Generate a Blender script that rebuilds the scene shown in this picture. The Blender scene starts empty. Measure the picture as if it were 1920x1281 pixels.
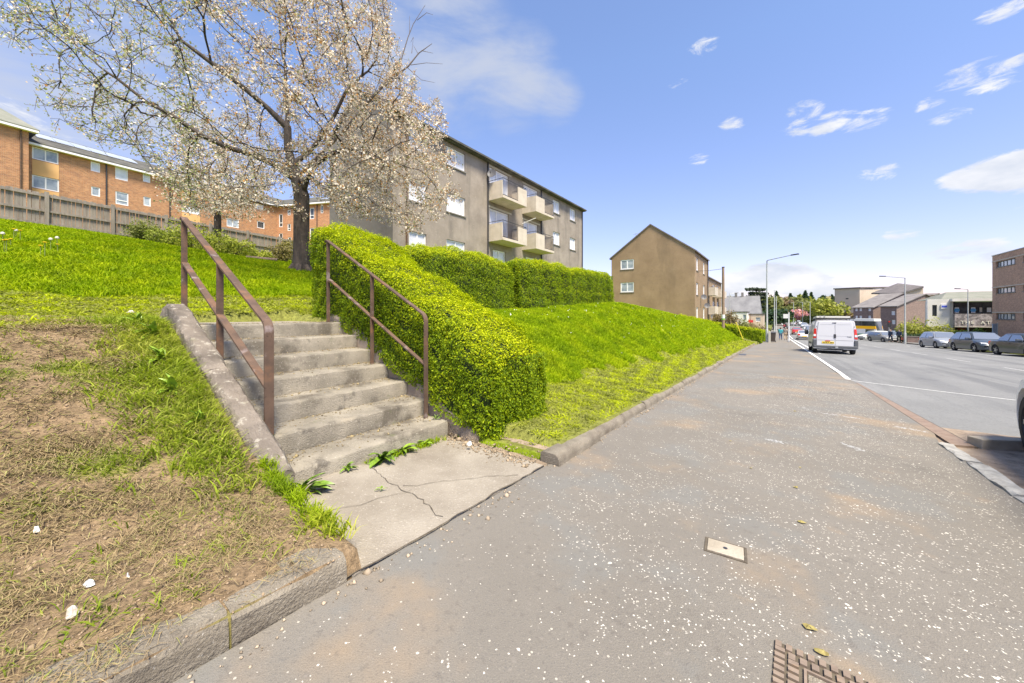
import bpy, bmesh, math, random
import numpy as np
from mathutils import Vector, Matrix
random.seed(7); rng = np.random.default_rng(7)
R = math.radians
SC = bpy.context.scene; COL = SC.collection
# ------------------------------------------------------------------ camera
FPX = 680.0; HZ = 587.0; CAMZ = 1.2; YAW = R(36.2)
SA, CA = math.sin(YAW), math.cos(YAW)
cam = bpy.data.cameras.new('camera'); camo = bpy.data.objects.new('camera', cam); COL.objects.link(camo)
cam.sensor_width = 36; cam.lens = 36*FPX/1920; cam.shift_y = -(640.5-HZ)/1920
cam.clip_start = .05; cam.clip_end = 3000
camo.location = (0, 0, CAMZ); camo.rotation_euler = (R(90), 0, YAW); SC.camera = camo
SC.render.resolution_x = 1024; SC.render.resolution_y = 683
SC.view_settings.view_transform = 'Standard'; SC.view_settings.look = 'None'
SC.view_settings.gamma = 1; SC.view_settings.use_curve_mapping = False
SC.view_settings.exposure = 1.35
def at(px, d):                      # a sight line's ground position at depth d
    x = (px-960)/FPX
    return d*(-SA+CA*x), d*(CA+SA*x)
def onX(px, X):
    x = (px-960)/FPX; d = X/(-SA+CA*x); return d, d*(CA+SA*x)
def onY(px, Y):
    x = (px-960)/FPX; d = Y/(CA+SA*x); return d, d*(-SA+CA*x)
def zz(v, d): return CAMZ+d*(HZ-v)/FPX
def proj(X, Y, Z):
    d = -SA*X+CA*Y; r = CA*X+SA*Y
    return 960+FPX*r/d, HZ-FPX*(Z-CAMZ)/d, d
# ------------------------------------------------------------------ world and sun
SUN_EL, SUN_AZ = R(62), R(122)       # azimuth from +Y towards +X
w = bpy.data.worlds.new('World'); SC.world = w; w.use_nodes = True
def nnode(nt, t, **k):
    n = nt.nodes.new(t)
    for a, b in k.items():
        if a.startswith('i_'): n.inputs[a[2:].replace('_', ' ')].default_value = b
        else: setattr(n, a, b)
    return n
def build_world():
    nt = w.node_tree; nt.nodes.clear(); L = nt.links.new
    out = nnode(nt, 'ShaderNodeOutputWorld'); bg = nnode(nt, 'ShaderNodeBackground'); L(bg.outputs[0], out.inputs[0])
    sky = nnode(nt, 'ShaderNodeTexSky', sky_type='NISHITA', sun_disc=False, sun_elevation=SUN_EL, sun_rotation=SUN_AZ, air_density=1.0, dust_density=.6, ozone_density=2.2, altitude=50)
    tc = nnode(nt, 'ShaderNodeTexCoord')
    def math_(op, a, b=None, c=None, clamp=False):
        n = nnode(nt, 'ShaderNodeMath', operation=op, use_clamp=clamp)
        for i, q in enumerate((a, b, c)):
            if q is None: continue
            if isinstance(q, (int, float)): n.inputs[i].default_value = q
            else: L(q, n.inputs[i])
        return n.outputs[0]
    D = tc.outputs['Generated']
    def mapped(scale, seed):
        mp = nnode(nt, 'ShaderNodeMapping'); L(D, mp.inputs[0]); mp.inputs['Scale'].default_value = scale; mp.inputs['Location'].default_value = (seed, seed*.7, seed*.3); return mp.outputs[0]
    def noise(scale, vec, detail=8, rough=.6, dist=0.0):
        n = nnode(nt, 'ShaderNodeTexNoise'); n.inputs['Scale'].default_value = scale; n.inputs['Detail'].default_value = detail
        n.inputs['Roughness'].default_value = rough; n.inputs['Distortion'].default_value = dist; L(vec, n.inputs['Vector']); return n.outputs[0]
    sq = nnode(nt, 'ShaderNodeVectorMath', operation='MULTIPLY'); L(D, sq.inputs[0]); sq.inputs[1].default_value = (1, 1, 2.3); sn_ = nnode(nt, 'ShaderNodeVectorMath', operation='NORMALIZE'); L(sq.outputs[0], sn_.inputs[0])
    def blobs(lst, flat=False):
        acc = None
        for px, v, r, s in lst:
            x = (px-960)/FPX; d = Vector((-SA+CA*x, CA+SA*x, (HZ-v)/FPX)).normalized()
            if flat: d = Vector((d.x, d.y, d.z*2.3)).normalized()
            vm = nnode(nt, 'ShaderNodeVectorMath', operation='DOT_PRODUCT'); L(sn_.outputs[0] if flat else D, vm.inputs[0]); vm.inputs[1].default_value = d
            mr = nnode(nt, 'ShaderNodeMapRange', interpolation_type='SMOOTHSTEP'); L(vm.outputs['Value'], mr.inputs[0])
            mr.inputs[1].default_value = math.cos(R(r)); mr.inputs[2].default_value = math.cos(R(r*.1)); mr.inputs[4].default_value = s
            acc = mr.outputs[0] if acc is None else math_('MAXIMUM', acc, mr.outputs[0])
        return acc
    puffs = blobs([(1360, 545, 4.5, 1), (1405, 528, 5, 1.25), (1450, 518, 5.5, 1.35), (1490, 530, 5, 1.2), (1525, 545, 4.5, 1), (1590, 558, 4, .75), (1650, 560, 4, .6), (1290, 568, 4, .5),
                   (1850, 325, 3.8, 1.15), (1905, 318, 4.4, 1.3), (1960, 330, 4, 1), (1790, 472, 2.8, .85), (1835, 462, 2.8, .85), (1890, 480, 3.5, .9), (1740, 530, 3, .5),
                   (1500, 236, 2.4, .75), (1560, 230, 2.6, .8), (1620, 228, 2.6, .75), (1510, 208, 2.2, .7), (1370, 232, 1.6, .7), (1650, 325, 2.4, .6), (1310, 298, 1.6, .6), (1690, 440, 2.4, .6),
                   (1820, 140, 2.4, .7), (1870, 125, 2, .7), (1860, 158, 2, .65), (1790, 215, 2, .7), (1320, 88, 1.6, .6), (1275, 160, 1.6, .55), (1740, 195, 1.4, .6), (1880, 20, 1.6, .6),
                   (1150, 545, 4, .5), (1080, 570, 5, .5), (800, 560, 14, .7), (2300, 480, 12, .8), (2200, 300, 10, .7), (-200, 350, 22, .8)], True)
    n1 = noise(15, mapped((1, 1, 3.2), 3.1), 12, .68, .5)
    pm = nnode(nt, 'ShaderNodeMapRange', interpolation_type='SMOOTHSTEP'); L(math_('ADD', puffs, math_('MULTIPLY', n1, 2.1)), pm.inputs[0]); pm.inputs[1].default_value = 1.5; pm.inputs[2].default_value = 2.0
    pmask = pm.outputs[0]
    wis = blobs([(860, 110, 13, .9), (960, 150, 10, .9), (1040, 185, 6, .8), (760, 60, 14, .9), (120, 170, 20, .9), (300, 230, 18, .9), (-100, 100, 20, .6), (620, 260, 14, .7), (500, 40, 14, .5), (1180, 210, 8, .22), (1250, 420, 16, .25), (1500, 330, 22, .2), (1650, 250, 20, .22)])
    n2 = noise(4.2, mapped((1, 1.0, 3.4), 7.7), 9, .58, .35)
    wm = nnode(nt, 'ShaderNodeMapRange', interpolation_type='SMOOTHSTEP'); L(math_('MULTIPLY', wis, n2), wm.inputs[0]); wm.inputs[1].default_value = .2; wm.inputs[2].default_value = .62
    wmask = math_('MULTIPLY', wm.outputs[0], .85)
    sep = nnode(nt, 'ShaderNodeSeparateXYZ'); L(D, sep.inputs[0])
    # the sky as photographed: a little more violet-blue than the model sky, paler towards the horizon
    hz = nnode(nt, 'ShaderNodeMapRange'); L(sep.outputs[2], hz.inputs[0]); hz.inputs[1].default_value = 0; hz.inputs[2].default_value = .55
    ramp = nnode(nt, 'ShaderNodeValToRGB'); L(hz.outputs[0], ramp.inputs[0]); e = ramp.color_ramp.elements
    e[0].position = 0; e[0].color = (.92, .7, .84, 1); e[1].position = 1; e[1].color = (1.06, 1.02, 1.1, 1)
    sc = nnode(nt, 'ShaderNodeMix', data_type='RGBA', blend_type='MULTIPLY'); sc.inputs[0].default_value = 1; L(sky.outputs[0], sc.inputs[6]); L(ramp.outputs[0], sc.inputs[7])
    n3 = noise(9, mapped((1, 1, 2.2), 1.3), 5, .55)
    cc = nnode(nt, 'ShaderNodeValToRGB'); L(n3, cc.inputs[0]); e = cc.color_ramp.elements
    e[0].position = .36; e[0].color = (2.9, 3.1, 3.5, 1); e[1].position = .6; e[1].color = (4.0, 4.0, 4.1, 1)
    m1 = nnode(nt, 'ShaderNodeMix', data_type='RGBA'); L(wmask, m1.inputs[0]); L(sc.outputs[2], m1.inputs[6]); m1.inputs[7].default_value = (2.45, 2.65, 3.15, 1)
    m2 = nnode(nt, 'ShaderNodeMix', data_type='RGBA'); L(math_('MULTIPLY', pmask, .95), m2.inputs[0]); L(m1.outputs[2], m2.inputs[6]); L(cc.outputs[0], m2.inputs[7])
    L(m2.outputs[2], bg.inputs[0]); bg.inputs[1].default_value = .1
build_world()
sl = bpy.data.lights.new('sun', 'SUN'); sl.energy = 3.6; sl.angle = R(16); sl.color = (1, .9, .72)
so = bpy.data.objects.new('sun', sl); COL.objects.link(so)
sd = Vector((math.sin(SUN_AZ)*math.cos(SUN_EL), math.cos(SUN_AZ)*math.cos(SUN_EL), math.sin(SUN_EL)))
so.rotation_euler = sd.to_track_quat('Z', 'Y').to_euler(); so.location = (40, 20, 60)
# ------------------------------------------------------------------ helpers
def tag(o, label=None, cat=None, group=None, kind=None):
    if label: o['label'] = label
    if cat: o['category'] = cat
    if group: o['group'] = group
    if kind: o['kind'] = kind
    return o
def thing(name, label, cat, loc=(0, 0, 0), rz=0, group=None):
    o = bpy.data.objects.new(name, None); COL.objects.link(o); o.location = loc; o.rotation_euler.z = rz; o.empty_display_size = .1
    return tag(o, label, cat, group)
def wloc(o):
    v = Vector((0, 0, 0))
    while o is not None: v += o.location; o = o.parent
    return v
class MB:
    def __init__(s): s.v = []; s.f = []; s.m = []
    def add(s, vs, fs, mi=0):
        b = len(s.v); s.v += [tuple(p) for p in vs]; s.f += [tuple(b+i for i in f) for f in fs]; s.m += [mi]*len(fs); return s
    def hexa(s, p, mi=0): return s.add(p, [(0, 3, 2, 1), (4, 5, 6, 7), (0, 1, 5, 4), (1, 2, 6, 5), (2, 3, 7, 6), (3, 0, 4, 7)], mi)
    def box(s, x0, x1, y0, y1, z0, z1, mi=0):
        return s.hexa([(x0, y0, z0), (x1, y0, z0), (x1, y1, z0), (x0, y1, z0), (x0, y0, z1), (x1, y0, z1), (x1, y1, z1), (x0, y1, z1)], mi)
    def quad(s, a, b, c, d, mi=0): return s.add([a, b, c, d], [(0, 1, 2, 3)], mi)
    def prism(s, poly, axis, a, b, mi=0):         # poly in the two other axes
        n = len(poly)
        def P(q, t): return {'x': (t, q[0], q[1]), 'y': (q[0], t, q[1]), 'z': (q[0], q[1], t)}[axis]
        return s.add([P(q, a) for q in poly]+[P(q, b) for q in poly], [tuple(range(n))[::-1], tuple(range(n, 2*n))]+[(i, (i+1) % n, n+(i+1) % n, n+i) for i in range(n)], mi)
    def tube(s, pts, rad, n=8, mi=0, cap=True):
        pts = [Vector(p) for p in pts]; rad = rad if hasattr(rad, '__len__') else [rad]*len(pts); rings = []
        up = Vector((0, 0, 1))
        for i, p in enumerate(pts):
            t = (pts[min(i+1, len(pts)-1)]-pts[max(i-1, 0)]).normalized()
            a = t.cross(up)
            if a.length < .05: a = t.cross(Vector((1, 0, 0)))
            a.normalize(); b = a.cross(t)
            rings.append([p+rad[i]*(math.cos(q)*a+math.sin(q)*b) for q in [2*math.pi*k/n for k in range(n)]])
        fs = [(i*n+k, i*n+(k+1) % n, (i+1)*n+(k+1) % n, (i+1)*n+k) for i in range(len(pts)-1) for k in range(n)]
        if cap: fs += [tuple(range(n))[::-1], tuple((len(pts)-1)*n+k for k in range(n))]
        return s.add([q for r in rings for q in r], fs, mi)
    def disc_x(s, c, r, t, n=18, mi=0):           # cylinder with axis along x
        return s.prism([(c[1]+r*math.cos(2*math.pi*k/n), c[2]+r*math.sin(2*math.pi*k/n)) for k in range(n)], 'x', c[0]-t/2, c[0]+t/2, mi)
    def build(s, name, mat, parent=None, smooth=False, bevel=0, world=True):
        me = bpy.data.meshes.new(name); off = wloc(parent) if (parent and world) else Vector((0, 0, 0))
        me.from_pydata([(a-off.x, b-off.y, c-off.z) for a, b, c in s.v], [], s.f)
        for m in (mat if isinstance(mat, (list, tuple)) else [mat]): me.materials.append(m)
        if any(s.m): me.polygons.foreach_set('material_index', s.m)
        bm = bmesh.new(); bm.from_mesh(me); bmesh.ops.recalc_face_normals(bm, faces=bm.faces); bm.to_mesh(me); bm.free()
        if smooth: smooth_mesh(me)
        o = bpy.data.objects.new(name, me); COL.objects.link(o); o.parent = parent
        if bevel:
            b = o.modifiers.new('bevel', 'BEVEL'); b.width = bevel; b.segments = 2; b.limit_method = 'ANGLE'; b.angle_limit = R(35)
        return o
def smooth_mesh(me, ang=40):
    me.polygons.foreach_set('use_smooth', [True]*len(me.polygons))
    try: me.set_sharp_from_angle(angle=R(ang))
    except Exception: pass
def inst(src, parent, loc=None, rz=None, name=None):
    o = bpy.data.objects.new(name or src.name.split('.')[0], src.data if not isinstance(src, bpy.types.Mesh) else src); COL.objects.link(o); o.parent = parent
    if loc is not None: o.location = loc
    if rz is not None: o.rotation_euler.z = rz
    return o
def copy_tree(o, parent=None):
    c = o.copy(); COL.objects.link(c); c.parent = parent
    for ch in list(o.children): copy_tree(ch, c)
    return c
def npmesh(name, V, F, mat, parent=None, col=None, smooth=False):
    """V (n,3), F (m,k) arrays, col (n,3) per-vertex colour"""
    me = bpy.data.meshes.new(name); V = np.asarray(V, np.float32); F = np.asarray(F, np.int32); m, k = F.shape
    if parent is not None: V = V-np.array(wloc(parent), np.float32)
    me.vertices.add(len(V)); me.vertices.foreach_set('co', V.ravel())
    me.loops.add(m*k); me.loops.foreach_set('vertex_index', F.ravel())
    me.polygons.add(m); me.polygons.foreach_set('loop_start', np.arange(0, m*k, k, dtype=np.int32)); me.polygons.foreach_set('loop_total', np.full(m, k, np.int32))
    if col is not None:
        a = me.color_attributes.new('Col', 'FLOAT_COLOR', 'POINT'); c = np.ones((len(V), 4), np.float32); c[:, :3] = col; a.data.foreach_set('color', c.ravel())
    if smooth: me.polygons.foreach_set('use_smooth', np.ones(m, bool))
    me.materials.append(mat); me.update(calc_edges=True); me.validate()
    o = bpy.data.objects.new(name, me); COL.objects.link(o); o.parent = parent; return o
def sn(P, f, seed=0, oct=3):        # cheap smooth noise in about [-1,1]
    r = np.random.default_rng(seed+991); P = np.asarray(P, float); out = np.zeros(P.shape[:-1]); amp = 1.0; tot = 0
    for o in range(oct):
        for k in range(4):
            d = r.normal(size=P.shape[-1]); d /= np.linalg.norm(d); out += amp*.5*np.sin(P@d*f*(1+.35*k)*2*np.pi+r.uniform(0, 6.28)+1.3*np.sin(P@r.normal(size=P.shape[-1])*f*2))
        tot += amp; amp *= .55; f *= 2.1
    return np.clip(out/tot, -1.4, 1.4)
def leaves(P, N, size, asp=.55, jit=.6, fold=.25):
    """diamond leaves at P facing N; returns V, F"""
    n = len(P); N = N+rng.normal(size=(n, 3))*jit; N /= np.linalg.norm(N, axis=1)[:, None]+1e-9
    t = np.cross(N, rng.normal(size=(n, 3))); t /= np.linalg.norm(t, axis=1)[:, None]+1e-9; b = np.cross(N, t)
    s = (size*rng.uniform(.7, 1.25, n))[:, None] if np.isscalar(size) else (size*rng.uniform(.75, 1.2, n))[:, None]
    V = np.stack([P-t*s*.5, P+b*s*asp*.5+N*s*fold*.3, P+t*s*.5, P-b*s*asp*.5+N*s*fold*.3], 1).reshape(-1, 3)
    return V, np.arange(4*n).reshape(n, 4)
# ------------------------------------------------------------------ materials
def lin(r, g, b):
    f = lambda c: (c/255/12.92) if c/255 <= .04045 else ((c/255+.055)/1.055)**2.4
    return (f(r), f(g), f(b))
def mat(name, c1, c2=None, scale=4, detail=6, lo=.35, hi=.65, rough=.8, bump=0, bscale=40, metal=0, layers=(), spec=.5, wpos=True, coat=0, streak=None):
    m = bpy.data.materials.new(name); m.use_nodes = True; nt = m.node_tree; L = nt.links.new; bs = nt.nodes['Principled BSDF']
    bs.inputs['Roughness'].default_value = rough; bs.inputs['Metallic'].default_value = metal; bs.inputs['Specular IOR Level'].default_value = spec; bs.inputs['Coat Weight'].default_value = coat
    if c2 is None and not layers and not bump:
        bs.inputs['Base Color'].default_value = (*c1, 1); return m
    vec = nnode(nt, 'ShaderNodeNewGeometry').outputs['Position'] if wpos else nnode(nt, 'ShaderNodeTexCoord').outputs['Object']
    def noise(s, d=6, sc3=None, rg=.6):
        v = vec
        if sc3:
            mp = nnode(nt, 'ShaderNodeMapping'); L(vec, mp.inputs[0]); mp.inputs['Scale'].default_value = sc3; v = mp.outputs[0]
        n = nnode(nt, 'ShaderNodeTexNoise'); n.inputs['Scale'].default_value = s; n.inputs['Detail'].default_value = d; n.inputs['Roughness'].default_value = rg; L(v, n.inputs['Vector']); return n.outputs[0]
    r = nnode(nt, 'ShaderNodeValToRGB'); e = r.color_ramp.elements; e[0].position = lo; e[1].position = hi; e[0].color = (*c1, 1); e[1].color = (*(c2 or c1), 1)
    L(noise(scale, detail, streak), r.inputs[0]); cur = r.outputs[0]
    for ly in layers:               # (colour, scale, lo, hi, strength[, sc3])
        mr = nnode(nt, 'ShaderNodeMapRange', interpolation_type='SMOOTHSTEP'); L(noise(ly[1], 5, ly[5] if len(ly) > 5 else None), mr.inputs[0]); mr.inputs[1].default_value = ly[2]; mr.inputs[2].default_value = ly[3]; mr.inputs[4].default_value = ly[4]
        mx = nnode(nt, 'ShaderNodeMix', data_type='RGBA'); L(mr.outputs[0], mx.inputs[0]); L(cur, mx.inputs[6]); mx.inputs[7].default_value = (*ly[0], 1); cur = mx.outputs[2]
    L(cur, bs.inputs['Base Color'])
    if bump:
        b = nnode(nt, 'ShaderNodeBump'); b.inputs['Strength'].default_value = bump; b.inputs['Distance'].default_value = .02; L(noise(bscale, 5), b.inputs['Height']); L(b.outputs[0], bs.inputs['Normal'])
    return m
def leafmat(name, rough=.6, trans=.3, tint=(1.1, 1.2, .5), spec=.15):
    m = bpy.data.materials.new(name); m.use_nodes = True; nt = m.node_tree; L = nt.links.new; bs = nt.nodes['Principled BSDF']
    a = nnode(nt, 'ShaderNodeVertexColor', layer_name='Col'); L(a.outputs[0], bs.inputs['Base Color']); bs.inputs['Roughness'].default_value = rough; bs.inputs['Specular IOR Level'].default_value = spec
    tr = nnode(nt, 'ShaderNodeBsdfTranslucent'); mx = nnode(nt, 'ShaderNodeMix', data_type='RGBA', blend_type='MULTIPLY'); mx.inputs[0].default_value = 1; L(a.outputs[0], mx.inputs[6]); mx.inputs[7].default_value = (*tint, 1); L(mx.outputs[2], tr.inputs[0])
    ms = nnode(nt, 'ShaderNodeMixShader'); ms.inputs[0].default_value = trans; L(bs.outputs[0], ms.inputs[1]); L(tr.outputs[0], ms.inputs[2]); L(ms.outputs[0], nt.nodes['Material Output'].inputs[0])
    return m
def brickmat(name, c1, c2, mortar, sc=1.0, axis='x', layers=(), rough=.85):
    """running-bond bricks in metres on vertical walls; axis = the horizontal world axis the wall follows"""
    m = mat(name, c1, c2, 3, rough=rough, layers=layers); nt = m.node_tree; L = nt.links.new; bs = nt.nodes['Principled BSDF']
    g = nnode(nt, 'ShaderNodeNewGeometry'); sp = nnode(nt, 'ShaderNodeSeparateXYZ'); L(g.outputs['Position'], sp.inputs[0]); cb = nnode(nt, 'ShaderNodeCombineXYZ'); L(sp.outputs[{'x': 0, 'y': 1}[axis]], cb.inputs[0]); L(sp.outputs[2], cb.inputs[1])
    b = nnode(nt, 'ShaderNodeTexBrick'); L(cb.outputs[0], b.inputs['Vector']); b.inputs['Scale'].default_value = 1; b.inputs['Brick Width'].default_value = .225*sc; b.inputs['Row Height'].default_value = .075*sc
    b.inputs['Mortar Size'].default_value = .009*sc; b.inputs['Color1'].default_value = (.75, .75, .75, 1); b.inputs['Color2'].default_value = (1.2, 1.2, 1.2, 1); b.inputs['Mortar'].default_value = (1.5, 1.5, 1.5, 1)
    src = bs.inputs['Base Color'].links[0].from_socket; mx = nnode(nt, 'ShaderNodeMix', data_type='RGBA', blend_type='MULTIPLY'); mx.inputs[0].default_value = 1; L(src, mx.inputs[6]); L(b.outputs[0], mx.inputs[7])
    mz = nnode(nt, 'ShaderNodeMix', data_type='RGBA'); L(b.outputs['Fac'], mz.inputs[0]); L(mx.outputs[2], mz.inputs[6]); mz.inputs[7].default_value = (*mortar, 1); L(mz.outputs[2], bs.inputs['Base Color'])
    return m
M = {}
M['concrete'] = mat('step_concrete', (.185, .165, .13), (.33, .295, .235), 3, lo=.35, hi=.65, bump=.8, bscale=90, layers=[((.095, .08, .06), 2.1, .5, .64, .8), ((.4, .34, .25), 3.3, .6, .74, .5), ((.07, .06, .05), 7, .58, .7, .6), ((.52, .48, .41), 60, .58, .72, .7), ((.12, .1, .075), 45, .58, .7, .6), ((.12, .15, .04), 5, .62, .75, .35)])
M['wallc'] = mat('lichened_wall_concrete', (.13, .108, .088), (.25, .212, .172), 4, bump=1, bscale=60, layers=[((.42, .39, .33), 16, .57, .66, .7), ((.07, .06, .05), 3, .54, .7, .6), ((.16, .15, .07), 8, .62, .72, .4)])
M['kerb2'] = mat('warm_kerb_concrete', (.3, .26, .2), (.4, .35, .28), 6, bump=.4, bscale=60)
M['slab'] = mat('landing_concrete', (.22, .19, .15), (.31, .275, .225), 2.5, bump=.5, bscale=70, layers=[((.16, .13, .1), 1.6, .55, .72, .6), ((.5, .46, .4), 70, .58, .7, .6), ((.14, .12, .1), 80, .6, .7, .6)])
M['kerb'] = mat('kerb_concrete', (.17, .145, .11), (.28, .245, .19), 5, bump=.9, bscale=80, layers=[((.55, .52, .46), 90, .6, .72, .7), ((.12, .095, .07), 3, .52, .7, .7), ((.1, .08, .06), 60, .58, .7, .5)])
M['whitekerb'] = mat('pale_kerb_concrete', (.26, .25, .23), (.44, .43, .4), 9, bump=.5, bscale=60, layers=[((.22, .2, .18), 7, .56, .7, .6)])
M['rust'] = mat('rusted_paint', (.085, .057, .043), (.14, .09, .063), 7, rough=.72, spec=.25, bump=.25, bscale=120, layers=[((.22, .1, .045), 3.5, .5, .7, .55), ((.3, .25, .245), 6, .58, .7, .6), ((.05, .03, .025), 25, .62, .72, .7)])  # purple-grey patch layer paints the sheen of the rails into the colour
M['rusty_plate'] = mat('rusty_plate', (.19, .13, .092), (.24, .18, .135), 8, rough=.7, layers=[((.12, .07, .05), 20, .55, .7, .7)])
M['wornline'] = mat('worn_road_paint', (.22, .22, .22), (.45, .45, .44), 18, lo=.35, hi=.6)
M['line'] = mat('road_paint', (.5, .5, .48), (.8, .8, .77), 18, lo=.3, hi=.5, layers=[((.3, .3, .3), 30, .56, .68, .6)])
M['soil'] = mat('bare_soil', (.2, .15, .105), (.34, .265, .195), 5, bump=1, bscale=35, layers=[((.13, .095, .065), 14, .55, .7, .7), ((.45, .38, .3), 60, .62, .72, .5)])
M['harl1'] = mat('grey_harling', (.235, .2, .162), (.33, .285, .235), .9, bump=.5, bscale=60, layers=[((.11, .1, .085), 1.3, .52, .72, .45, (1, 1, .12)), ((.42, .38, .32), 9, .56, .72, .45), ((.17, .15, .13), 16, .58, .72, .45), ((.5, .46, .4), 1.2, .68, .75, .35)])
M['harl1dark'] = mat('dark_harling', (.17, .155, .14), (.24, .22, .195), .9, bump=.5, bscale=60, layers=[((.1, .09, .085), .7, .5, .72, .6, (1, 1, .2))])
M['harl2'] = mat('brown_harling', (.25, .17, .098), (.33, .23, .135), .5, bump=.4, bscale=40, layers=[((.16, .115, .07), 7, .56, .72, .4), ((.17, .12, .07), .6, .5, .72, .5, (1, 1, .25)), ((.42, .32, .2), .35, .6, .75, .35)])
M['balc'] = mat('balcony_concrete', (.5, .44, .35), (.6, .53, .43), 2, layers=[((.36, .29, .2), 1.8, .56, .75, .5)])
M['white'] = mat('white_upvc', (.8, .8, .8), rough=.35)
M['whitewall'] = mat('white_render', (.66, .64, .58), (.76, .74, .68), .8, layers=[((.48, .45, .38), .7, .55, .75, .5, (1, 1, .3))])
M['cream'] = mat('cream_render', (.52, .42, .32), (.6, .5, .39), .15, layers=[((.42, .35, .27), .2, .5, .75, .5, (1, 1, .4))])
M['slate'] = mat('slate_roof', (.07, .07, .066), (.13, .127, .115), 1.2, rough=.95, spec=.1, bump=.4, bscale=12, layers=[((.15, .15, .08), 2.2, .55, .72, .5)])
M['tile_brown'] = mat('brown_roof_tile', (.12, .105, .1), (.18, .16, .15), .8, bump=.4, bscale=10)
M['tile_green'] = mat('green_grey_tile', (.16, .17, .13), (.22, .22, .18), .9, bump=.4, bscale=10)
M['glass'] = mat('window_glass', (.2, .24, .28), (.42, .46, .5), .7, lo=.4, hi=.6, rough=.06, spec=.8)
M['glassw'] = mat('net_curtain_glass', (.55, .57, .62), (.74, .76, .8), 1.2, rough=.12, spec=.7)
M['glassd'] = mat('dark_glass', (.03, .035, .04), (.09, .1, .11), 1.2, rough=.05, spec=.8)
M['carglass'] = mat('car_glass', (.3, .33, .36), rough=.08, metal=.65, spec=.9)
M['blackmetal'] = mat('black_metal', (.035, .035, .04), rough=.45)
M['greymetal'] = mat('galvanised_steel', (.33, .34, .34), (.42, .43, .43), 6, rough=.5, metal=.3)
M['paintedpole'] = mat('painted_lamp_column', (.4, .42, .42), (.5, .52, .51), 3, rough=.5)
M['tyre'] = mat('tyre_rubber', (.025, .025, .027), rough=.85)
M['alloy'] = mat('alloy_rim', (.5, .5, .52), rough=.3, metal=.7)
M['blackplastic'] = mat('black_plastic', (.04, .04, .045), rough=.6)
M['redlens'] = mat('red_lens', (.6, .02, .015), rough=.15, spec=.8)
M['clearlens'] = mat('clear_lens', (.7, .72, .75), rough=.1, spec=.9)
M['amber'] = mat('amber_lens', (.8, .3, .03), rough=.2)
M['yplate'] = mat('yellow_plate', (.85, .6, .02), rough=.4)
M['wplate'] = mat('white_plate', (.75, .75, .72), rough=.4)
M['bark'] = mat('cherry_bark', (.028, .022, .018), (.085, .064, .05), 7, bump=1.0, bscale=14, streak=(1, 1, .35), layers=[((.16, .15, .11), 4, .6, .7, .5)])
M['twig'] = mat('pale_twig', (.11, .085, .075), (.17, .14, .12), 5)
M['fencewood'] = mat('weathered_wood', (.2, .175, .145), (.31, .275, .23), 2.2, streak=(3, 3, .3), layers=[((.16, .13, .1), 3, .52, .7, .55, (3, 3, .3)), ((.46, .42, .36), 5, .6, .75, .5, (3, 3, .3))])
M['darkwood'] = mat('dark_wood', (.1, .07, .05), (.17, .12, .09), 4)
M['polewood'] = mat('pole_wood', (.22, .15, .1), (.3, .21, .14), 4, streak=(2, 2, .2))
M['leaf'] = leafmat('leaf', trans=.35)
M['grass'] = leafmat('grass_blade', trans=.4, rough=.7, spec=.1)
M['straw'] = leafmat('dead_grass', trans=.1, rough=.9, spec=.1, tint=(1, 1, 1))
M['blossom'] = leafmat('blossom', trans=.35, rough=.8, tint=(1, 1, 1), spec=.1)
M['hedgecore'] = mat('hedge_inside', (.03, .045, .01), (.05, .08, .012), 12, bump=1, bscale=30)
M['brown_brick'] = brickmat('brown_brick', (.19, .13, .115), (.235, .165, .145), (.22, .17, .15), 1, 'x')
M['brown_brick_side'] = brickmat('brown_brick_side', (.2, .14, .12), (.25, .175, .15), (.22, .17, .15), 1, 'y')
M['red_brick'] = brickmat('red_brown_brick', (.4, .235, .15), (.5, .31, .2), (.36, .27, .22), 1, 'y', layers=[((.28, .17, .12), .5, .5, .7, .5)])
M['orange_brick'] = brickmat('orange_brick', (.36, .155, .065), (.46, .225, .1), (.4, .28, .19), 1, 'y', layers=[((.24, .1, .055), 1.3, .5, .66, .6, (1, 1, 3)), ((.5, .28, .12), 2, .58, .7, .5, (1, 1, 3))])
M['orange_brick_side'] = brickmat('orange_brick_side', (.36, .15, .065), (.45, .21, .1), (.5, .32, .2), 1, 'x', layers=[((.32, .12, .055), 1.3, .52, .68, .6, (1, 1, 3))])
M['tanpanel'] = mat('tan_panel', (.66, .38, .15), (.7, .42, .18), 1)
M['solar'] = mat('solar_glass', (.42, .46, .5), (.5, .54, .58), .4, rough=.08, spec=1)
M['drain_iron'] = mat('drain_iron', (.17, .128, .095), (.26, .2, .15), 14, rough=.6, layers=[((.3, .2, .12), 20, .58, .7, .6)])
def paint(name, c, rough=.28): return mat(name, c, rough=rough, spec=.6, coat=.4)
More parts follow.
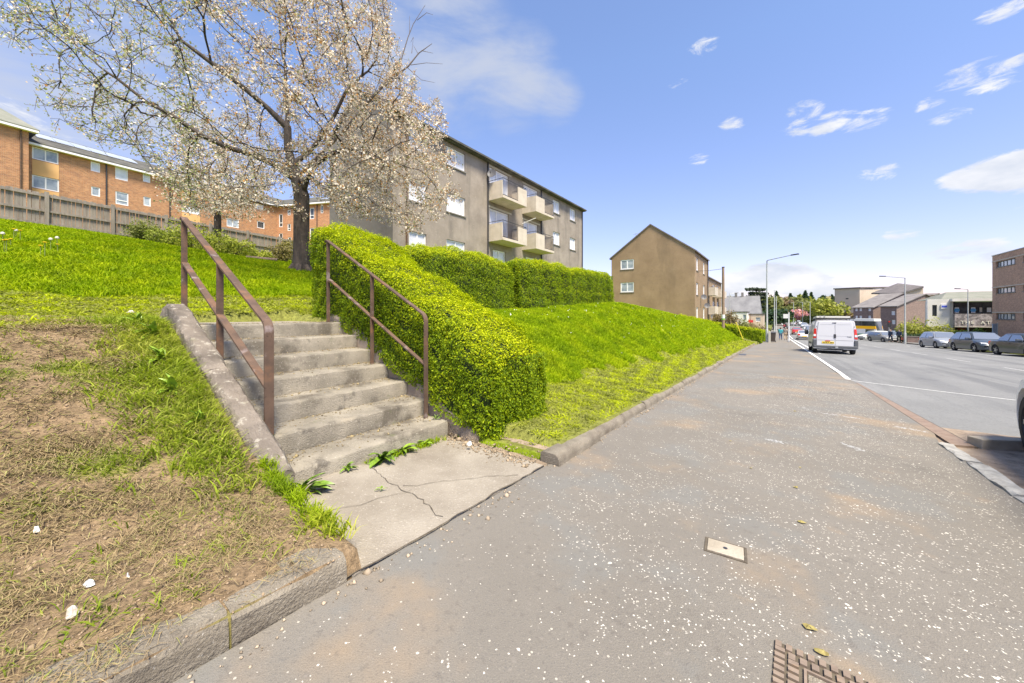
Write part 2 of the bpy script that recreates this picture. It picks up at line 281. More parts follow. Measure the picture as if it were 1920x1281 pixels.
# ------------------------------------------------------------------ terrain
def S(Y): return np.interp(Y, [-60, 0, 70, 90, 130, 200, 300, 420, 700], [2.4, 0, -2.8, -3.3, -3.4, -2.9, -1.2, 1.5, 5])
def sst(x, a, b):
    t = np.clip((x-a)/(b-a), 0, 1); return t*t*(3-2*t)
CR_Y = [-60, 2.7, 9, 17, 22, 32, 40, 46, 56, 70, 100, 700]
CR_U = [6, 6, 6.5, 6.5, 6.2, 5.6, 6.5, 8, 8, 8, 8, 8]
CR_Z = [1.1, 1.12, 1.25, 1.65, 1.35, .55, .4, .3, -.2, -2.4, -3, -3]
def ter(X, Y, holes=True):
    X = np.asarray(X, float); Y = np.asarray(Y, float); u = -X; s = S(Y)
    A = np.interp(u, [1.5, 1.75, 2.6, 3.1, 4.9, 5.6, 6.4, 8, 13.8, 22, 29.5, 34, 60, 110, 160], [.1, .12, .17, .36, 1.06, 1.12, 1.12, 1.42, 2.86, 4.25, 5.45, 5.9, 7.4, 9, 10])
    A = A+s*np.clip((6-u)/5, 0, 1)
    uc = np.interp(Y, CR_Y, CR_U); zc = np.interp(Y, CR_Y, CR_Z); zc = np.where(Y > 90, s+.1, zc)
    zus = s+.1+.1*(np.clip(u, 1.6, 2.9)-1.6)
    t = np.clip((u-2.9)/(uc-2.9), 0, 1); B = zus+(zc-zus)*np.sin(t*np.pi/2)
    o = np.clip(u-uc, 0, None); fl = np.where(Y > 60, .02, np.where(Y > 46, .1, 1))
    B = B+(.2*np.minimum(o, 9)+.13*np.clip(o-9, 0, 25)+.03*np.clip(o-34, 0, None))*np.interp(Y, [46, 60, 90, 120], [1, .6, .1, 0])
    z = A+(B-A)*sst(Y, 1.1, 2.7+np.clip(u-6, 0, 20)*.4)
    P = np.stack([X, Y], -1); z = z+.025*sn(P, .45, 3)*np.clip((u-1.7)*1.5, 0, 1)+.05*sn(P, .12, 5)*np.clip((u-6)/6, 0, 1)
    if holes:
        st = (Y > 1.0) & (Y < 2.76) & (u < 5.3); z = np.where(st, np.where(u < 2.82, s-.16, np.minimum(z, -.3+.45*(u-2.8))), z)
        z = np.where((Y > 1.05) & (Y < 2.76) & (u >= 5.3) & (u < 6.6), np.minimum(z, 1.0), z)
        hd = (Y >= 2.72) & (Y < 3.0) & (u < 4.9); z = np.where(hd, np.minimum(z, s+.05+.45*np.clip(u-2.3, 0, 9)), z)
    hill = np.interp(Y, [0, 200, 330, 460, 700], [0, 0, 5, 9, 12])*sst(np.abs(X-6), 12, 70)
    z = z+hill*(u >= 1.615)
    z = np.where(u < 1.615, np.where(X < 16.4, s-.35, s-.03)+hill, z)
    return z
lo_ = lambda a, b, st: np.arange(a, b-1e-6, st)
XS = np.concatenate([lo_(-420, -160, 40), lo_(-160, -40, 8), lo_(-40, -16, 1.5), lo_(-16, -8, .4), lo_(-8, -1.62, .055), [-1.62, -1.60], lo_(-1.5, 16.3, 2.2), [16.3, 16.5], lo_(20, 60, 6), lo_(60, 801, 50)])
YS = np.concatenate([lo_(-40, -6, 4), lo_(-6, -1.5, .3), lo_(-1.5, 6, .06), lo_(6, 20, .3), lo_(20, 60, 1.2), lo_(60, 130, 6), lo_(130, 801, 22)])
GX, GY = np.meshgrid(XS, YS, indexing='ij'); GZ = ter(GX, GY)
def dirtmask(X, Y):
    u = -X; P = np.stack([X, Y], -1)
    m = sst(1.2-Y, 0, .08)*sst(6.3-u+.35*sn(P, .5, 11), 0, .9)
    wall = sst(Y, .4+.25*sn(P, .9, 12), .85)*sst(u+.4*sn(P, 1.1, 15), 2.7, 3.7)*.9                      # green strip beside the wall
    patch = sst(sn(P, .55, 13)+.25*(Y < -.3), .25, .6)
    low = sst(u, 2.0, 1.7)*0
    return np.clip(m*(1-.85*wall)*(1-.6*patch), 0, 1)
def mownmask(X, Y):
    u = -X; P = np.stack([X, Y], -1); e = .25*sn(P, .35, 21)
    a = sst(3.1+e-u, 0, .25)*(Y > 2.8)
    b = sst(u, 4.8, 5.2)*sst(8.4+e-u, 0, .5)*(Y < 4.2)
    return np.clip(a+b, 0, 1)
def groundcol(X, Y):
    P = np.stack([X, Y], -1); n = sn(P, 1.3, 31); n2 = sn(P, 5, 32)
    g = np.array([.17, .23, .008])*(1+.25*n[..., None]); g = g*(1+.2*n2[..., None])
    mo = np.array([.2, .21, .05])*(1+.2*n[..., None]+.25*n2[..., None])
    di = np.array([.26, .185, .11])*(1+.18*n[..., None]+.22*n2[..., None])
    m = mownmask(X, Y)[..., None]; d = dirtmask(X, Y)[..., None]; c = g*(1-m)+mo*m; c = c*(1-d)+di*d
    far = sst(Y, 90, 200)[..., None]; c = c*(1-far)+np.array([.07, .1, .03])*far
    right = (X > 16)[..., None]; return np.clip(np.where(right & (far < .5), np.array([.11, .13, .04])*(1+.2*n2[..., None]), c), .01, 1)
V = np.stack([GX, GY, GZ], -1).reshape(-1, 3); nx, ny = GX.shape; I = np.arange(nx*ny).reshape(nx, ny)
F = np.stack([I[:-1, :-1], I[1:, :-1], I[1:, 1:], I[:-1, 1:]], -1).reshape(-1, 4)
def groundmat():
    m = bpy.data.materials.new('ground'); m.use_nodes = True; nt = m.node_tree; L = nt.links.new; bs = nt.nodes['Principled BSDF']; bs.inputs['Roughness'].default_value = .95; bs.inputs['Specular IOR Level'].default_value = .15
    a = nnode(nt, 'ShaderNodeVertexColor', layer_name='Col'); g = nnode(nt, 'ShaderNodeNewGeometry')
    n = nnode(nt, 'ShaderNodeTexNoise'); n.inputs['Scale'].default_value = 28; n.inputs['Detail'].default_value = 8; n.inputs['Roughness'].default_value = .7; L(g.outputs['Position'], n.inputs['Vector'])
    r = nnode(nt, 'ShaderNodeValToRGB'); e = r.color_ramp.elements; e[0].position = .35; e[0].color = (.55, .55, .55, 1); e[1].position = .65; e[1].color = (1.3, 1.3, 1.3, 1); L(n.outputs[0], r.inputs[0])
    mx = nnode(nt, 'ShaderNodeMix', data_type='RGBA', blend_type='MULTIPLY'); mx.inputs[0].default_value = 1; L(a.outputs[0], mx.inputs[6]); L(r.outputs[0], mx.inputs[7]); L(mx.outputs[2], bs.inputs['Base Color'])
    b = nnode(nt, 'ShaderNodeBump'); b.inputs['Strength'].default_value = .9; b.inputs['Distance'].default_value = .03; L(n.outputs[0], b.inputs['Height']); L(b.outputs[0], bs.inputs['Normal']); return m
tag(npmesh('ground', V, F, groundmat(), col=groundcol(GX, GY).reshape(-1, 3), smooth=True), kind='structure')
# ------------------------------------------------------------------ pavement, road
def asphalt(name, c1, c2, chip, chip_d, stain=None, bump=.4):
    m = mat(name, c1, c2, .5, lo=.3, hi=.7, rough=.85, bump=bump, bscale=160, layers=[((c1[0]*.62,)*3, 160, .54, .68, .6), ((min(1, c2[0]*1.7), min(1, c2[1]*1.7), c2[2]*1.6), 210, .58, .7, .55)]+(stain or []))
    if chip_d:
        nt = m.node_tree; L = nt.links.new; bs = nt.nodes['Principled BSDF']; src = bs.inputs['Base Color'].links[0].from_socket
        g = nnode(nt, 'ShaderNodeNewGeometry'); vo = nnode(nt, 'ShaderNodeTexVoronoi'); vo.inputs['Scale'].default_value = 26; L(g.outputs['Position'], vo.inputs['Vector'])
        lt = nnode(nt, 'ShaderNodeMath', operation='LESS_THAN'); L(vo.outputs['Distance'], lt.inputs[0]); lt.inputs[1].default_value = .13
        sp = nnode(nt, 'ShaderNodeSeparateColor'); L(vo.outputs['Color'], sp.inputs[0]); l2 = nnode(nt, 'ShaderNodeMath', operation='LESS_THAN'); L(sp.outputs[0], l2.inputs[0]); l2.inputs[1].default_value = chip_d
        mu = nnode(nt, 'ShaderNodeMath', operation='MULTIPLY'); L(lt.outputs[0], mu.inputs[0]); L(l2.outputs[0], mu.inputs[1])
        mx = nnode(nt, 'ShaderNodeMix', data_type='RGBA'); L(mu.outputs[0], mx.inputs[0]); L(src, mx.inputs[6]); mx.inputs[7].default_value = (*chip, 1); L(mx.outputs[2], bs.inputs['Base Color'])
    return m
M['pave'] = asphalt('pavement_asphalt', (.15, .136, .116), (.195, .178, .153), (.42, .39, .33), .25, [((.3, .215, .13), .8, .52, .7, .6), ((.1, .093, .083), 1.1, .58, .74, .5), ((.165, .165, .155), 1.4, .5, .62, .6), ((.25, .19, .13), 3.5, .62, .74, .4), ((.1, .088, .078), 24, .56, .68, .35), ((.27, .24, .21), 30, .6, .72, .35)])
M['road'] = asphalt('road_asphalt', (.155, .157, .155), (.205, .207, .203), None, 0, [((.1, .103, .106), 1.1, .5, .64, .65, (1.1, .03, 1)), ((.28, .28, .275), 1.3, .56, .7, .5, (.9, .04, 1)), ((.11, .11, .112), .7, .62, .66, .6), ((.09, .092, .095), 22, .54, .66, .5), ((.3, .3, .3), 35, .58, .7, .5), ((.1, .103, .11), .9, .56, .66, .4, (.55, .012, 1))])
def strip(name, x0f, x1f, ys, dz, mat_, nx=3, kind='structure', parent=None, wob=0):
    ys = np.asarray(ys, float); x0 = np.array([x0f(y) if callable(x0f) else x0f for y in ys]); x1 = np.array([x1f(y) if callable(x1f) else x1f for y in ys])
    t = np.linspace(0, 1, nx); X = x0[:, None]+(x1-x0)[:, None]*t; Y = np.repeat(ys[:, None], nx, 1); Z = S(Y)+dz
    V = np.stack([X, Y, Z], -1).reshape(-1, 3); I = np.arange(len(ys)*nx).reshape(len(ys), nx); F = np.stack([I[:-1, :-1], I[1:, :-1], I[1:, 1:], I[:-1, 1:]], -1).reshape(-1, 4)
    o = npmesh(name, V, F, mat_, parent)
    if kind: o['kind'] = kind
    return o
yl = np.concatenate([lo_(-8, 20, 1), lo_(20, 140, 4), lo_(140, 420, 15)])
PR = lambda y: float(np.interp(y, [-10, 6.0, 6.4, 12.6, 14, 60], [1.44, 1.44, 1.62, 1.5, 1.42, 1.42]))
PL = lambda y: float(np.interp(y, [-10, 35, 37.5, 42, 46, 60], [-1.6, -1.6, -1.45, -1.05, -1.3, -1.3]))
strip('pavement', PL, PR, yl, 0, M['pave'], 6)
RL = lambda y: float(np.interp(y, [7.15, 7.4, 12.6, 14, 60], [1.62, 1.62, 1.5, 1.42, 1.42]))
strip('road', RL, 13.2, [7.15, 7.4]+list(lo_(8, 20, 1))+list(lo_(20, 140, 4))+list(lo_(140, 420, 15)), -.03, M['road'], 5)
strip('pavement', 13.35, 16.4, [3, 7]+list(yl[yl > 10]), .07, M['road'], 3)
strip('far_kerb', 13.2, 13.35, [3, 7]+list(yl[yl > 10]), .075, M['kerb'], 2)
strip('verge_soil', lambda y: 1.3, 12.5, np.linspace(-8, 7.2, 20), -.02, M['soil'], 6)
# landing slab at the foot of the stairs
sb = MB()
pts = [(-1.61, .93), (-1.61, 2.66), (-2.86, 2.66), (-2.86, .98)]
sb.prism(pts, 'z', 0, .1); sb.v = [(x, y, float(S(y))+(.006 if z > .05 else -.1)) for x, y, z in sb.v]
sl_ = sb.build('landing_slab', M['slab']); tag(sl_, kind='structure')
# cracks: real grooves would be hairline; thin dark dirt-filled ribbons lie 3 mm proud of nothing but the slab
def ribbon(pts, w_, dz, name, m_, parent):
    pts = [Vector((x, y, 0)) for x, y in pts]; V = []; n = len(pts)
    for i, p in enumerate(pts):
        t = (pts[min(i+1, n-1)]-pts[max(i-1, 0)]).normalized(); q = Vector((-t.y, t.x, 0))*(w_*(.4+.9*random.random()))
        for s in (-1, 1): a = p+q*s; V.append((a.x, a.y, float(S(a.y))+dz))
    F = [(2*i, 2*i+2, 2*i+3, 2*i+1) for i in range(n-1)]
    return npmesh(name, V, F, m_, parent)
def jag(a, b, n, j):
    a = np.array(a); b = np.array(b); d = b-a; q = np.array([-d[1], d[0]])/np.linalg.norm(d); o = 0; r = []
    for i in range(n+1):
        o = .7*o+random.uniform(-j, j); r.append(tuple(a+d*i/n+q*(o if 0 < i < n else 0)))
    return r
M['crackdirt'] = mat('crack_dirt', (.07, .055, .04), (.12, .1, .07), 20)
ribbon(jag((-2.8, 1.75), (-1.66, 1.55), 26, .02), .0028, .0115, 'crack', M['crackdirt'], sl_)
ribbon(jag((-2.2, 1.66), (-1.66, 2.35), 18, .02), .0024, .012, 'crack', M['crackdirt'], sl_)
ribbon(jag((-2.1, 1.66), (-2.3, .98), 12, .02), .0018, .0125, 'crack', M['crackdirt'], sl_)
ribbon(jag((-1.615, .7), (-1.605, 2.75), 40, .008), .005, .0135, 'joint', M['crackdirt'], sl_)
ribbon(jag((-2.84, 1.0), (-2.84, 2.66), 30, .01), .02, .0145, 'joint', M['crackdirt'], sl_)
# ------------------------------------------------------------------ kerb stones
def kerbstone(x0, x1, y0, y1, h, name='kerb_stone', m_='kerb', parent=None, zb=-.2, bev=.018, rough=.006):
    mb = MB(); n = max(2, int((y1-y0)/.12)); V = []; F = []
    prof = [(x0, zb), (x0, h-.01), (x0+.02, h), (x1-.035, h), (x1-.008, h-.028), (x1, h-.06), (x1, zb)]
    for i in range(n+1):
        y = y0+(y1-y0)*i/n
        for x, z in prof: V.append((x+random.uniform(-1, 1)*rough, y+(random.uniform(-.004, .004) if 0 < i < n else 0), float(S(y))+z+random.uniform(-1, 1)*rough*(z > 0)))
    k = len(prof)
    for i in range(n):
        for j in range(k-1): F.append((i*k+j, (i+1)*k+j, (i+1)*k+j+1, i*k+j+1))
    F += [tuple(range(k)), tuple(n*k+j for j in range(k))[::-1]]
    mb.add(V, F); return mb.build(name, M[m_], parent, smooth=True)
kb = thing('kerb', None, None); kb['kind'] = 'structure'; kb.location = (-1.55, 0, 0)
y = -3.2
while y < .9:
    y1 = min(y+.915, .9)
    kerbstone(-1.8, -1.6, y+.005, y1-.005, .125, parent=kb, rough=.009); y = y1
y = 2.72; k = 0
while y < 36:
    ln = .915; xo = float(np.interp(y, [2.7, 4, 33, 36], [.06, 0, 0, .05]))
    kerbstone(-1.68+xo-.06, -1.56+xo, y+.006, y+ln-.006, .1-.02*(k % 3 == 1)+random.uniform(-.01, .01), parent=kb); y += ln; k += 1
# right-hand edging of the pavement and the kerb across the mouth of the parking strip
y = -1.0; k = 0
while y < 5.98:
    y1 = min(y+.9, 6.0); kerbstone(1.43, 1.57, y+.006, y1-.006, .022+random.uniform(-.004, .006), 'edging_stone', 'whitekerb', kb, rough=.012); y = y1; k += 1
def slabkerb(p, q, w_, h, name, m_, z0=-.2):
    p = Vector((*p, 0)); q = Vector((*q, 0)); t = (q-p).normalized(); nrm = Vector((-t.y, t.x, 0))*w_; mb = MB(); P = [p, q, q+nrm, p+nrm]
    mb.hexa([(a.x, a.y, float(S(a.y))+z0) for a in P]+[(a.x, a.y, float(S(a.y))+h) for a in P]); return mb.build(name, M[m_], kb, bevel=.012)
p0 = Vector((1.78, 6.14)); t_ = Vector((.75, .62)).normalized(); t_ = Vector((.83, .56)).normalized()
for i in range(6):
    a = p0+t_*(i*.92); b = p0+t_*(i*.92+.905); slabkerb(a, b, .14, .085, 'kerb_stone', 'kerb2')
mb = MB(); P = [(1.54, 6.03), (1.72, 6.12), (1.55, 11.9), (1.52, 11.9)]
mb.prism(P, 'z', 0, 1); mb.v = [(x, y, float(S(y))+(.004 if z > .5 else -.1)) for x, y, z in mb.v]; mb.build('dropped_kerb_plate', M['rusty_plate'], kb)
mb = MB(); P = [(1.721, 6.12), (1.75, 6.13), (1.57, 11.9), (1.551, 11.9)]
mb.prism(P, 'z', 0, 1); mb.v = [(x, y, float(S(y))+(-.006 if z > .5 else -.1)) for x, y, z in mb.v]; mb.build('gutter_joint', M['crackdirt'], kb)
# ------------------------------------------------------------------ painted lines
def paintline(name, pts, w_, dz=-.026, m_='line'):
    o = ribbon2(pts, w_, dz, name, m_); tag(o, kind='structure'); return o
def ribbon2(pts, w_, dz, name, m_='line'):
    P = []
    for i in range(len(pts)-1):
        a, b = np.array(pts[i], float), np.array(pts[i+1], float); n = max(1, int(np.linalg.norm(b-a)/2)); P += [tuple(a+(b-a)*k/n) for k in range(n)]
    P.append(pts[-1]); P = [Vector((x, y, 0)) for x, y in P]; V = []; n = len(P)
    for i, p in enumerate(P):
        t = (P[min(i+1, n-1)]-P[max(i-1, 0)]).normalized(); q = Vector((-t.y, t.x, 0))*w_/2
        for s in (-1, 1): a = p+q*s; V.append((a.x, a.y, float(S(a.y))+dz))
    return npmesh(name, V, [(2*i, 2*i+2, 2*i+3, 2*i+1) for i in range(n-1)], M[m_])
paintline('edge_line', [(1.47, 12.6), (1.5, 14.5), (1.5, 60), (1.5, 200)], .1, .004)
paintline('edge_line', [(1.95, 27), (1.95, 60), (1.95, 200)], .1)
paintline('give_way_line', [(1.46, 12.7), (3.0, 11.75), (4.0, 11.25), (7, 10.1)], .045)
for i in range(30):
    paintline('centre_line', [(7.2, 14+i*6.0), (7.2, 17+i*6.0)], .1, m_='wornline')
for i in range(26):
    paintline('lane_line', [(10.6, 16+i*6.0), (10.6, 18.2+i*6.0)], .09, m_='wornline')
# white spray marks on the pavement
def spray(pts, w_):
    n = 70; P = []
    for i in range(n):
        t = random.random()*(len(pts)-1); k = int(t); a, b = pts[k], pts[k+1]; f = t-k; x = a[0]+(b[0]-a[0])*f+random.gauss(0, w_*.35); yy = a[1]+(b[1]-a[1])*f+random.gauss(0, w_*.35); r = random.uniform(.002, .01)
        P.append((x, yy, r))
    V = []; F = []
    for j, (x, yy, r) in enumerate(P):
        b = len(V); V += [(x+r*math.cos(q)*1.6, yy+r*math.sin(q), float(S(yy))+.002+j*3e-6) for q in [0, 1.05, 2.09, 3.14, 4.19, 5.24]]; F.append(tuple(range(b, b+6)))
    return V, F
Vs, Fs = [], []
for pts in ([(.3, 7.35), (.55, 7.0), (.75, 7.1)], [(.6, 7.0), (.95, 6.95)], [(1.25, 6.7), (1.5, 6.6)], [(-.1, 4.9), (.05, 4.85)], [(.55, 5.3), (.7, 5.1)]):
    v_, f_ = spray(pts, .06); b = len(Vs); Vs += v_; Fs += [tuple(b+i for i in q) for q in f_]
o = npmesh('spray_marks', Vs, Fs, M['wornline']); tag(o, kind='structure')
# stone chips set in the asphalt, proud by a millimetre or two
n = 52000
cy = .25+12*rng.uniform(0, 1, n)**1.25; cx = rng.uniform(-1.56, 1.42, n)
keep = rng.uniform(0, 1, n) < np.clip(.45+.35*sn(np.stack([cx, cy], -1), .5, 41)+.7*sn(np.stack([cx, cy], -1), 3.0, 42, 2)+.15*(cx+.4), .06, 1)*np.clip((cx+1.75)/.9, .1, 1)
for hx, hy, hr in ((-.9, 1.1, .35), (-1.3, 1.3, .5)): keep &= ~(((cx-hx)**2+(cy-hy)**2 < hr**2) & (rng.uniform(0, 1, n) < .6))
cx, cy = cx[keep], cy[keep]; n = len(cx); k = 5; r = rng.lognormal(np.log(.0047), .26, n)*np.clip(cy*.05+.85, .8, 1.35)
ang = np.arange(k)*2*np.pi/k+rng.uniform(0, 6, n)[:, None]; rr = r[:, None]*rng.uniform(.5, 1.2, (n, k)); el = rng.uniform(.45, .95, n)[:, None]; rot = rng.uniform(0, 3.14, n)[:, None]
ax, ay = rr*np.cos(ang), rr*el*np.sin(ang); bx = ax*np.cos(rot)-ay*np.sin(rot); by = ax*np.sin(rot)+ay*np.cos(rot)
Xc = cx[:, None]+bx; Yc = cy[:, None]+by; Zr = S(Yc)+.0005; top = np.stack([cx, cy, S(cy)+.0015], -1)[:, None]
V = np.concatenate([np.stack([Xc, Yc, Zr], -1), top], 1).reshape(-1, 3); base = np.arange(n)[:, None]*(k+1)
F = np.stack([np.stack([base[:, 0]+i, base[:, 0]+(i+1) % k, base[:, 0]+k], -1) for i in range(k)], 1).reshape(-1, 3)
cc = np.array([.6, .565, .5])*rng.uniform(.55, 1.15, (n, 1))*np.array([1, 1, 1]); M['chip'] = leafmat('stone_chip', trans=0.0, rough=.7)
tag(npmesh('stone_chips', V, F, M['chip'], col=np.repeat(cc, k+1, 0)), kind='stuff')
# ------------------------------------------------------------------ stairs
st = thing('staircase', 'flight of seven worn concrete steps between two rusty handrails', 'stairs', (-2.8, 1.9, -.1))
def stepmesh(x_front, x_back, y0, y1, z0, z1):
    mb = MB(); n = 22; prof = [(x_front, z0), (x_front, z1-.022), (x_front-.006, z1-.008), (x_front-.022, z1), (x_front-.12, z1), (x_back, z1+.002), (x_back, z0)]; V = []; F = []; k = len(prof)
    for i in range(n+1):
        y = y0+(y1-y0)*i/n; w1 = random.gauss(0, .0025); ch = random.uniform(-.006, .001) if random.random() < .25 else 0
        for j, (x, z) in enumerate(prof): V.append((x+(w1+ch)*(j in (1, 2, 3)), y, z+(w1+ch)*.8*(j in (2, 3, 4))))
    for i in range(n):
        for j in range(k-1): F.append((i*k+j, i*k+j+1, (i+1)*k+j+1, (i+1)*k+j))
    F += [tuple(range(k))[::-1], tuple(n*k+j for j in range(k))]
    return mb.add(V, F)
for k in range(1, 8):
    xf = -(2.80+.358*(k-1)); zt = -.1+.167*k
    yb = 2.72 if k > 1 else 2.68
    stepmesh(xf, xf-.358-(.02 if k < 7 else -.05)-.1*(k < 7), 1.11, yb, zt-.167-.05, zt).build('step', M['concrete'], st, smooth=True)
# path at the top
pm = MB(); pm.prism([(-5.3, 1.1), (-5.3, 2.75), (-6.2, 2.8), (-12, 4.4), (-12, 3.2), (-6.4, 1.05)], 'z', 0, 1)
pm.v = [(x, y, (1.067 if x > -5.5 else (1.12 if x > -7 else 2.3))+(z-1)*.2) for x, y, z in pm.v]
pb = MB(); pb.box(-6.7, -5.255, 1.1, 2.75, .8, 1.064); tag(pb.build('top_path', M['slab'], bevel=.01), kind='structure')
# left wall
def wallmesh(top, y0, y1, depth, n=34, jit=.008):
    """top: list of (x,z); slab from z-depth to z following the line, with a rounded, chipped arris"""
    xs = np.linspace(top[0][0], top[-1][0], n); zs = np.interp(-xs, [-t[0] for t in top], [t[1] for t in top]); V = []; F = []
    prof = [(y0, 'b'), (y0-.0, -.3), (y0, -.035), (y0+.03, 0), (y1-.03, 0), (y1, -.035), (y1, -.3), (y1, 'b')]; k = len(prof)
    for x, z in zip(xs, zs):
        for (yy, d) in prof:
            if d == 'b': V.append((x, yy, z-depth))
            else: V.append((x+random.gauss(0, jit*.4), yy+random.gauss(0, jit*.5), z+d+random.gauss(0, jit*.6)))
    for i in range(n-1):
        for j in range(k): F.append((i*k+j, (i+1)*k+j, (i+1)*k+(j+1) % k, i*k+(j+1) % k))
    F += [tuple(range(k)), tuple((n-1)*k+j for j in range(k))[::-1]]
    return MB().add(V, F)
lw = thing('stair_wall', 'sloping lichen-stained concrete wall left of the steps, beside the dry grass', 'wall', (-2.7, 1.0, 0))
wallmesh([(-2.62, .16), (-2.74, .25), (-3.85, .73)], .93, 1.105, .7).build('wall_section', M['wallc'], lw, smooth=True)
wallmesh([(-3.858, .73), (-5.12, 1.28), (-5.3, 1.3), (-5.45, 1.24), (-5.55, 1.1)], .93, 1.105, .7).build('wall_section', M['wallc'], lw, smooth=True)
M['brownwall'] = mat('brown_stair_wall', (.27, .21, .155), (.36, .29, .22), 3, bump=.8, bscale=50, layers=[((.12, .09, .07), 2, .5, .7, .7), ((.42, .34, .25), 3, .58, .75, .6)])
rw = thing('stair_wall', 'brown concrete wall right of the steps, half hidden under the sloping hedge', 'wall', (-2.9, 2.8, -.1))
wallmesh([(-2.42, .0), (-2.6, .06), (-3.6, .55), (-5.0, 1.12), (-5.4, 1.2)], 2.725, 2.87, .75, jit=.012).build('wall_section', M['brownwall'], rw, smooth=True)
# ------------------------------------------------------------------ handrails: flat iron bar
def flatbar(pts, wy, t, seg=1):
    """bar swept in the x-z plane, wy wide across y (pts (x,z)), t thick"""
    def b(y):
        mb = MB(); V = []; F = []; n = len(pts)
        for i, (x, z) in enumerate(pts):
            p0 = Vector(pts[max(i-1, 0)]); p1 = Vector(pts[min(i+1, n-1)]); d = (p1-p0).normalized(); q = Vector((-d.y, d.x))*t/2
            for sy, sq in ((-1, -1), (1, -1), (1, 1), (-1, 1)): V.append((x+q.x*sq, y+sy*wy/2, z+q.y*sq))
        for i in range(n-1):
            for j in range(4): F.append((i*4+j, i*4+(j+1) % 4, (i+1)*4+(j+1) % 4, (i+1)*4+j))
        F += [(3, 2, 1, 0), tuple((n-1)*4+j for j in range(4))]
        return mb.add(V, F)
    return b
def bend(p, c, q, r=.05, n=5):      # rounded corner at c between p and q
    p, c, q = Vector(p), Vector(c), Vector(q); a = c+(p-c).normalized()*r; b = c+(q-c).normalized()*r
    return [tuple((1-t)**2*a+2*t*(1-t)*c+t*t*b) for t in [i/n for i in range(n+1)]]
def handrail(label, y, xt, zt, xb, zb, foot_b, xm, foot_m, foot_t, drop_t, drop_b, wy, tw):
    t = thing('handrail', label, 'handrail', (xb, y, foot_b))
    zl = lambda x: zb+(zt-zb)*(x-xb)/(xt-xb)
    pts = [(xt-.045, zt-.03)]+[(xt-.03, zt)]+bend((xt, zt), (xb, zb), (xb, zb-.5), .07)+[(xb, foot_b-.05)]
    flatbar(pts, wy, tw)(y).build('top_rail', M['rust'], t, bevel=.003)
    zm = lambda x: (zt-drop_t)+((zb-drop_b)-(zt-drop_t))*(x-xt)/(xb-xt)
    flatbar([(xt+.03, zm(xt+.03)), (xb-.012, zm(xb-.012))], wy*.95, tw*.95)(y).build('middle_rail', M['rust'], t, bevel=.003)
    for x, f in ((xm, foot_m), (xt, foot_t)):
        mb = MB(); mb.box(x-.011, x+.011, y-wy*.42, y+wy*.42, f-.05, zl(x)-.012); mb.build('post', M['rust'], t, bevel=.003)
    return t
handrail('rusty flat-bar handrail on the left of the steps, nearest the camera', 1.17, -5.65, 2.33, -3.22, 1.115, .07, -4.38, .67, 1.08, .53, .50, .066, .022)
handrail('rusty flat-bar handrail on the right of the steps, against the sloping hedge', 2.6, -5.12, 2.23, -3.05, 1.17, .067, -4.05, .568, 1.07, .54, .53, .05, .017)
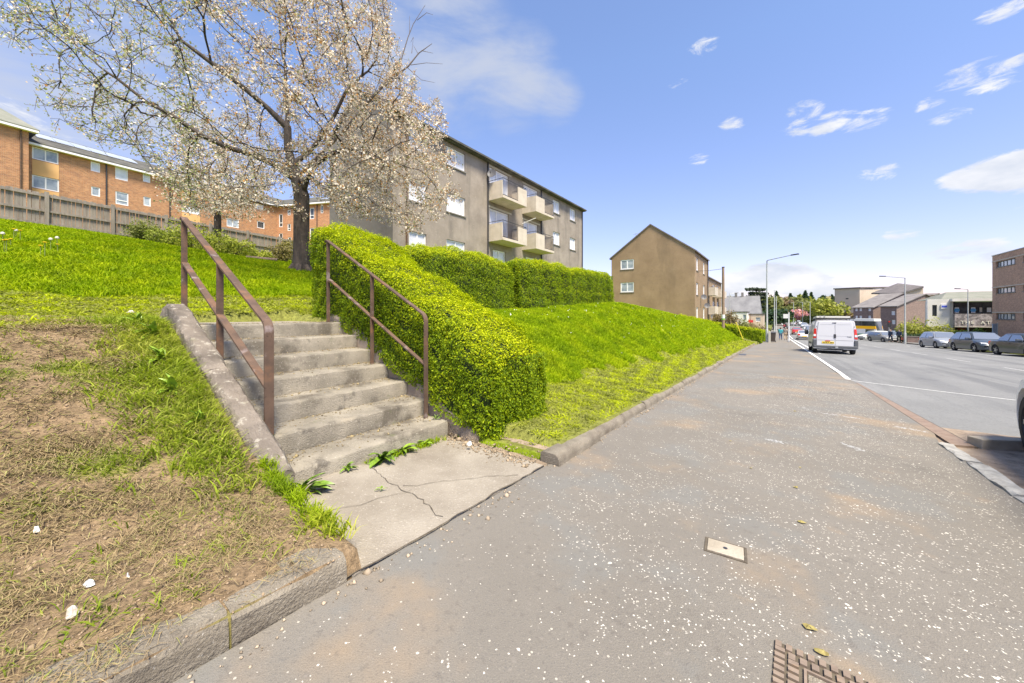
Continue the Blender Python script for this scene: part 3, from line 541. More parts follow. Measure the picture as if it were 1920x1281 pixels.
# ------------------------------------------------------------------ hedges
LG1 = np.array([.21, .3, .006]); LG2 = np.array([.58, .61, .01]); LG3 = np.array([.09, .14, .008])
def hedge(label, pts, width, h, name='hedge', n=30000, leaf=.03, lump=.05, side=-1, round_=.22, topc=1.0, group=None, base=None, endk=1.0, endh=.1):
    """pts: (x, y, zbase, ztop) along the middle line; leaves on a rounded box section"""
    pts = np.array(pts, float); seg = np.linalg.norm(np.diff(pts[:, :2], axis=0), axis=1); cum = np.concatenate([[0], np.cumsum(seg)]); Ltot = cum[-1]
    hd = thing(name, label, 'hedge', (pts[len(pts)//2, 0], pts[len(pts)//2, 1], pts[len(pts)//2, 2]), group=group)
    def surf(s, a, shrink=0.0):
        """s along [0,L], a around section 0..1 (left foot - top - right foot)"""
        c = np.stack([np.interp(s, cum, pts[:, i]) for i in range(4)], -1); i = np.clip(np.searchsorted(cum, s, side='right')-1, 0, len(seg)-1)
        d = np.diff(pts[:, :2], axis=0)/seg[:, None]; t = d[i]; q = np.stack([-t[:, 1], t[:, 0]], -1)
        H = c[:, 3]-c[:, 2]; W = width/2; per = 2*H+2*W; l = a*per
        # rounded section via superellipse angle
        endf = np.clip(np.minimum(s, Ltot-s)/(round_*endk), 0, 1); er = np.sqrt(np.clip(1-(1-endf)**2, 0, 1))
        x = np.where(l < H, -W, np.where(l < H+2*W, -W+(l-H), W)); z = np.where(l < H, l, np.where(l < H+2*W, H, per-l))
        ex = np.clip(np.abs(x)-(W-round_), 0, None)/round_; ez = np.clip(z-(H-round_), 0, None)/round_; m = np.sqrt(ex**2+ez**2)
        f = np.where(m > 1, 1/np.maximum(m, 1e-6), 1.0)
        x = np.where(m > 1, np.sign(x)*((W-round_)+ex*f*round_), x); z = np.where(m > 1, (H-round_)+ez*f*round_, z)
        x = x*(.8+.2*er); z = z*(1-endh+endh*er)
        nx_ = np.where(l < H, -1., np.where(l < H+2*W, 0., 1.)); nz_ = ((l >= H) & (l < H+2*W))*1.
        nx_ = np.where(m > .3, np.sign(x)*ex/np.maximum(m, .01), nx_); nz_ = np.where(m > .3, ez/np.maximum(m, .01), nz_)
        N = np.stack([q[:, 0]*nx_, q[:, 1]*nx_, nz_], -1)
        P = np.stack([c[:, 0]+q[:, 0]*x, c[:, 1]+q[:, 1]*x, c[:, 2]+z], -1)
        b = sn(P, .55, 51, 2)*lump+sn(P, 2.2, 52, 2)*lump*.45
        return P+N*(b-shrink)[:, None], N, nz_
    per = width*2+2*(pts[:, 3]-pts[:, 2]).mean()
    def caps(k, shrink=0.0):        # end faces
        ss = np.where(rng.uniform(0, 1, k) < .5, 0, Ltot); c = np.stack([np.interp(ss, cum, pts[:, i]) for i in range(4)], -1); i = np.where(ss > 0, len(seg)-1, 0); t = (np.diff(pts[:, :2], axis=0)/seg[:, None])[i]
        q = np.stack([-t[:, 1], t[:, 0]], -1); x = rng.uniform(-1, 1, k)*width/2*.86; z = rng.uniform(0, .93, k)*(c[:, 3]-c[:, 2]); sg = np.where(ss > 0, 1., -1.)
        N = np.stack([t[:, 0]*sg, t[:, 1]*sg, 0*sg], -1); P = np.stack([c[:, 0]+q[:, 0]*x, c[:, 1]+q[:, 1]*x, c[:, 2]+z], -1); b = sn(P, .9, 51, 2)*lump; return P+N*(b-shrink)[:, None], N, 0*sg
    nc = int(1.5*n*width*(pts[:, 3]-pts[:, 2]).mean()*2/(per*Ltot+2*width*(pts[:, 3]-pts[:, 2]).mean()))
    P, N, up = surf(rng.uniform(0, Ltot, n-nc), rng.uniform(0, 1, n-nc)); P2, N2, u2 = caps(nc); P = np.concatenate([P, P2]); N = np.concatenate([N, N2]); up = np.concatenate([up, u2])
    dep = np.abs(rng.normal(0, 1, n))*leaf*1.3; out = rng.uniform(0, 1, n) < .16; P = P-N*dep[:, None]+N*(out*rng.uniform(0, leaf*1.8, n))[:, None]
    gap = sn(P, 4.5, 57, 2)+.5*sn(P, 1.6, 58, 1); kp = (gap < .62+.5*np.clip(up, 0, 1)) | (rng.uniform(0, 1, n) < .25); P, N, up = P[kp], N[kp], up[kp]; n = len(P)
    V, F = leaves(P, N+np.array([0, 0, .35]), leaf, .55, .65)
    young = np.clip(.62*np.clip(up, 0, 1)*topc+.25*sn(P, 1.2, 55)+.2*rng.normal(size=n)+.05, 0, 1)[:, None]  # yellow new growth on top; sides coloured darker to stand for their shade
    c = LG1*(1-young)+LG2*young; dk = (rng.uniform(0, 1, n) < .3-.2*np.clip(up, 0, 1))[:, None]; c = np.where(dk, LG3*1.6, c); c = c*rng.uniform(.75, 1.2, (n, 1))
    if base is not None: c = c*base
    o = npmesh('foliage', V, F, M['leaf'], hd, np.repeat(c, 4, 0)); o['kind'] = 'stuff'
    # twiggy core, coloured dark to stand for inner shade, so that gaps show depth
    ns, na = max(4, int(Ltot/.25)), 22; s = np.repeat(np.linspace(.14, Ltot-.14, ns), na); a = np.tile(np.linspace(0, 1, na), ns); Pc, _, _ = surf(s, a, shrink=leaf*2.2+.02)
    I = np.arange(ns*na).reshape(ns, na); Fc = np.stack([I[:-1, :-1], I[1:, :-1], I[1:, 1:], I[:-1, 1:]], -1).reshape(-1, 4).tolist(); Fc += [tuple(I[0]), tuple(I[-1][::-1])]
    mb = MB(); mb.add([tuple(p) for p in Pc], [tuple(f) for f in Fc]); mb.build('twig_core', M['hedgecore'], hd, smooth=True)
    return hd
g_ = lambda x, y: float(ter(x, y, False))
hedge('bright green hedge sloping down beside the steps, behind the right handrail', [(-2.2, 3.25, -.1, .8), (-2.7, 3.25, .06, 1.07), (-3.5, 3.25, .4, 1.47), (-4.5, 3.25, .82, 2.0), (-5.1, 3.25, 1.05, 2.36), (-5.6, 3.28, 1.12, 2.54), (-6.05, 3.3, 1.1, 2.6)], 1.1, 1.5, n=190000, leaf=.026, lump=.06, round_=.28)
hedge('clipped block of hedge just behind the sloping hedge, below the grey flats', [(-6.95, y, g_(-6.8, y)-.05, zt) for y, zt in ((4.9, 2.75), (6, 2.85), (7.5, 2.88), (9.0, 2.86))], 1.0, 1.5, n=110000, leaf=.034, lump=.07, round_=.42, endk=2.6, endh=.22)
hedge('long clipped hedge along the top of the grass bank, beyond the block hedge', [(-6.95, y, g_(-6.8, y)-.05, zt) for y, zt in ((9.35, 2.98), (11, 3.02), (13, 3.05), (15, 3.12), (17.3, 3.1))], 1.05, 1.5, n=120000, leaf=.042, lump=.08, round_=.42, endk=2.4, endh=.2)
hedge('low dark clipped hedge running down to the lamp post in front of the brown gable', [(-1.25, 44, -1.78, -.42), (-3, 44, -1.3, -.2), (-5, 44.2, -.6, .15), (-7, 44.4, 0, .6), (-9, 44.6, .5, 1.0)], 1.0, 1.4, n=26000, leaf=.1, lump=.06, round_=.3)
hedge('short hedge on the pavement edge behind the grey wheelie bin', [(-1.5, 48, -2.0, -.75), (-1.5, 52, -2.1, -.85), (-1.5, 57, -2.3, -1.1)], .9, 1.3, n=9000, leaf=.12, lump=.06, round_=.25)
# ------------------------------------------------------------------ grass and debris
def infr(X, Y, Z, m=90):
    px, v, d = proj(X, Y, Z); return (d > .5) & (px > -m) & (px < 1920+m) & (v < 1281+m)
def blades(name, X, Y, hgt, wid, col, lean=.5, lay=0.0, mat_='grass', tip=1.25, z=None):
    n = len(X); Z = (ter(X, Y) if z is None else z)-.006; th = rng.uniform(0, 6.283, n); ph = rng.uniform(0, 6.283, n)
    le = np.clip(np.abs(rng.normal(lean, .25, n))+lay, 0, 1.45); h = hgt*rng.uniform(.5, 1.25, n); w_ = wid*rng.uniform(.7, 1.3, n)
    dx, dy, dz = np.cos(th)*np.sin(le), np.sin(th)*np.sin(le), np.cos(le); B = np.stack([X, Y, Z], -1); D = np.stack([dx, dy, dz], -1)
    m = B+D*(h*.55)[:, None]+np.array([0, 0, 1])*(h*.05)[:, None]; D2 = D+np.stack([np.cos(th)*.55, np.sin(th)*.55, -.35+0*th], -1); D2 /= np.linalg.norm(D2, axis=1)[:, None]; t = m+D2*(h*.5)[:, None]
    lift = (rng.uniform(.003, .022, n) if lay > .5 else np.zeros(n)); m[:, 2] += lift; B[:, 2] += lift*.6; t[:, 2] = np.maximum(t[:, 2]+lift*.4, B[:, 2]-.004)
    q = np.stack([np.cos(ph), np.sin(ph), 0*ph], -1)*(w_*.5)[:, None]
    V = np.stack([B-q, B+q, m+q*.85, m-q*.85, t], 1).reshape(-1, 3); i = np.arange(n)[:, None]*5
    F = np.concatenate([i+np.array([[0, 1, 2]]), i+np.array([[0, 2, 3]]), i+np.array([[3, 2, 4]])], 0)
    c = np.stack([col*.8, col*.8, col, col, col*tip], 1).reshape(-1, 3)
    o = npmesh(name, V, F, M[mat_], col=np.clip(c, 0, 1)); o['kind'] = 'stuff'; return o
def sample(n, u0, u1, y0, y1, dens, power=1.0):
    """points in the patch, thinned with distance from the camera's neighbourhood"""
    X = -rng.uniform(u0, u1, n); Y = rng.uniform(y0, y1, n); Z = ter(X, Y); d = np.sqrt(X**2+Y**2)
    k = infr(X, Y, Z) & (rng.uniform(0, 1, n) < np.clip((dens/np.maximum(d, .5))**power, 0, 1)) & ~((Y > .88) & (Y < 2.9) & (-X < 6.3)) & ~((Y > 2.8) & (Y < 3.75) & (-X > 2.2) & (-X < 6.05))
    return X[k], Y[k]
GC = np.array([.26, .37, .006]); GY_ = np.array([.46, .52, .012]); GD = np.array([.1, .17, .01]); STR = np.array([.38, .29, .15]); OL = np.array([.27, .27, .09])
def gcol(X, Y, seed, a=GC, b=GY_, c=GD, k=.8):
    n = len(X); P = np.stack([X, Y], -1); t = np.clip(.3+.45*sn(P, .5, seed)+.2*rng.normal(size=n), 0, 1)[:, None]; q = np.clip(.15-.4*sn(P, .9, seed+1)+.15*rng.normal(size=n), 0, .8)[:, None]
    col = a*(1-t)+b*t; col = col*(1-q)+c*q; return col*rng.uniform(.85, 1.15, (n, 1))
# lawn above the steps
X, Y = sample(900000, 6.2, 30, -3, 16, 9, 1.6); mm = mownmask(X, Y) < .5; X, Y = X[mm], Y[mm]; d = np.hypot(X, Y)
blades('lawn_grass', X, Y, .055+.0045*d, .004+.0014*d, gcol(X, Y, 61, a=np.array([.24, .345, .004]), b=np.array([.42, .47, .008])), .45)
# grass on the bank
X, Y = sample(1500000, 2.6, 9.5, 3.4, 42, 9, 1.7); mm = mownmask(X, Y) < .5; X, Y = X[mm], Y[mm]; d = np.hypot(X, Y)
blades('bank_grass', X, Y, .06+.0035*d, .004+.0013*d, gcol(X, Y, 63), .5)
# mown strip: clippings lying in clumps
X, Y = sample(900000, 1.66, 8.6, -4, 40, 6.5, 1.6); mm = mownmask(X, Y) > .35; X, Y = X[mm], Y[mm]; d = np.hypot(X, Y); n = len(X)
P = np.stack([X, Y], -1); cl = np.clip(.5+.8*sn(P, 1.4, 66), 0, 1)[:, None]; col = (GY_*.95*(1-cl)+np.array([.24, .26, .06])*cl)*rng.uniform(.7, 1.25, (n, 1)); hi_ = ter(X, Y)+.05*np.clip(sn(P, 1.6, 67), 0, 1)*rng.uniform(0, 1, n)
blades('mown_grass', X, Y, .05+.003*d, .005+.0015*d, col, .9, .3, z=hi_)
# dirt bank: dead thatch everywhere, lying; greener where it survived
X, Y = sample(900000, 1.62, 6.6, -4, .9, 4.2, 1.3); P = np.stack([X, Y], -1); dm = dirtmask(X, Y); nz = sn(P, 1.1, 71); kerbn = sst(-X, 2.4, 1.7)*sst(Y, -.3, .4); k = rng.uniform(0, 1, len(X)) < np.clip(.22+.6*nz+.25*(1-dm), .05, .9)*(1-.75*kerbn)*(1-.45*sst(-X, 2.8, 3.8)); X, Y, dm = X[k], Y[k], dm[k]; n = len(X); P = P[k]
t = rng.uniform(0, 1, (n, 1)); col = (np.array([.2, .15, .09])*(1-t)+STR*t); gr = (rng.uniform(0, 1, n) < .16+.5*(1-dm))[:, None]; col = np.where(gr, OL*(.7+.6*t), col)
hi_ = ter(X, Y)+.035*np.clip(sn(P, 1.3, 72)+.2, 0, 1)*rng.uniform(0, 1, n); d = np.hypot(X, Y)
blades('dead_grass', X, Y, (.045+.01*d)*rng.uniform(.6, 1.4, len(X)), .0012+.0008*d, col, 1.3, .8, 'straw', z=hi_)
# living tufts on the dirt bank
def tufts(name, cx_, cy_, per, sp, hgt, wid, col, lean=.5, lay=0, mat_='grass'):
    cx_ = np.repeat(cx_, per); cy_ = np.repeat(cy_, per); n = len(cx_); X = cx_+rng.normal(0, sp, n); Y = cy_+rng.normal(0, sp, n); k = (X < -1.64) & ((Y < .875) | (Y > 2.9)); X, Y = X[k], Y[k]
    return blades(name, X, Y, hgt, wid, col(X, Y), lean, lay, mat_)
X, Y = sample(26000, 1.66, 6.4, -3, .88, 4, 1); dm = dirtmask(X, Y); k = rng.uniform(0, 1, len(X)) < (.04+.55*(1-dm)); X, Y = X[k], Y[k]
tufts('grass_tufts', X, Y, 14, .035, .06, .006, lambda x, y: gcol(x, y, 75, a=np.array([.25, .32, .03]), b=np.array([.42, .42, .09])), .75, .15)
# lush strip along the stair wall
n = 1100; u = rng.uniform(2.5, 5.4, n); u = u[rng.uniform(0, 1, n) < sst(u, 2.5, 3.8)*.8+.2]; n = len(u); Y = .87-np.abs(rng.normal(0, .19, n)); tufts('wall_side_grass', -u, Y, 14, .03, .12, .009, lambda x, y: gcol(x, y, 77, a=np.array([.27, .34, .03]), b=np.array([.44, .44, .09]))*rng.uniform(.75, 1.25, (len(x), 1)), .75)
X = np.concatenate([rng.uniform(-2.65, -1.9, 26)]); Y = np.full(26, .93)+rng.normal(0, .02, 26)
def edge_tufts(name, X, Y, Z, per, hgt, wid, col):
    X = np.repeat(X, per)+rng.normal(0, .022, len(X)*per); Y = np.repeat(Y, per)+rng.normal(0, .022, len(Y)*per); Z = np.repeat(Z, per); return blades(name, X, Y, hgt, wid, col(X, Y), .6, z=Z)
X = np.concatenate([X, rng.uniform(-2.75, -1.75, 50)]); Y = np.concatenate([Y, np.full(50, .96)+rng.normal(0, .02, 50)]); edge_tufts('slab_edge_grass', X, Y, ter(X, Y)+.0, 22, .07, .006, lambda x, y: gcol(x, y, 78, b=np.array([.5, .5, .06])))
X = rng.uniform(-3.0, -2.85, 10)*0-2.78+rng.normal(0, .02, 10); X = np.concatenate([X, -2.79+.06*rng.uniform(0, 1, 26)]); Y = np.concatenate([rng.uniform(1.7, 2.6, 10), rng.uniform(1.95, 2.62, 26)]); edge_tufts('step_foot_grass', X, Y, S(Y)+.01, 14, .06, .006, lambda x, y: gcol(x, y, 79))
# crumbs of soil, stones and clippings: bank foot, steps and joints
def crumbs(name, X, Y, Z, r, col, mat_='chip'):
    n = len(X); base = np.array([[1, 0, 0], [0, 1, 0], [-1, 0, 0], [0, -1, 0], [0, 0, .8], [0, 0, -.8]]); s = r[:, None, None]*rng.uniform(.6, 1.3, (n, 6, 1)); a = rng.uniform(0, 6.28, n); ca, sa_ = np.cos(a)[:, None], np.sin(a)[:, None]
    B = np.repeat(base[None], n, 0)*s; V = np.stack([B[..., 0]*ca-B[..., 1]*sa_+X[:, None], B[..., 0]*sa_+B[..., 1]*ca+Y[:, None], B[..., 2]+Z[:, None]], -1).reshape(-1, 3); f = np.array([[0, 1, 4], [1, 2, 4], [2, 3, 4], [3, 0, 4], [1, 0, 5], [2, 1, 5], [3, 2, 5], [0, 3, 5]])
    F = (np.arange(n)[:, None, None]*6+f[None]).reshape(-1, 3); o = npmesh(name, V, F, M[mat_], col=np.repeat(col, 6, 0)); o['kind'] = 'stuff'; return o
X, Y = sample(60000, 1.6, 6.4, -3, .88, 3, 1.2); k = rng.uniform(0, 1, len(X)) < dirtmask(X, Y)*.55; X, Y = X[k], Y[k]; n = len(X)
crumbs('soil_crumbs', X, Y, ter(X, Y)+.002, rng.lognormal(np.log(.0048), .4, n), np.array([.25, .185, .12])*rng.uniform(.55, 1.5, (n, 1)))
n = 2600; k = rng.integers(1, 8, n); X = -(2.80+.358*(k-1))-np.abs(rng.normal(.3, .09, n)).clip(.03, .345); Y = rng.uniform(1.13, 2.68, n); e = rng.uniform(0, 1, n) < .4; Y = np.where(e, np.where(rng.uniform(0, 1, n) < .5, 1.14+np.abs(rng.normal(0, .08, n)), 2.68-np.abs(rng.normal(0, .1, n))), Y)
crumbs('step_litter', X, Y, -.1+.167*k+.004, rng.lognormal(np.log(.005), .5, n), np.where(rng.uniform(0, 1, (n, 1)) < .5, np.array([.3, .24, .13]), np.array([.2, .16, .1]))*rng.uniform(.6, 1.3, (n, 1)))
n = 1600; X = -1.6-np.abs(rng.normal(0, .035, n))*np.where(rng.uniform(0, 1, n) < .8, -1, 0); Y = rng.uniform(-1, 36, n); X = np.where(Y > 2.7, -1.54+np.abs(rng.normal(0, .04, n)), -1.59+np.abs(rng.normal(0, .06, n)))
crumbs('kerb_foot_grit', X, Y, S(Y)+.003, rng.lognormal(np.log(.007), .5, n), np.array([.32, .26, .19])*rng.uniform(.5, 1.4, (n, 1)))
n = 500; X = rng.uniform(-2.8, -1.7, n); Y = 2.64+rng.normal(0, .07, n); crumbs('hedge_foot_soil', X, Y, S(Y)+.01+.06*np.clip((Y-2.62)*4, 0, 1), rng.lognormal(np.log(.007), .5, n), np.array([.27, .21, .14])*rng.uniform(.6, 1.5, (n, 1)))
mb = MB(); n = 14
Vv = []; Ff = []
for i in range(n+1):
    for j in range(5):
        x = -2.85+1.25*i/n; yy = 2.6+.11*j; Vv.append((x, yy, float(S(yy))+[-.05, -.01, .02, .06, -.05][j]+random.uniform(0, .012)))
for i in range(n):
    for j in range(4): Ff.append((i*5+j, (i+1)*5+j, (i+1)*5+j+1, i*5+j+1))
tag(mb.add(Vv, Ff).build('soil_heap', M['soil'], smooth=True), kind='structure')
# ------------------------------------------------------------------ weeds with countable leaves
def weed(label, x, y, z, nl, ln, spread=1.0, col=(.13, .22, .02), group=None, up=.5, az=(0, 360)):
    t = thing('weed', label, 'weed', (x, y, z), group=group); m = M.setdefault('weed%d' % int(col[0]*1000), mat('weed_leaf_%d' % int(col[0]*1000), (col[0]*.7, col[1]*.7, col[2]), (col[0]*1.3, col[1]*1.3, col[2]*1.3), 30, rough=.45))
    V = []; F = []; n = 6
    for i in range(n+1):
        f = i/n; w_ = .13*math.sin(math.pi*min(1, f*.93+.06))**.8; zc = .62*f-.75*f*f; V += [(f, -w_, zc+.03), (f, 0, zc-.015), (f, w_, zc+.03)]
    for i in range(n): F += [(3*i, 3*i+3, 3*i+4, 3*i+1), (3*i+1, 3*i+4, 3*i+5, 3*i+2)]
    me = MB().add(V, F).build('leaf', m, t, smooth=True, world=False); base = me.data; bpy.data.objects.remove(me)
    for k in range(nl):
        o = inst(base, t, (random.gauss(0, .008), random.gauss(0, .008), random.uniform(0, .02)), None, 'leaf'); s = ln*random.uniform(.6, 1.1)
        o.scale = (s*spread, s*random.uniform(.8, 1.3), s); o.rotation_euler = (random.uniform(-.3, .3), -random.uniform(-.1, up*1.6), R(random.uniform(*az)))
    return t
weed('dock weed rooted where the left wall meets the landing slab', -2.62, 1.16, -.045, 18, .19, up=.7, az=(-110, 80))
weed('dandelion-like weed at the foot of the bottom step, in its middle', -2.74, 1.86, -.07, 22, .17, up=.45, az=(-100, 100), col=(.15, .25, .02))
weed('small leafy weed beside the larger one at the foot of the bottom step', -2.76, 2.08, -.08, 16, .13, up=.6, az=(-100, 100), col=(.19, .3, .02))
weed('dark weed growing from the left end of the second step', -3.26, 1.17, .08, 8, .17, up=1, az=(-60, 120))
weed('leafy weed growing from the left end of the third step', -3.62, 1.16, .24, 9, .18, up=1.1, az=(-60, 120))
weed('thin weed growing from the left end of the fourth step', -3.98, 1.16, .42, 6, .14, up=1.2, az=(-60, 120), col=(.1, .16, .02))
weed('low ragged weed at the foot of the bottom step, nearest its right end', -2.77, 2.36, -.085, 20, .09, up=.5, az=(-120, 120), col=(.19, .3, .02))
weed('small pale weed against the bottom step, left of its middle', -2.76, 1.55, -.055, 14, .08, up=.7, az=(-120, 120), col=(.15, .25, .02))
weed('flat weed at the right end of the bottom step under the handrail', -2.9, 2.62, .07, 7, .07, up=.8)
weed('tiny weed sprouting from the crack in the landing slab', -2.25, 1.52, -.05, 7, .045, up=.5, col=(.19, .3, .02))
for k, (u, y, ln) in enumerate(((3.25, .76, .13), (3.7, .7, .14), (4.2, .72, .16), (4.7, .75, .16), (5.0, .7, .14))):
    weed(['long-leaved weed on the grass side of the stair wall, lowest of the row', 'long-leaved weed on the grass side of the stair wall, second up from the kerb', 'long-leaved weed on the grass side of the stair wall, middle of the row', 'long-leaved weed on the grass side of the stair wall, second from the top', 'long-leaved weed on the grass side of the stair wall, highest of the row'][k], -u, y, g_(-u, y), 22, ln, up=.9, group='weeds along the stair wall', az=(-200, 20), col=(.19, .3, .02))
# dandelions on the lawn
def dandelion(label, x, y, kind, group):
    z = g_(x, y); t = thing('dandelion', label, 'dandelion', (x, y, z), group=group); h = random.uniform(.2, .3)
    MB().tube([(x, y, z), (x+.01, y, z+h)], .006, 5).build('stalk', M['stalk'], t); mb = MB(); r = .035
    if kind: mb.tube([(x+.01, y, z+h-.01), (x+.01, y, z+h+.005), (x+.01, y, z+h+.012)], [.01, r, r*.6], 9)
    else: mb.tube([(x+.01, y, z+h-.03), (x+.01, y, z+h-.015), (x+.01, y, z+h+.015), (x+.01, y, z+h+.03)], [.008, r*.9, r*.9, .008], 9)
    mb.build('flower_head' if kind else 'seed_head', M['yellow'] if kind else M['fluff'], t, smooth=True)
M['stalk'] = mat('dandelion_stalk', (.2, .25, .06)); M['yellow'] = mat('dandelion_yellow', (.8, .55, .01)); M['fluff'] = mat('dandelion_fluff', (.6, .58, .5))
DY = iter(['yellow dandelion flower just below the leftmost white clock', 'yellow dandelion flower right of the leftmost white clock', 'lowest yellow dandelion under the leftmost clock', 'yellow dandelion flower right beside the farthest-right clock', 'yellow dandelion of the nearer pair, left one', 'yellow dandelion of the nearer pair, right one', 'yellow dandelion nearest the left edge of the photograph', 'yellow dandelion second from the left edge, lowest on the lawn'])
DL = iter(['leftmost white dandelion clock standing in the lawn','white dandelion clock between the two flower groups at the left','white dandelion clock farthest right in the lawn','white dandelion clock at the very edge of the photograph'])
for k, (px, d, kd) in enumerate(((30, 8.5, 0), (26, 7.8, 1), (38, 7.8, 1), (20, 7.2, 1), (107, 8, 0), (108, 7.6, 1), (95, 7.8, 0), (76, 6.9, 1), (84, 6.9, 1), (8, 6.7, 1), (12, 6.7, 1), (5, 7.4, 0))):
    x, y = at(px, d)
    dandelion(next(DY) if kd else next(DL), x, y, kd, 'dandelion flowers in the lawn' if kd else 'dandelion clocks in the lawn')
M['daisy'] = mat('white_petals', (.75, .75, .7))
# small flowers on the bank: too many to count
n = 200; Y = rng.uniform(6, 34, n); X = -rng.uniform(3.2, 7, n); Z = ter(X, Y)+.1; V, F = leaves(np.stack([X, Y, Z], -1), np.tile([.3, -.3, 1.], (n, 1)), .032, .9, .4)
o = npmesh('bank_daisies', V, F, M['fluff']); tag(o, kind='stuff')
# litter
def scrap(label, x, y, r, m_, z=None, cat='litter', name='paper_scrap', h=.02):
    z = g_(x, y) if z is None else z; mb = MB(); n = 9; V = [(x, y, z+h*1.3)]; F = []
    for q in (0, 1):
        for i in range(n):
            a = 6.283*i/n; rr = r*(.55+.45*q)*random.uniform(.6, 1.2); V.append((x+rr*math.cos(a), y+rr*math.sin(a)*.7, z+(h*random.uniform(.4, 1.4) if q == 0 else .006)))
    for i in range(n): j = (i+1) % n; F += [(0, 1+i, 1+j), (1+i, 1+n+i, 1+n+j, 1+j)]
    tag(mb.add(V, F).build(name, m_), label, cat)
M['paper'] = mat('paper', (.7, .7, .68)); M['leafbrown'] = mat('dry_clump', (.2, .16, .05), (.32, .27, .09), 60); M['pebble'] = mat('pebble', (.45, .4, .34), (.6, .55, .48), 20)
def gp(px, v, z0=0.0):              # ground point on the street plane
    x = (px-960)/FPX; yv = (v-HZ)/FPX; d = (CAMZ-z0)/(yv-.04*(CA+SA*x)); return at(px, d)
def bp(px, v):                      # point on the grass bank under a pixel, found by marching
    x = (px-960)/FPX
    for k in range(40, 2000):
        d = k*.02; X, Y = d*(-SA+CA*x), d*(CA+SA*x); Z = CAMZ-d*(v-HZ)/FPX
        if X < -1.6 and Z < g_(X, Y): return X, Y
    return X, Y
for px, v, r, lb in ((168, 1100, .028, 'crumpled white paper scrap on the bare soil near the kerb'), (70, 1003, .02, 'dull white paper scrap half buried in the soil at the far left'), (240, 1092, .008, 'tiny white scrap just right of the crumpled paper'), (215, 640, .015, 'small white scrap on the soil below the upper lawn')):
    x, y = bp(px, v); scrap(lb, x, y, r, M['paper'])
for px, v, r, lb in ((135, 1165, .026, 'pale flat stone lying in the dead grass above the kerb'), (245, 588, .06, 'pale stone at the edge of the upper lawn, left of the stair wall')):
    x, y = bp(px, v); scrap(lb, x, y, r, M['pebble'], cat='stone', name='stone', h=.03)
for px, v, r, lb in ((1504, 981, .022, 'small dry clump of grass right of the concrete marker'), (1519, 1180, .024, 'dry clump of cut grass just beyond the drain cover'), (1543, 1228, .024, 'darker clump of cut grass on the rim of the drain cover'), (1492, 915, .02, 'yellowish leaf lying flat in the middle of the pavement'), (1500, 878, .014, 'brown fleck on the pavement beyond the yellowish leaf'), (1408, 879, .012, 'dark fleck on the pavement left of the brown fleck'), (1370, 828, .014, 'small dark clod on the pavement, farthest of the flecks'), (1490, 772, .02, 'pale green leaf far along the pavement')):
    x, y = gp(px, v); scrap(lb, x, y, r, M['leafbrown'], z=float(S(y))+.002, cat='debris', name='grass_clump', h=r*.5)
x, y = gp(880, 845); scrap('white lump of rubble at the foot of the hedge by the landing', x, y, .03, M['paper'], z=float(S(y))+.05, cat='stone', name='rubble', h=.03)
# ------------------------------------------------------------------ covers in the pavement
def cover_small():
    c = gp(1360, 1031); t = thing('stopcock_cover', 'small pale concrete marker plate with a dark centre hole, set in the pavement', 'cover', (c[0], c[1], float(S(c[1]))))
    me = lambda mb, n, m_: mb.build(n, m_, t, world=False, bevel=.002)
    mb = MB(); mb.box(-.085, .085, -.062, .062, -.03, .008); o = me(mb, 'plate', M['kerb2'])
    mb = MB(); mb.tube([(0, 0, .009), (0, 0, .0105)], .011, 12); me(mb, 'centre_hole', M['blackmetal'])
    mb = MB(); mb.box(-.1, -.087, -.075, .075, -.03, .0055); mb.box(.087, .1, -.075, .075, -.03, .0055); mb.box(-.087, .087, -.075, -.064, -.03, .0055); mb.box(-.087, .087, .064, .075, -.03, .0055); me(mb, 'surround', M['crackdirt'])
    t.rotation_euler = (-math.atan(.04), 0, R(5)); return t
cover_small()
def cover_big():
    a = gp(1452, 1201); t = thing('drain_cover', 'square cast-iron drain cover with a ribbed rusty rim and concrete infill', 'drain cover', (a[0], a[1], float(S(a[1]))))
    W = .52
    mb = MB(); mb.box(0, W, -W, 0, -.05, .0022); mb.build('frame_bed', M['crackdirt'], t, world=False)
    mb = MB(); mb.box(.1, W-.1, -W+.1, -.1, -.04, .0055); mb.build('concrete_infill', M['kerb'], t, world=False)
    for q in range(2):              # two rings of bars round the infill
        o = .004+q*.04; ln = W-2*o; 
        for s in range(4):
            k = int(ln/.032)
            for i in range(k):
                u0 = o+i*ln/k; u1 = u0+ln/k-.013; r0, r1 = o, o+.03; mb = MB()
                if s == 0: mb.box(u0, u1, -r1, -r0, -.03, .011)
                elif s == 1: mb.box(u0, u1, -W+r0, -W+r1, -.03, .011)
                elif s == 2 and r1 < u0 < W-r1-.03: mb.box(r0, r1, -u1, -u0, -.03, .011)
                elif s == 3 and r1 < u0 < W-r1-.03: mb.box(W-r1, W-r0, -u1, -u0, -.03, .011)
                if mb.v: mb.build('rim_bar', M['drain_iron'], t, world=False)
    mb = MB(); mb.box(.088, .096, -W+.088, -.088, -.03, .012); mb.box(W-.096, W-.088, -W+.088, -.088, -.03, .012); mb.box(.096, W-.096, -.096, -.088, -.03, .012); mb.box(.096, W-.096, -W+.088, -W+.096, -.03, .012); mb.build('inner_rim', M['drain_iron'], t, world=False)
    t.rotation_euler = (-math.atan(.04), 0, R(-2))
cover_big()
x, y = gp(1385, 665); mb = MB(); mb.box(x-.3, x+.3, y-.3, y+.3, float(S(y))-.05, float(S(y))+.012); tag(mb.build('manhole_cover', M['blackmetal']), 'flat dark manhole cover where the pavement narrows beyond the grass bank', 'manhole cover')
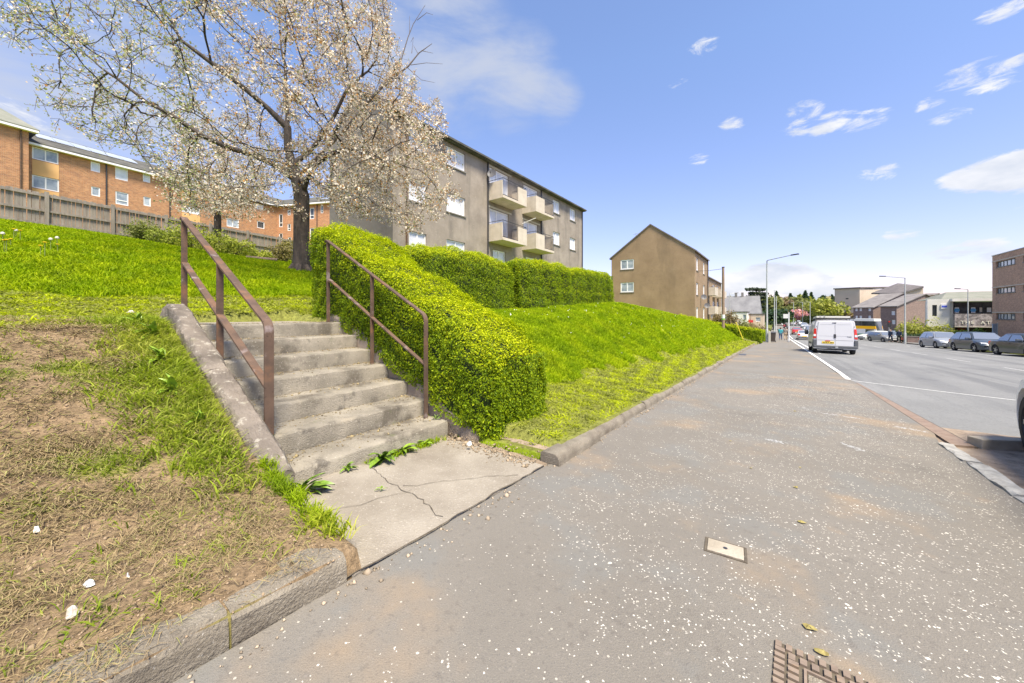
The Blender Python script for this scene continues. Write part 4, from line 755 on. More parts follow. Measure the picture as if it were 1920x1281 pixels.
# ------------------------------------------------------------------ trees
def grow(att, root, trunk, step=.3, infl=3.5, kill=.55, iters=110, grav=0.0):
    """space colonisation: returns node positions and parents"""
    P = [np.array(p, float) for p in trunk]; par = [-1]+list(range(len(trunk)-1)); att = att.copy()
    for it in range(iters):
        N = np.array(P)
        if len(att) == 0: break
        d = np.sqrt(((att[:, None]-N[None])**2).sum(-1)); near = d.argmin(1); dm = d.min(1); act = dm < infl
        if not act.any(): break
        add = 0
        for i in np.unique(near[act]):
            v = att[act & (near == i)]-N[i]; v = (v/np.linalg.norm(v, axis=1)[:, None]).mean(0); l = np.linalg.norm(v)
            if l < .08: continue
            v = v/l; prev = N[i]-N[par[i]] if par[i] >= 0 else np.array([0, 0, 1.]); prev = prev/(np.linalg.norm(prev)+1e-9); v = v*.75+prev*.35+rng.normal(size=3)*.16; v[2] -= grav; v /= np.linalg.norm(v); q = N[i]+v*step
            if (((N-q)**2).sum(1)).min() < (step*.35)**2: continue
            P.append(q); par.append(int(i)); add += 1
        N = np.array(P)[-max(add, 1):]; d = np.sqrt(((att[:, None]-N[None])**2).sum(-1)).min(1); att = att[d > kill]
        if add == 0: break
    return np.array(P), np.array(par)
def radii(P, par, tip=.006, e=2.35, rmax=None):
    n = len(P); a = np.zeros(n); kids = np.zeros(n, int)
    for i in range(n-1, 0, -1):
        if kids[i] == 0: a[i] = tip**e
        a[par[i]] += a[i]; kids[par[i]] += 1
    r = a**(1/e)
    if rmax: r *= 1; r = np.where(r > .05, .05+(r-.05)*(rmax-.05)/(r.max()-.05), r)
    return r, kids
def tubes_np(P, par, r, sel, k):
    """k-sided sticks from parent to child for the nodes in sel"""
    A = P[par[sel]]; B = P[sel]; ra = np.minimum(r[par[sel]], r[sel]*1.6); rb = r[sel]; D = B-A; D /= np.linalg.norm(D, axis=1)[:, None]+1e-9; T = np.cross(D, np.array([.3, .2, .93])); T /= np.linalg.norm(T, axis=1)[:, None]+1e-9; U = np.cross(D, T)
    a = np.arange(k)*2*np.pi/k; c, s = np.cos(a)[None, :, None], np.sin(a)[None, :, None]; ring = c*T[:, None]+s*U[:, None]
    V = np.stack([A[:, None]+ring*ra[:, None, None]-D[:, None]*ra[:, None, None]*.3, B[:, None]+ring*rb[:, None, None]], 1).reshape(-1, 3); n = len(sel); b = np.arange(n)[:, None]*2*k; i = np.arange(k)[None]
    F = np.stack([b+i, b+(i+1) % k, b+k+(i+1) % k, b+k+i], -1).reshape(-1, 4); return V, F
def inpoly(px, py, poly):
    c = np.zeros(len(px), bool); n = len(poly); j = n-1
    for i in range(n):
        xi, yi = poly[i]; xj, yj = poly[j]; m = ((yi > py) != (yj > py)) & (px < (xj-xi)*(py-yi)/((yj-yi) or 1e-9)+xi); c ^= m; j = i
    return c
def blossomcol(n, side):
    """side 0..1: greener sparse side to creamier side with bronze young leaves"""
    t = rng.uniform(0, 1, n); w_ = np.array([.85, .77, .64]); br = np.array([.55, .3, .1]); gr = np.array([.34, .37, .15]); pk = np.array([.75, .6, .44])
    c = np.where((t < .56)[:, None], w_, np.where((t < .76)[:, None], pk, np.where((t < .76+.17*(.4+.6*side))[:, None], br, gr))); c = np.where((side < .35)[:, None] & (rng.uniform(0, 1, n) < .45)[:, None], gr*1.3, c)
    return c*rng.uniform(.7, 1.15, (n, 1))
def cherry():
    Tb = np.array([-13.75, 6.0]); zb = g_(*Tb)-.1; Rv = np.array([CA, SA]); Fv = np.array([-SA, CA])
    t = thing('cherry_tree', 'large blossoming cherry tree with a thick dark trunk, left of the grey flats', 'tree', (Tb[0], Tb[1], zb))
    C = np.array([*(Tb+Rv*-1.1+Fv*-1.3), 8.2]); n = 9500; q = rng.normal(size=(n, 3)); q /= np.linalg.norm(q, axis=1)[:, None]; q *= rng.uniform(.12, 1, n)[:, None]**(1/2.3)
    A = C+np.concatenate([q[:, :1]*Rv*8.2+q[:, 1:2]*Fv*5.6, q[:, 2:]*6.4], 1)
    px, v, d = proj(A[:, 0], A[:, 1], A[:, 2])
    poly = [(-60, -500), (-30, 60), (60, 100), (55, 190), (150, 265), (290, 310), (330, 400), (470, 400), (520, 330), (545, 370), (580, 350), (640, 410), (720, 425), (790, 450), (850, 400), (862, 300), (830, 215), (860, 200), (800, 180), (745, 110), (740, -20), (700, -500)]
    k = inpoly(px, v, poly); px, v, A = px[k], v[k], A[k]
    den = np.where(px < 330, .5, .66)*np.where((px > 560) & (v > 150), 1.1, 1.); A = A[rng.uniform(0, 1, len(A)) < den*.5]
    ln = Rv
    def w3(l, f, z): return np.array([*(Tb+Rv*l+Fv*f), z])
    trunk = [w3(0, 0, zb), w3(.02, 0, zb+.5), w3(.02, 0, zb+1.1), w3(.04, -.02, zb+1.9), w3(.06, -.05, zb+2.8)]
    h = zb+2.8; P0 = list(trunk); par0 = [-1, 0, 1, 2, 3]
    def limb(start, pts):
        i = start
        for p in pts: P0.append(w3(*p)); par0.append(i); i = len(P0)-1
        return i
    L0 = limb(4, [(-.05, -.1, h+.5), (-.2, -.2, h+1.0), (-.3, -.25, h+1.6), (-.32, -.25, h+2.3), (-.35, -.2, h+3.0), (-.4, -.2, h+3.8), (-.5, -.1, h+4.6)])      # leader
    limb(5, [(-.6, -.4, h+.9), (-1.2, -.7, h+1.15), (-1.8, -1.0, h+1.25), (-2.5, -1.3, h+1.55), (-3.1, -1.6, h+2.0), (-3.7, -1.8, h+2.3), (-4.4, -2.0, h+2.9)])
    limb(4, [(.4, -.3, h+.5), (.9, -.6, h+.9), (1.5, -.9, h+1.1), (2.1, -1.1, h+1.15), (2.7, -1.3, h+1.0)])
    limb(6, [(.25, .1, h+1.6), (.8, .1, h+2.3), (1.2, .1, h+3.0), (1.6, 0, h+3.7), (2.2, 0, h+4.3)])
    limb(8, [(-.9, -.5, h+2.9), (-1.5, -.8, h+3.4), (-2.3, -1.1, h+4.0), (-3.0, -1.4, h+4.5)])
    # feed the limbs to the growth
    Ppts = P0; par_init = par0
    P, par = grow2(A, Ppts, par_init)
    r, kids = radii(P, par, .006, 2.2, .25)
    sel = np.arange(1, len(P)); big = sel[r[sel] > .035]; small = sel[r[sel] <= .035]
    # trunk and main limbs
    r[0] = .33; r[1] = .27
    Vt, Ft = tubes_np(P, par, r, big, 12); npmesh('trunk', Vt, Ft, M['bark'], t, smooth=True)
    Vt, Ft = tubes_np(P, par, r, small, 4); tag(npmesh('branches', Vt, Ft, M['bark'], t), kind='stuff')
    # side twigs and blossom
    tips = small[r[small] < .03]; rep = 4; base = np.repeat(P[tips], rep, 0); n = len(base); D = rng.normal(size=(n, 3)); D[:, 2] += .1; D /= np.linalg.norm(D, axis=1)[:, None]; E = base+D*rng.uniform(.12, .42, (n, 1))
    pxe, ve, de = proj(E[:, 0], E[:, 1], E[:, 2]); left = np.clip((pxe-250)/350, 0, 1); k = rng.uniform(0, 1, n) < .55+.45*left; base, E, left = base[k], E[k], left[k]; n = len(E)
    P2 = np.concatenate([base, E]); par2 = np.concatenate([np.zeros(n, int), np.arange(n)]); Vt, Ft = tubes_np(P2, par2, np.full(2*n, .0045), np.arange(n, 2*n), 3); tag(npmesh('twigs', Vt, Ft, M['twig'], t), kind='stuff')
    m = 9; f = rng.uniform(.25, 1.05, (n, m))**.7; Q = (base[:, None]+(E-base)[:, None]*f[..., None]).reshape(-1, 3); Q += rng.normal(size=Q.shape)*.045; lf = np.repeat(left, m); k = rng.uniform(0, 1, len(Q)) < .6+.4*lf; Q, lf = Q[k], lf[k]
    # blossom comes in bunches
    Vb, Fb = leaves(Q, rng.normal(size=Q.shape), .06, .8, 1.2, .5); tag(npmesh('blossom', Vb, Fb, M['blossom'], t, np.repeat(blossomcol(len(Q), lf), 4, 0)), kind='stuff')
    print('cherry nodes', len(P), 'blossoms', len(Q))
    # bare broken boughs on the right
    mb = MB(); fx = -2.4
    def b(pts, r0, r1):
        pp = [at_(px_, v_, dd) for px_, v_, dd in pts]; n_ = len(pp); mb.tube(pp, [r0+(r1-r0)*i/(n_-1) for i in range(n_)], 6)
    def at_(px_, v_, dd):
        x_, y_ = at(px_, dd); return (x_, y_, zz(v_, dd))
    b([(560, 330, 12.6), (600, 290, 12.4), (650, 240, 12.2), (700, 180, 12), (730, 150, 12), (765, 125, 12), (785, 100, 12), (810, 82, 12)], .07, .008)
    b([(735, 148, 12), (750, 120, 12), (765, 70, 12), (775, 45, 12), (797, 10, 12)], .022, .006)
    for q in ([(770, 122, 12), (800, 118, 12), (830, 120, 12)], [(785, 103, 12), (775, 85, 12)], [(768, 62, 12), (768, 30, 12)], [(772, 100, 12), (775, 70, 12), (770, 80, 12)], [(782, 38, 12), (800, 24, 12), (812, 28, 12)], [(765, 128, 12), (790, 150, 12), (815, 155, 12)], [(740, 140, 12), (760, 160, 12), (790, 165, 12)], [(700, 180, 12), (720, 130, 12), (728, 110, 12)], [(790, 95, 12), (812, 100, 12)]): b(q, .011, .004)
    mb.build('bare_bough', M['twig'], t)
    b2 = MB(); x_, y_, z_ = Tb[0]-.02, Tb[1], zb
    for k in range(7):
        a = k*.9+.3; b2.tube([(x_+.2*math.cos(a), y_+.2*math.sin(a), z_+.28), (x_+.36*math.cos(a), y_+.36*math.sin(a), z_+.1), (x_+.5*math.cos(a), y_+.5*math.sin(a), z_-.1)], [.13, .1, .05], 8)
    b2.build('root_flare', M['bark'], t, smooth=True)
def grow2(att, P0, par0, step=.26, infl=3.2, kill=.36, iters=120):
    P = [np.array(p, float) for p in P0]; par = list(par0); att = att.copy()
    N = np.array(P); near = np.zeros(len(att), int); dm = np.full(len(att), 1e9); start = 0
    for it in range(iters):
        N = np.array(P)
        if start < len(N):
            d = np.sqrt(((att[:, None]-N[None, start:])**2).sum(-1)); j = d.argmin(1); dd = d[np.arange(len(att)), j]; b = dd < dm; near[b] = j[b]+start; dm[b] = dd[b]
        keep = dm > kill; att, near, dm = att[keep], near[keep], dm[keep]; start = len(N)
        if len(att) == 0: break
        act = dm < infl; add = 0
        for i in np.unique(near[act]):
            v = att[act & (near == i)]-N[i]; v = (v/np.linalg.norm(v, axis=1)[:, None]).mean(0); l = np.linalg.norm(v)
            if l < .05: v = rng.normal(size=3); l = np.linalg.norm(v)
            v = v/l; pr = N[i]-N[par[i]] if par[i] >= 0 else np.array([0, 0, 1.]); pr = pr/(np.linalg.norm(pr)+1e-9); v = v*.8+pr*.4+rng.normal(size=3)*.17; v /= np.linalg.norm(v); q = N[i]+v*step
            P.append(q); par.append(int(i)); add += 1
        if add == 0 or len(P) > 9000: break
    return np.array(P), np.array(par)
cherry()
def smalltree(name, label, x, y, H, Rr, zc, n_att, bl, sz, colf, trunk_r, lean=(0, 0), group=None, step=.22, kill=.35, barkm='bark'):
    zb = g_(x, y)-.05; t = thing(name, label, 'tree', (x, y, zb), group=group); q = rng.normal(size=(n_att, 3)); q /= np.linalg.norm(q, axis=1)[:, None]; q *= rng.uniform(.1, 1, n_att)[:, None]**.45
    A = np.array([x, y, zb+zc])+q*np.array([Rr, Rr, (H-zc)]); A = A[A[:, 2] > zb+zc-(H-zc)*.75]
    s = (zc-(H-zc)*.5)/4; P0 = [np.array([x+lean[0]*k*.1, y+lean[1]*k*.1, zb+k*s]) for k in range(6)]; P, par = grow2(A, P0, [-1, 0, 1, 2, 3, 4], step=step, infl=4, kill=kill, iters=60); r, kids = radii(P, par, .006, 2.3, trunk_r)
    sel = np.arange(1, len(P)); big = sel[r[sel] > .03]; small = sel[r[sel] <= .03]
    Vt, Ft = tubes_np(P, par, r, big, 8); npmesh('trunk', Vt, Ft, M[barkm], t, smooth=True); Vt, Ft = tubes_np(P, par, r, small, 3); tag(npmesh('branches', Vt, Ft, M['twig'], t), kind='stuff')
    Q = np.repeat(P[small], bl, 0); Q += rng.normal(size=Q.shape)*step*.55; Vb, Fb = leaves(Q, rng.normal(size=Q.shape), sz, .8, 1.2, .5); tag(npmesh('crown', Vb, Fb, M['blossom'], t, np.repeat(colf(len(Q)), 4, 0)), kind='stuff')
    return t
x, y = at(408, 20.5)
smalltree('cherry_tree', 'small multi-stemmed blossoming cherry tree standing against the wooden fence', x, y, 7.2, 2.7, 4.3, 1500, 7, .11, lambda n: blossomcol(n, np.full(n, .6)), .17)
# ------------------------------------------------------------------ shrubs
def shrub(label, x, y, w_, h, c1, c2, n=2500, leaf=.09, name='shrub', group=None, zb=None, sy=1.0):
    zb = g_(x, y) if zb is None else zb; t = thing(name, label, 'shrub', (x, y, zb), group=group); k = 14; C = rng.uniform(-1, 1, (k, 3)); C[:, 2] = rng.uniform(.15, .7, k); rr = rng.uniform(.3, .55, k); i = rng.integers(0, k, n)
    q = rng.normal(size=(n, 3)); q /= np.linalg.norm(q, axis=1)[:, None]; P = (C[i]*np.array([.65, .65, 1])+q*rr[i][:, None]*rng.uniform(.6, 1.05, (n, 1)))*np.array([w_/2, w_/2*sy, h]); P[:, 2] = np.abs(P[:, 2]); P = P+np.array([x, y, zb])
    V, F = leaves(P, q+np.array([0, 0, .3]), leaf, .6, .7); u = rng.uniform(0, 1, (n, 1)); u = np.clip(u*.7+.4*sn(P, .8, 88)[:, None]+.1, 0, 1); c = (np.array(c1)*(1-u)+np.array(c2)*u)*rng.uniform(.75, 1.2, (n, 1)); tag(npmesh('foliage', V, F, M['leaf'], t, np.repeat(c, 4, 0)), kind='stuff')
    mb = MB()
    for j in range(9):
        a = random.uniform(0, 6.28); e = Vector((x+math.cos(a)*w_*.33, y+math.sin(a)*w_*.33*sy, zb+h*random.uniform(.5, .8))); mb.tube([(x+math.cos(a)*.05, y+math.sin(a)*.05, zb-.05), tuple((Vector((x, y, zb+h*.3))+e)/2), tuple(e)], [.03, .018, .006], 5)
    mb.build('stems', M['twig'], t); return t
YG1, YG2 = (.17, .22, .03), (.42, .44, .07); BR1, BR2 = (.2, .16, .07), (.3, .28, .1)
for k, (px, d, w_, h, c1, c2, lb) in enumerate(((268, 20, 1.6, 1.2, (.15, .18, .05), (.3, .32, .1), 'sparse grey-green shrub against the fence, leftmost of the row'), (310, 19.5, 2.0, 1.0, YG1, (.34, .38, .08), 'spreading green shrub against the fence, left of the handrail top'), (362, 19, 2.3, 1.3, YG1, YG2, 'rounded yellow-green shrub in front of the small cherry tree'), (405, 19, 2.3, 1.2, YG1, YG2, 'yellow-green shrub right at the foot of the small cherry tree'), (440, 19.5, 2.0, 1.0, YG1, YG2, 'low yellow-green shrub right of the small cherry tree'), (475, 21, 1.8, .6, YG1, YG2, 'lowest yellow shrub just behind the timber edging'), (534, 22, 1.8, 1.3, BR1, BR2, 'thin brownish shrub behind the thick cherry trunk'), (592, 17, 1.4, .9, YG1, (.3, .34, .1), 'pale weedy shrub between the thick trunk and the sloping hedge'))):
    x, y = at(px, d); shrub(lb, x, y, w_, h, c1, c2, 2200, .11, group='shrubs along the wooden fence')
a = at(462, 18.5); b = at(520, 19); mb = MB(); za, zb_ = g_(*a)+.02, g_(*b)+.02
mb.tube([(a[0], a[1], za+.1), (b[0], b[1], zb_+.15)], .1, 10); tag(mb.build('edging_log', M['darkwood'], smooth=True), 'dark timber log edging the shrub bed left of the thick cherry trunk', 'log')
# ------------------------------------------------------------------ fence
def fence():
    A = np.array(at(-70, 16.2)); B = np.array(at(640, 34.4)); L_ = np.linalg.norm(B-A); d = (B-A)/L_; ang = math.atan2(d[1], d[0]); ZT = 7.27
    t = thing('fence', 'weathered grey-brown wooden board fence running across the top of the lawn', 'fence', (A[0], A[1], 0), ang)
    gz = lambda s: g_(*(A+d*s))
    pm_ = {}
    def piece(key, dims, name, s, yoff, z):
        if key not in pm_:
            mb = MB(); w_, th, h = dims; mb.box(-w_/2, w_/2, -th/2, th/2, 0, h); o = mb.build(name, M['fencewood'], t, world=False); pm_[key] = o.data; bpy.data.objects.remove(o)
        o = inst(pm_[key], t, (s, yoff, z), None, name); return o
    bay = 2.35; nb = int(L_/bay)+1; cnt = 0
    for k in range(nb+1):
        s = k*bay; o = piece('post', (.13, .13, 2.0), 'post', s, -.09, ZT-1.97)
        if k == nb: break
        for zz_ in (ZT-.22, ZT-.98, ZT-1.62): piece('rail', (bay-.13, .05, .1), 'rail', s+bay/2, -.065, zz_)
        nbd = 17
        for i in range(nbd):
            if cnt >= 300: break
            o = piece('board%d' % random.randint(0, 3), (.115+.01*random.random(), .022, 1.8), 'board', s+.07+(i+.5)*(bay-.14)/nbd, .0, ZT-1.83+random.uniform(-.025, .025)); o.rotation_euler.y = random.gauss(0, .008); o.scale.x = random.uniform(.9, 1.04); cnt += 1
            if random.random() < .08: o.location.z -= random.uniform(.02, .07)
fence()
# low stone footing under the fence
A = at(-70, 16.2); B = at(640, 34.4); n = 30; mb = MB(); V = []; F = []
for i in range(n+1):
    x, y = A[0]+(B[0]-A[0])*i/n, A[1]+(B[1]-A[1])*i/n; z = 5.48; V += [(x+.12, y, z-.9), (x+.12, y, z), (x-.15, y, z), (x-.15, y, z-.9)]
for i in range(n): F += [(4*i+j, 4*i+j+1, 4*i+j+5, 4*i+j+4) for j in range(3)]
tag(mb.add(V, F).build('fence_footing', M['harl1dark']), 'low dark stone footing running beneath the wooden fence', 'wall')
# ------------------------------------------------------------------ building kit
def wall_open(mb, p0, p1, z0, z1, ops, n, depth=.13, mi=0):
    """wall from p0 to p1 with rectangular openings (s0,s1,z0,z1) and reveals; n = outward normal"""
    p0 = Vector((*p0, 0)); p1 = Vector((*p1, 0)); L_ = (p1-p0).length; d = (p1-p0)/L_; n = Vector((*n, 0))
    ss = sorted(set([0, L_]+[o[i] for o in ops for i in (0, 1)])); zs = sorted(set([z0, z1]+[o[i] for o in ops for i in (2, 3)]))
    P = lambda s, z, q=0: tuple(p0+d*s+n*q+Vector((0, 0, z)))
    for i in range(len(ss)-1):
        for j in range(len(zs)-1):
            cs, cz = (ss[i]+ss[i+1])/2, (zs[j]+zs[j+1])/2
            if any(o[0] < cs < o[1] and o[2] < cz < o[3] for o in ops): continue
            mb.quad(P(ss[i], zs[j]), P(ss[i+1], zs[j]), P(ss[i+1], zs[j+1]), P(ss[i], zs[j+1]), mi)
    for a, b, c, e in [o[:4] for o in ops]:
        mb.quad(P(a, c), P(b, c), P(b, c, -depth), P(a, c, -depth), mi); mb.quad(P(a, e), P(b, e), P(b, e, -depth), P(a, e, -depth), mi)
        mb.quad(P(a, c), P(a, e), P(a, e, -depth), P(a, c, -depth), mi); mb.quad(P(b, c), P(b, e), P(b, e, -depth), P(b, c, -depth), mi)
_wc = {}
def window(parent, p0, p1, n, op, style='two', sill=True, depth=.13, glass='glassw', frame='white', fw=.06, lintel=False):
    """window in an opening of wall_open; frame > pane, sill"""
    p0 = Vector((*p0, 0)); p1 = Vector((*p1, 0)); d = (p1-p0).normalized(); n3 = Vector((*n, 0)); w_, h = op[1]-op[0], op[3]-op[2]; c = p0+d*(op[0]+op[1])/2; key = (round(w_, 2), round(h, 2), style, glass, frame, sill, fw, depth)
    ang = math.atan2(-n3.x, n3.y)            # local +y -> outward normal
    if key not in _wc:
        y0, y1 = -depth, -depth+.06; mb = MB(); a, b = -w_/2+.004, w_/2-.004; z0, z1 = .004, h-.004
        mb.box(a, a+fw, y0, y1, z0, z1); mb.box(b-fw, b, y0, y1, z0, z1); mb.box(a+fw, b-fw, y0, y1, z0, z0+fw); mb.box(a+fw, b-fw, y0, y1, z1-fw, z1); panes = []
        xs = {'one': [], 'two': [0], 'twoL': [-w_*.18], 'three': [-w_/6, w_/6], 'door': [w_*.12], 'tilt': [], 'four': [-w_*.3, 0, w_*.3], 'six': [-w_*.36, -w_*.18, w_*.02, w_*.2, w_*.36]}[style]
        for x in xs: mb.box(x-fw*.5, x+fw*.5, y0, y1-.002, z0+fw, z1-fw)
        if style == 'tilt': mb.box(a+fw, b-fw, y0, y1-.002, h*.3, h*.3+fw)
        if style == 'door': mb.box(w_*.12+fw*.5, b-fw, y0, y1-.004, h*.36, h*.36+fw)
        e = [a+fw]+xs+[b-fw]
        fr = mb.build('window', M[frame], None); ps = []
        for i in range(len(e)-1):
            q = MB(); l = e[i]+(fw*.5 if i else 0); r = e[i+1]-(fw*.5 if i < len(e)-2 else 0); q.quad((l, y0+.02, z0+fw), (r, y0+.02, z0+fw), (r, y0+.02, z1-fw), (l, y0+.02, z1-fw)); ps.append(q.build('pane', M[glass], None))
        sl2 = None
        if sill: q = MB(); q.box(-w_/2-.05, w_/2+.05, -depth+.062, .06, -.07, -.002); sl2 = q.build('sill', M['sillc'], None)
        _wc[key] = (fr.data, [p.data for p in ps], sl2.data if sl2 else None)
        for o in [fr]+ps+([sl2] if sl2 else []): bpy.data.objects.remove(o)
    f, ps, s_ = _wc[key]; fo = inst(f, parent, Vector((c.x, c.y, op[2]))-wloc(parent), ang, 'window')
    for p in ps: inst(p, fo, (0, 0, 0), 0, 'pane')
    if s_: inst(s_, fo, (0, 0, 0), 0, 'sill')
    return fo
M['sillc'] = mat('sill_concrete', (.2, .19, .17)); M['lintel'] = mat('pale_lintel', (.5, .47, .4))
def slabroof(mb, e0, e1, r0, r1, th=.16, mi=0):
    """sloping slab: eave e0-e1, ridge r0-r1"""
    dn = lambda p: (p[0], p[1], p[2]-th); mb.hexa([dn(e0), dn(e1), dn(r1), dn(r0), e0, e1, r1, r0], mi)
def pipe(parent, x, y, z0, z1, r=.05, m_='blackmetal'): MB().tube([(x, y, z0), (x, y, z1)], r, 6).build('drainpipe', M[m_], parent)
def dish(label, x, y, z, nrm, r=.3, m_='dish', facing=(.35, -.9, .25)):
    t = thing('satellite_dish', label, 'satellite dish', (x, y, z), group='satellite dishes on the flats'); n = Vector(facing).normalized(); c = Vector((x, y, z))+Vector((*nrm, 0))*.42; a = n.cross(Vector((0, 0, 1))).normalized(); b = a.cross(n); V = [tuple(c-n*.06)]; F = []
    for ring in (.5, 1):
        for k in range(14): q = 6.283*k/14; V.append(tuple(c-n*.06*(1-ring**2)+(a*math.cos(q)+b*math.sin(q))*r*ring))
    for k in range(14): j = (k+1) % 14; F += [(0, 1+k, 1+j), (1+k, 15+k, 15+j, 1+j)]
    mb = MB(); mb.add(V, F); mb.add([tuple(Vector(v)-n*.012) for v in V], F); mb.build('reflector', M[m_], t, smooth=True)
    MB().tube([tuple(Vector((x, y, z))), tuple(c-n*.09)], .02, 6).build('bracket', M['blackmetal'], t); mb = MB(); f = c+n*.32-b*.12; mb.tube([tuple(c-b*r*.95), tuple(f)], .01, 5); mb.tube([tuple(f), tuple(f-n*.09)], .035, 8); mb.build('feed_arm', M['blackmetal'], t); return t
M['dish'] = mat('dish_grey', (.1, .1, .11), rough=.5)
# ------------------------------------------------------------------ grey harled flats
def flats1():
    X0, Y0, Y1, ZB, ZE = -15.5, 11.1, 32.9, 2.2, 11.35; XB = -21.7
    t = thing('block_of_flats', 'grey-brown harled block of flats with four pale balconies, behind the clipped hedges', 'building', (X0-3, Y0, ZB))
    rows = [(9.85, 10.95), (7.12, 8.22), (4.4, 5.5)]; ops = []; meta = []
    for zi, (a, b) in enumerate(rows):
        for (y0, y1, sty) in ((12.1, 13.25, 'two'), (14.75, 16.3, 'two'), (27.1, 28.35, 'two'), (30.25, 31.4, 'two')):
            ops.append((y0-Y0, y1-Y0, a, b)); meta.append((sty, 'glassw', True))
        if zi < 2:
            for (y0, y1) in ((18.65, 20.75), (22.65, 24.7)): ops.append((y0-Y0, y1-Y0, a-1.0, b)); meta.append(('door', 'glassw', False))
        else:
            ops.append((19.0-Y0, 20.4-Y0, a, b)); meta.append(('two', 'glassw', True)); ops.append((23-Y0, 24.3-Y0, a, b)); meta.append(('two', 'glassw', True))
    mb = MB(); wall_open(mb, (X0, Y0), (X0, Y1), ZB, ZE, ops, (1, 0)); mb.quad((XB, Y1, ZB), (X0, Y1, ZB), (X0, Y1, ZE), (XB, Y1, ZE)); mb.quad((XB, Y0, ZB), (XB, Y1, ZB), (XB, Y1, ZE), (XB, Y0, ZE)); mb.build('wall', M['harl1'], t)
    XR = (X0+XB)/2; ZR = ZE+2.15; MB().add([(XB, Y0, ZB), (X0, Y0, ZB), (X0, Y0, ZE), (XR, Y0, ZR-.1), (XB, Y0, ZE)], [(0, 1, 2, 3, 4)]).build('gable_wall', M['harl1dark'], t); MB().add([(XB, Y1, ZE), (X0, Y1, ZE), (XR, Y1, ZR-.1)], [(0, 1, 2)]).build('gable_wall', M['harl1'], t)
    for op, (sty, gl, sl3) in zip(ops, meta): window(t, (X0, Y0), (X0, Y1), (1, 0), op, sty, sl3, glass=gl, fw=.075)
    mb = MB(); slabroof(mb, (X0+.3, Y0-.12, ZE+.02), (X0+.3, Y1+.15, ZE+.02), (XR, Y0-.12, ZR), (XR, Y1+.15, ZR)); slabroof(mb, (XB-.3, Y0-.12, ZE+.02), (XB-.3, Y1+.15, ZE+.02), (XR, Y0-.12, ZR), (XR, Y1+.15, ZR)); mb.build('roof', M['slate'], t)
    mb = MB(); mb.box(X0+.02, X0+.32, Y0-.1, Y1+.12, ZE-.2, ZE-.14); mb.box(X0+.33, X0+.42, Y0-.1, Y1+.12, ZE-.17, ZE-.06); mb.build('gutter', M['slate'], t)
    for k in range(2):              # rendered panels beside the balcony doors are paler
        for (y0, y1) in ((18.5, 21.1), (22.5, 25.0)):
            z0 = rows[k][1]; mb = MB(); mb.box(X0+.002, X0+.012, y0, y1, z0+.04, z0+.16); mb.build('lintel', M['lintel'], t)
    for y in (18.42, 25.15): pipe(t, X0+.06, y, ZB, ZE)
    pipe(t, X0+.06, 11.9, ZB, ZE, m_='rust')
    pipe(t, X0+.06, Y1-.1, ZB, ZE)
    # balconies: slab, solid panels, railing of bars
    for (y0, y1, solid) in ((18.5, 21.25, 'far'), (22.45, 25.15, 'near')):
        for zf in (8.82, 6.09):
            x1 = X0+1.25; b = None; mb = MB(); mb.box(X0, x1, y0, y1, zf-.17, zf); b = mb.build('balcony', M['balc'], t, bevel=.01)
            h = .98
            def sub(nm, bx, m_): MBx = MB(); MBx.box(*bx); MBx.build(nm, m_, b)
            sub('side_panel', (X0+.01, x1-.09, y0+.001, y0+.09, zf+.001, zf+h), M['balc']); sub('side_panel', (X0+.01, x1-.09, y1-.09, y1-.001, zf+.001, zf+h), M['balc'])
            ym = y0+(y1-y0)*(.62 if solid == 'far' else .45)
            if solid == 'far': sub('front_panel', (x1-.089, x1-.002, ym, y1-.001, zf+.001, zf+h), M['balc']); ra, rb = y0+.02, ym
            else: sub('front_panel', (x1-.089, x1-.002, y0+.001, ym, zf+.001, zf+h), M['balc']); ra, rb = ym, y1-.02
            q = MB(); nbar = 13
            for i in range(nbar): yy = ra+(rb-ra)*(i+.5)/nbar; q.box(x1-.05, x1-.03, yy-.01, yy+.01, zf+.05, zf+h)
            q.box(x1-.06, x1-.02, ra, rb, zf+.03, zf+.06); q.build('railing', M['blackmetal'], b)
            q = MB(); q.tube([(X0+.02, y0+.05, zf+h+.14), (x1-.04, y0+.05, zf+h+.14), (x1-.04, y1-.05, zf+h+.14), (X0+.02, y1-.05, zf+h+.14)], .02, 5)
            for yy in (y0+.05, (y0+y1)/2, y1-.05): q.tube([(x1-.04, yy, zf+h-.01), (x1-.04, yy, zf+h+.14)], .012, 5)
            q.build('top_bar', M['blackmetal'], b)
    # white drying pole poking out of a lower balcony
    MB().tube([(X0+.1, 22.3, 7.85), (X0+1.3, 22.3, 8.1)], .03, 6).build('drying_pole', M['white'], t)
    return t
flats1(); dish('dark satellite dish beside the top left balcony of the grey flats', -15.5, 18.35, 10.35, (1, 0))
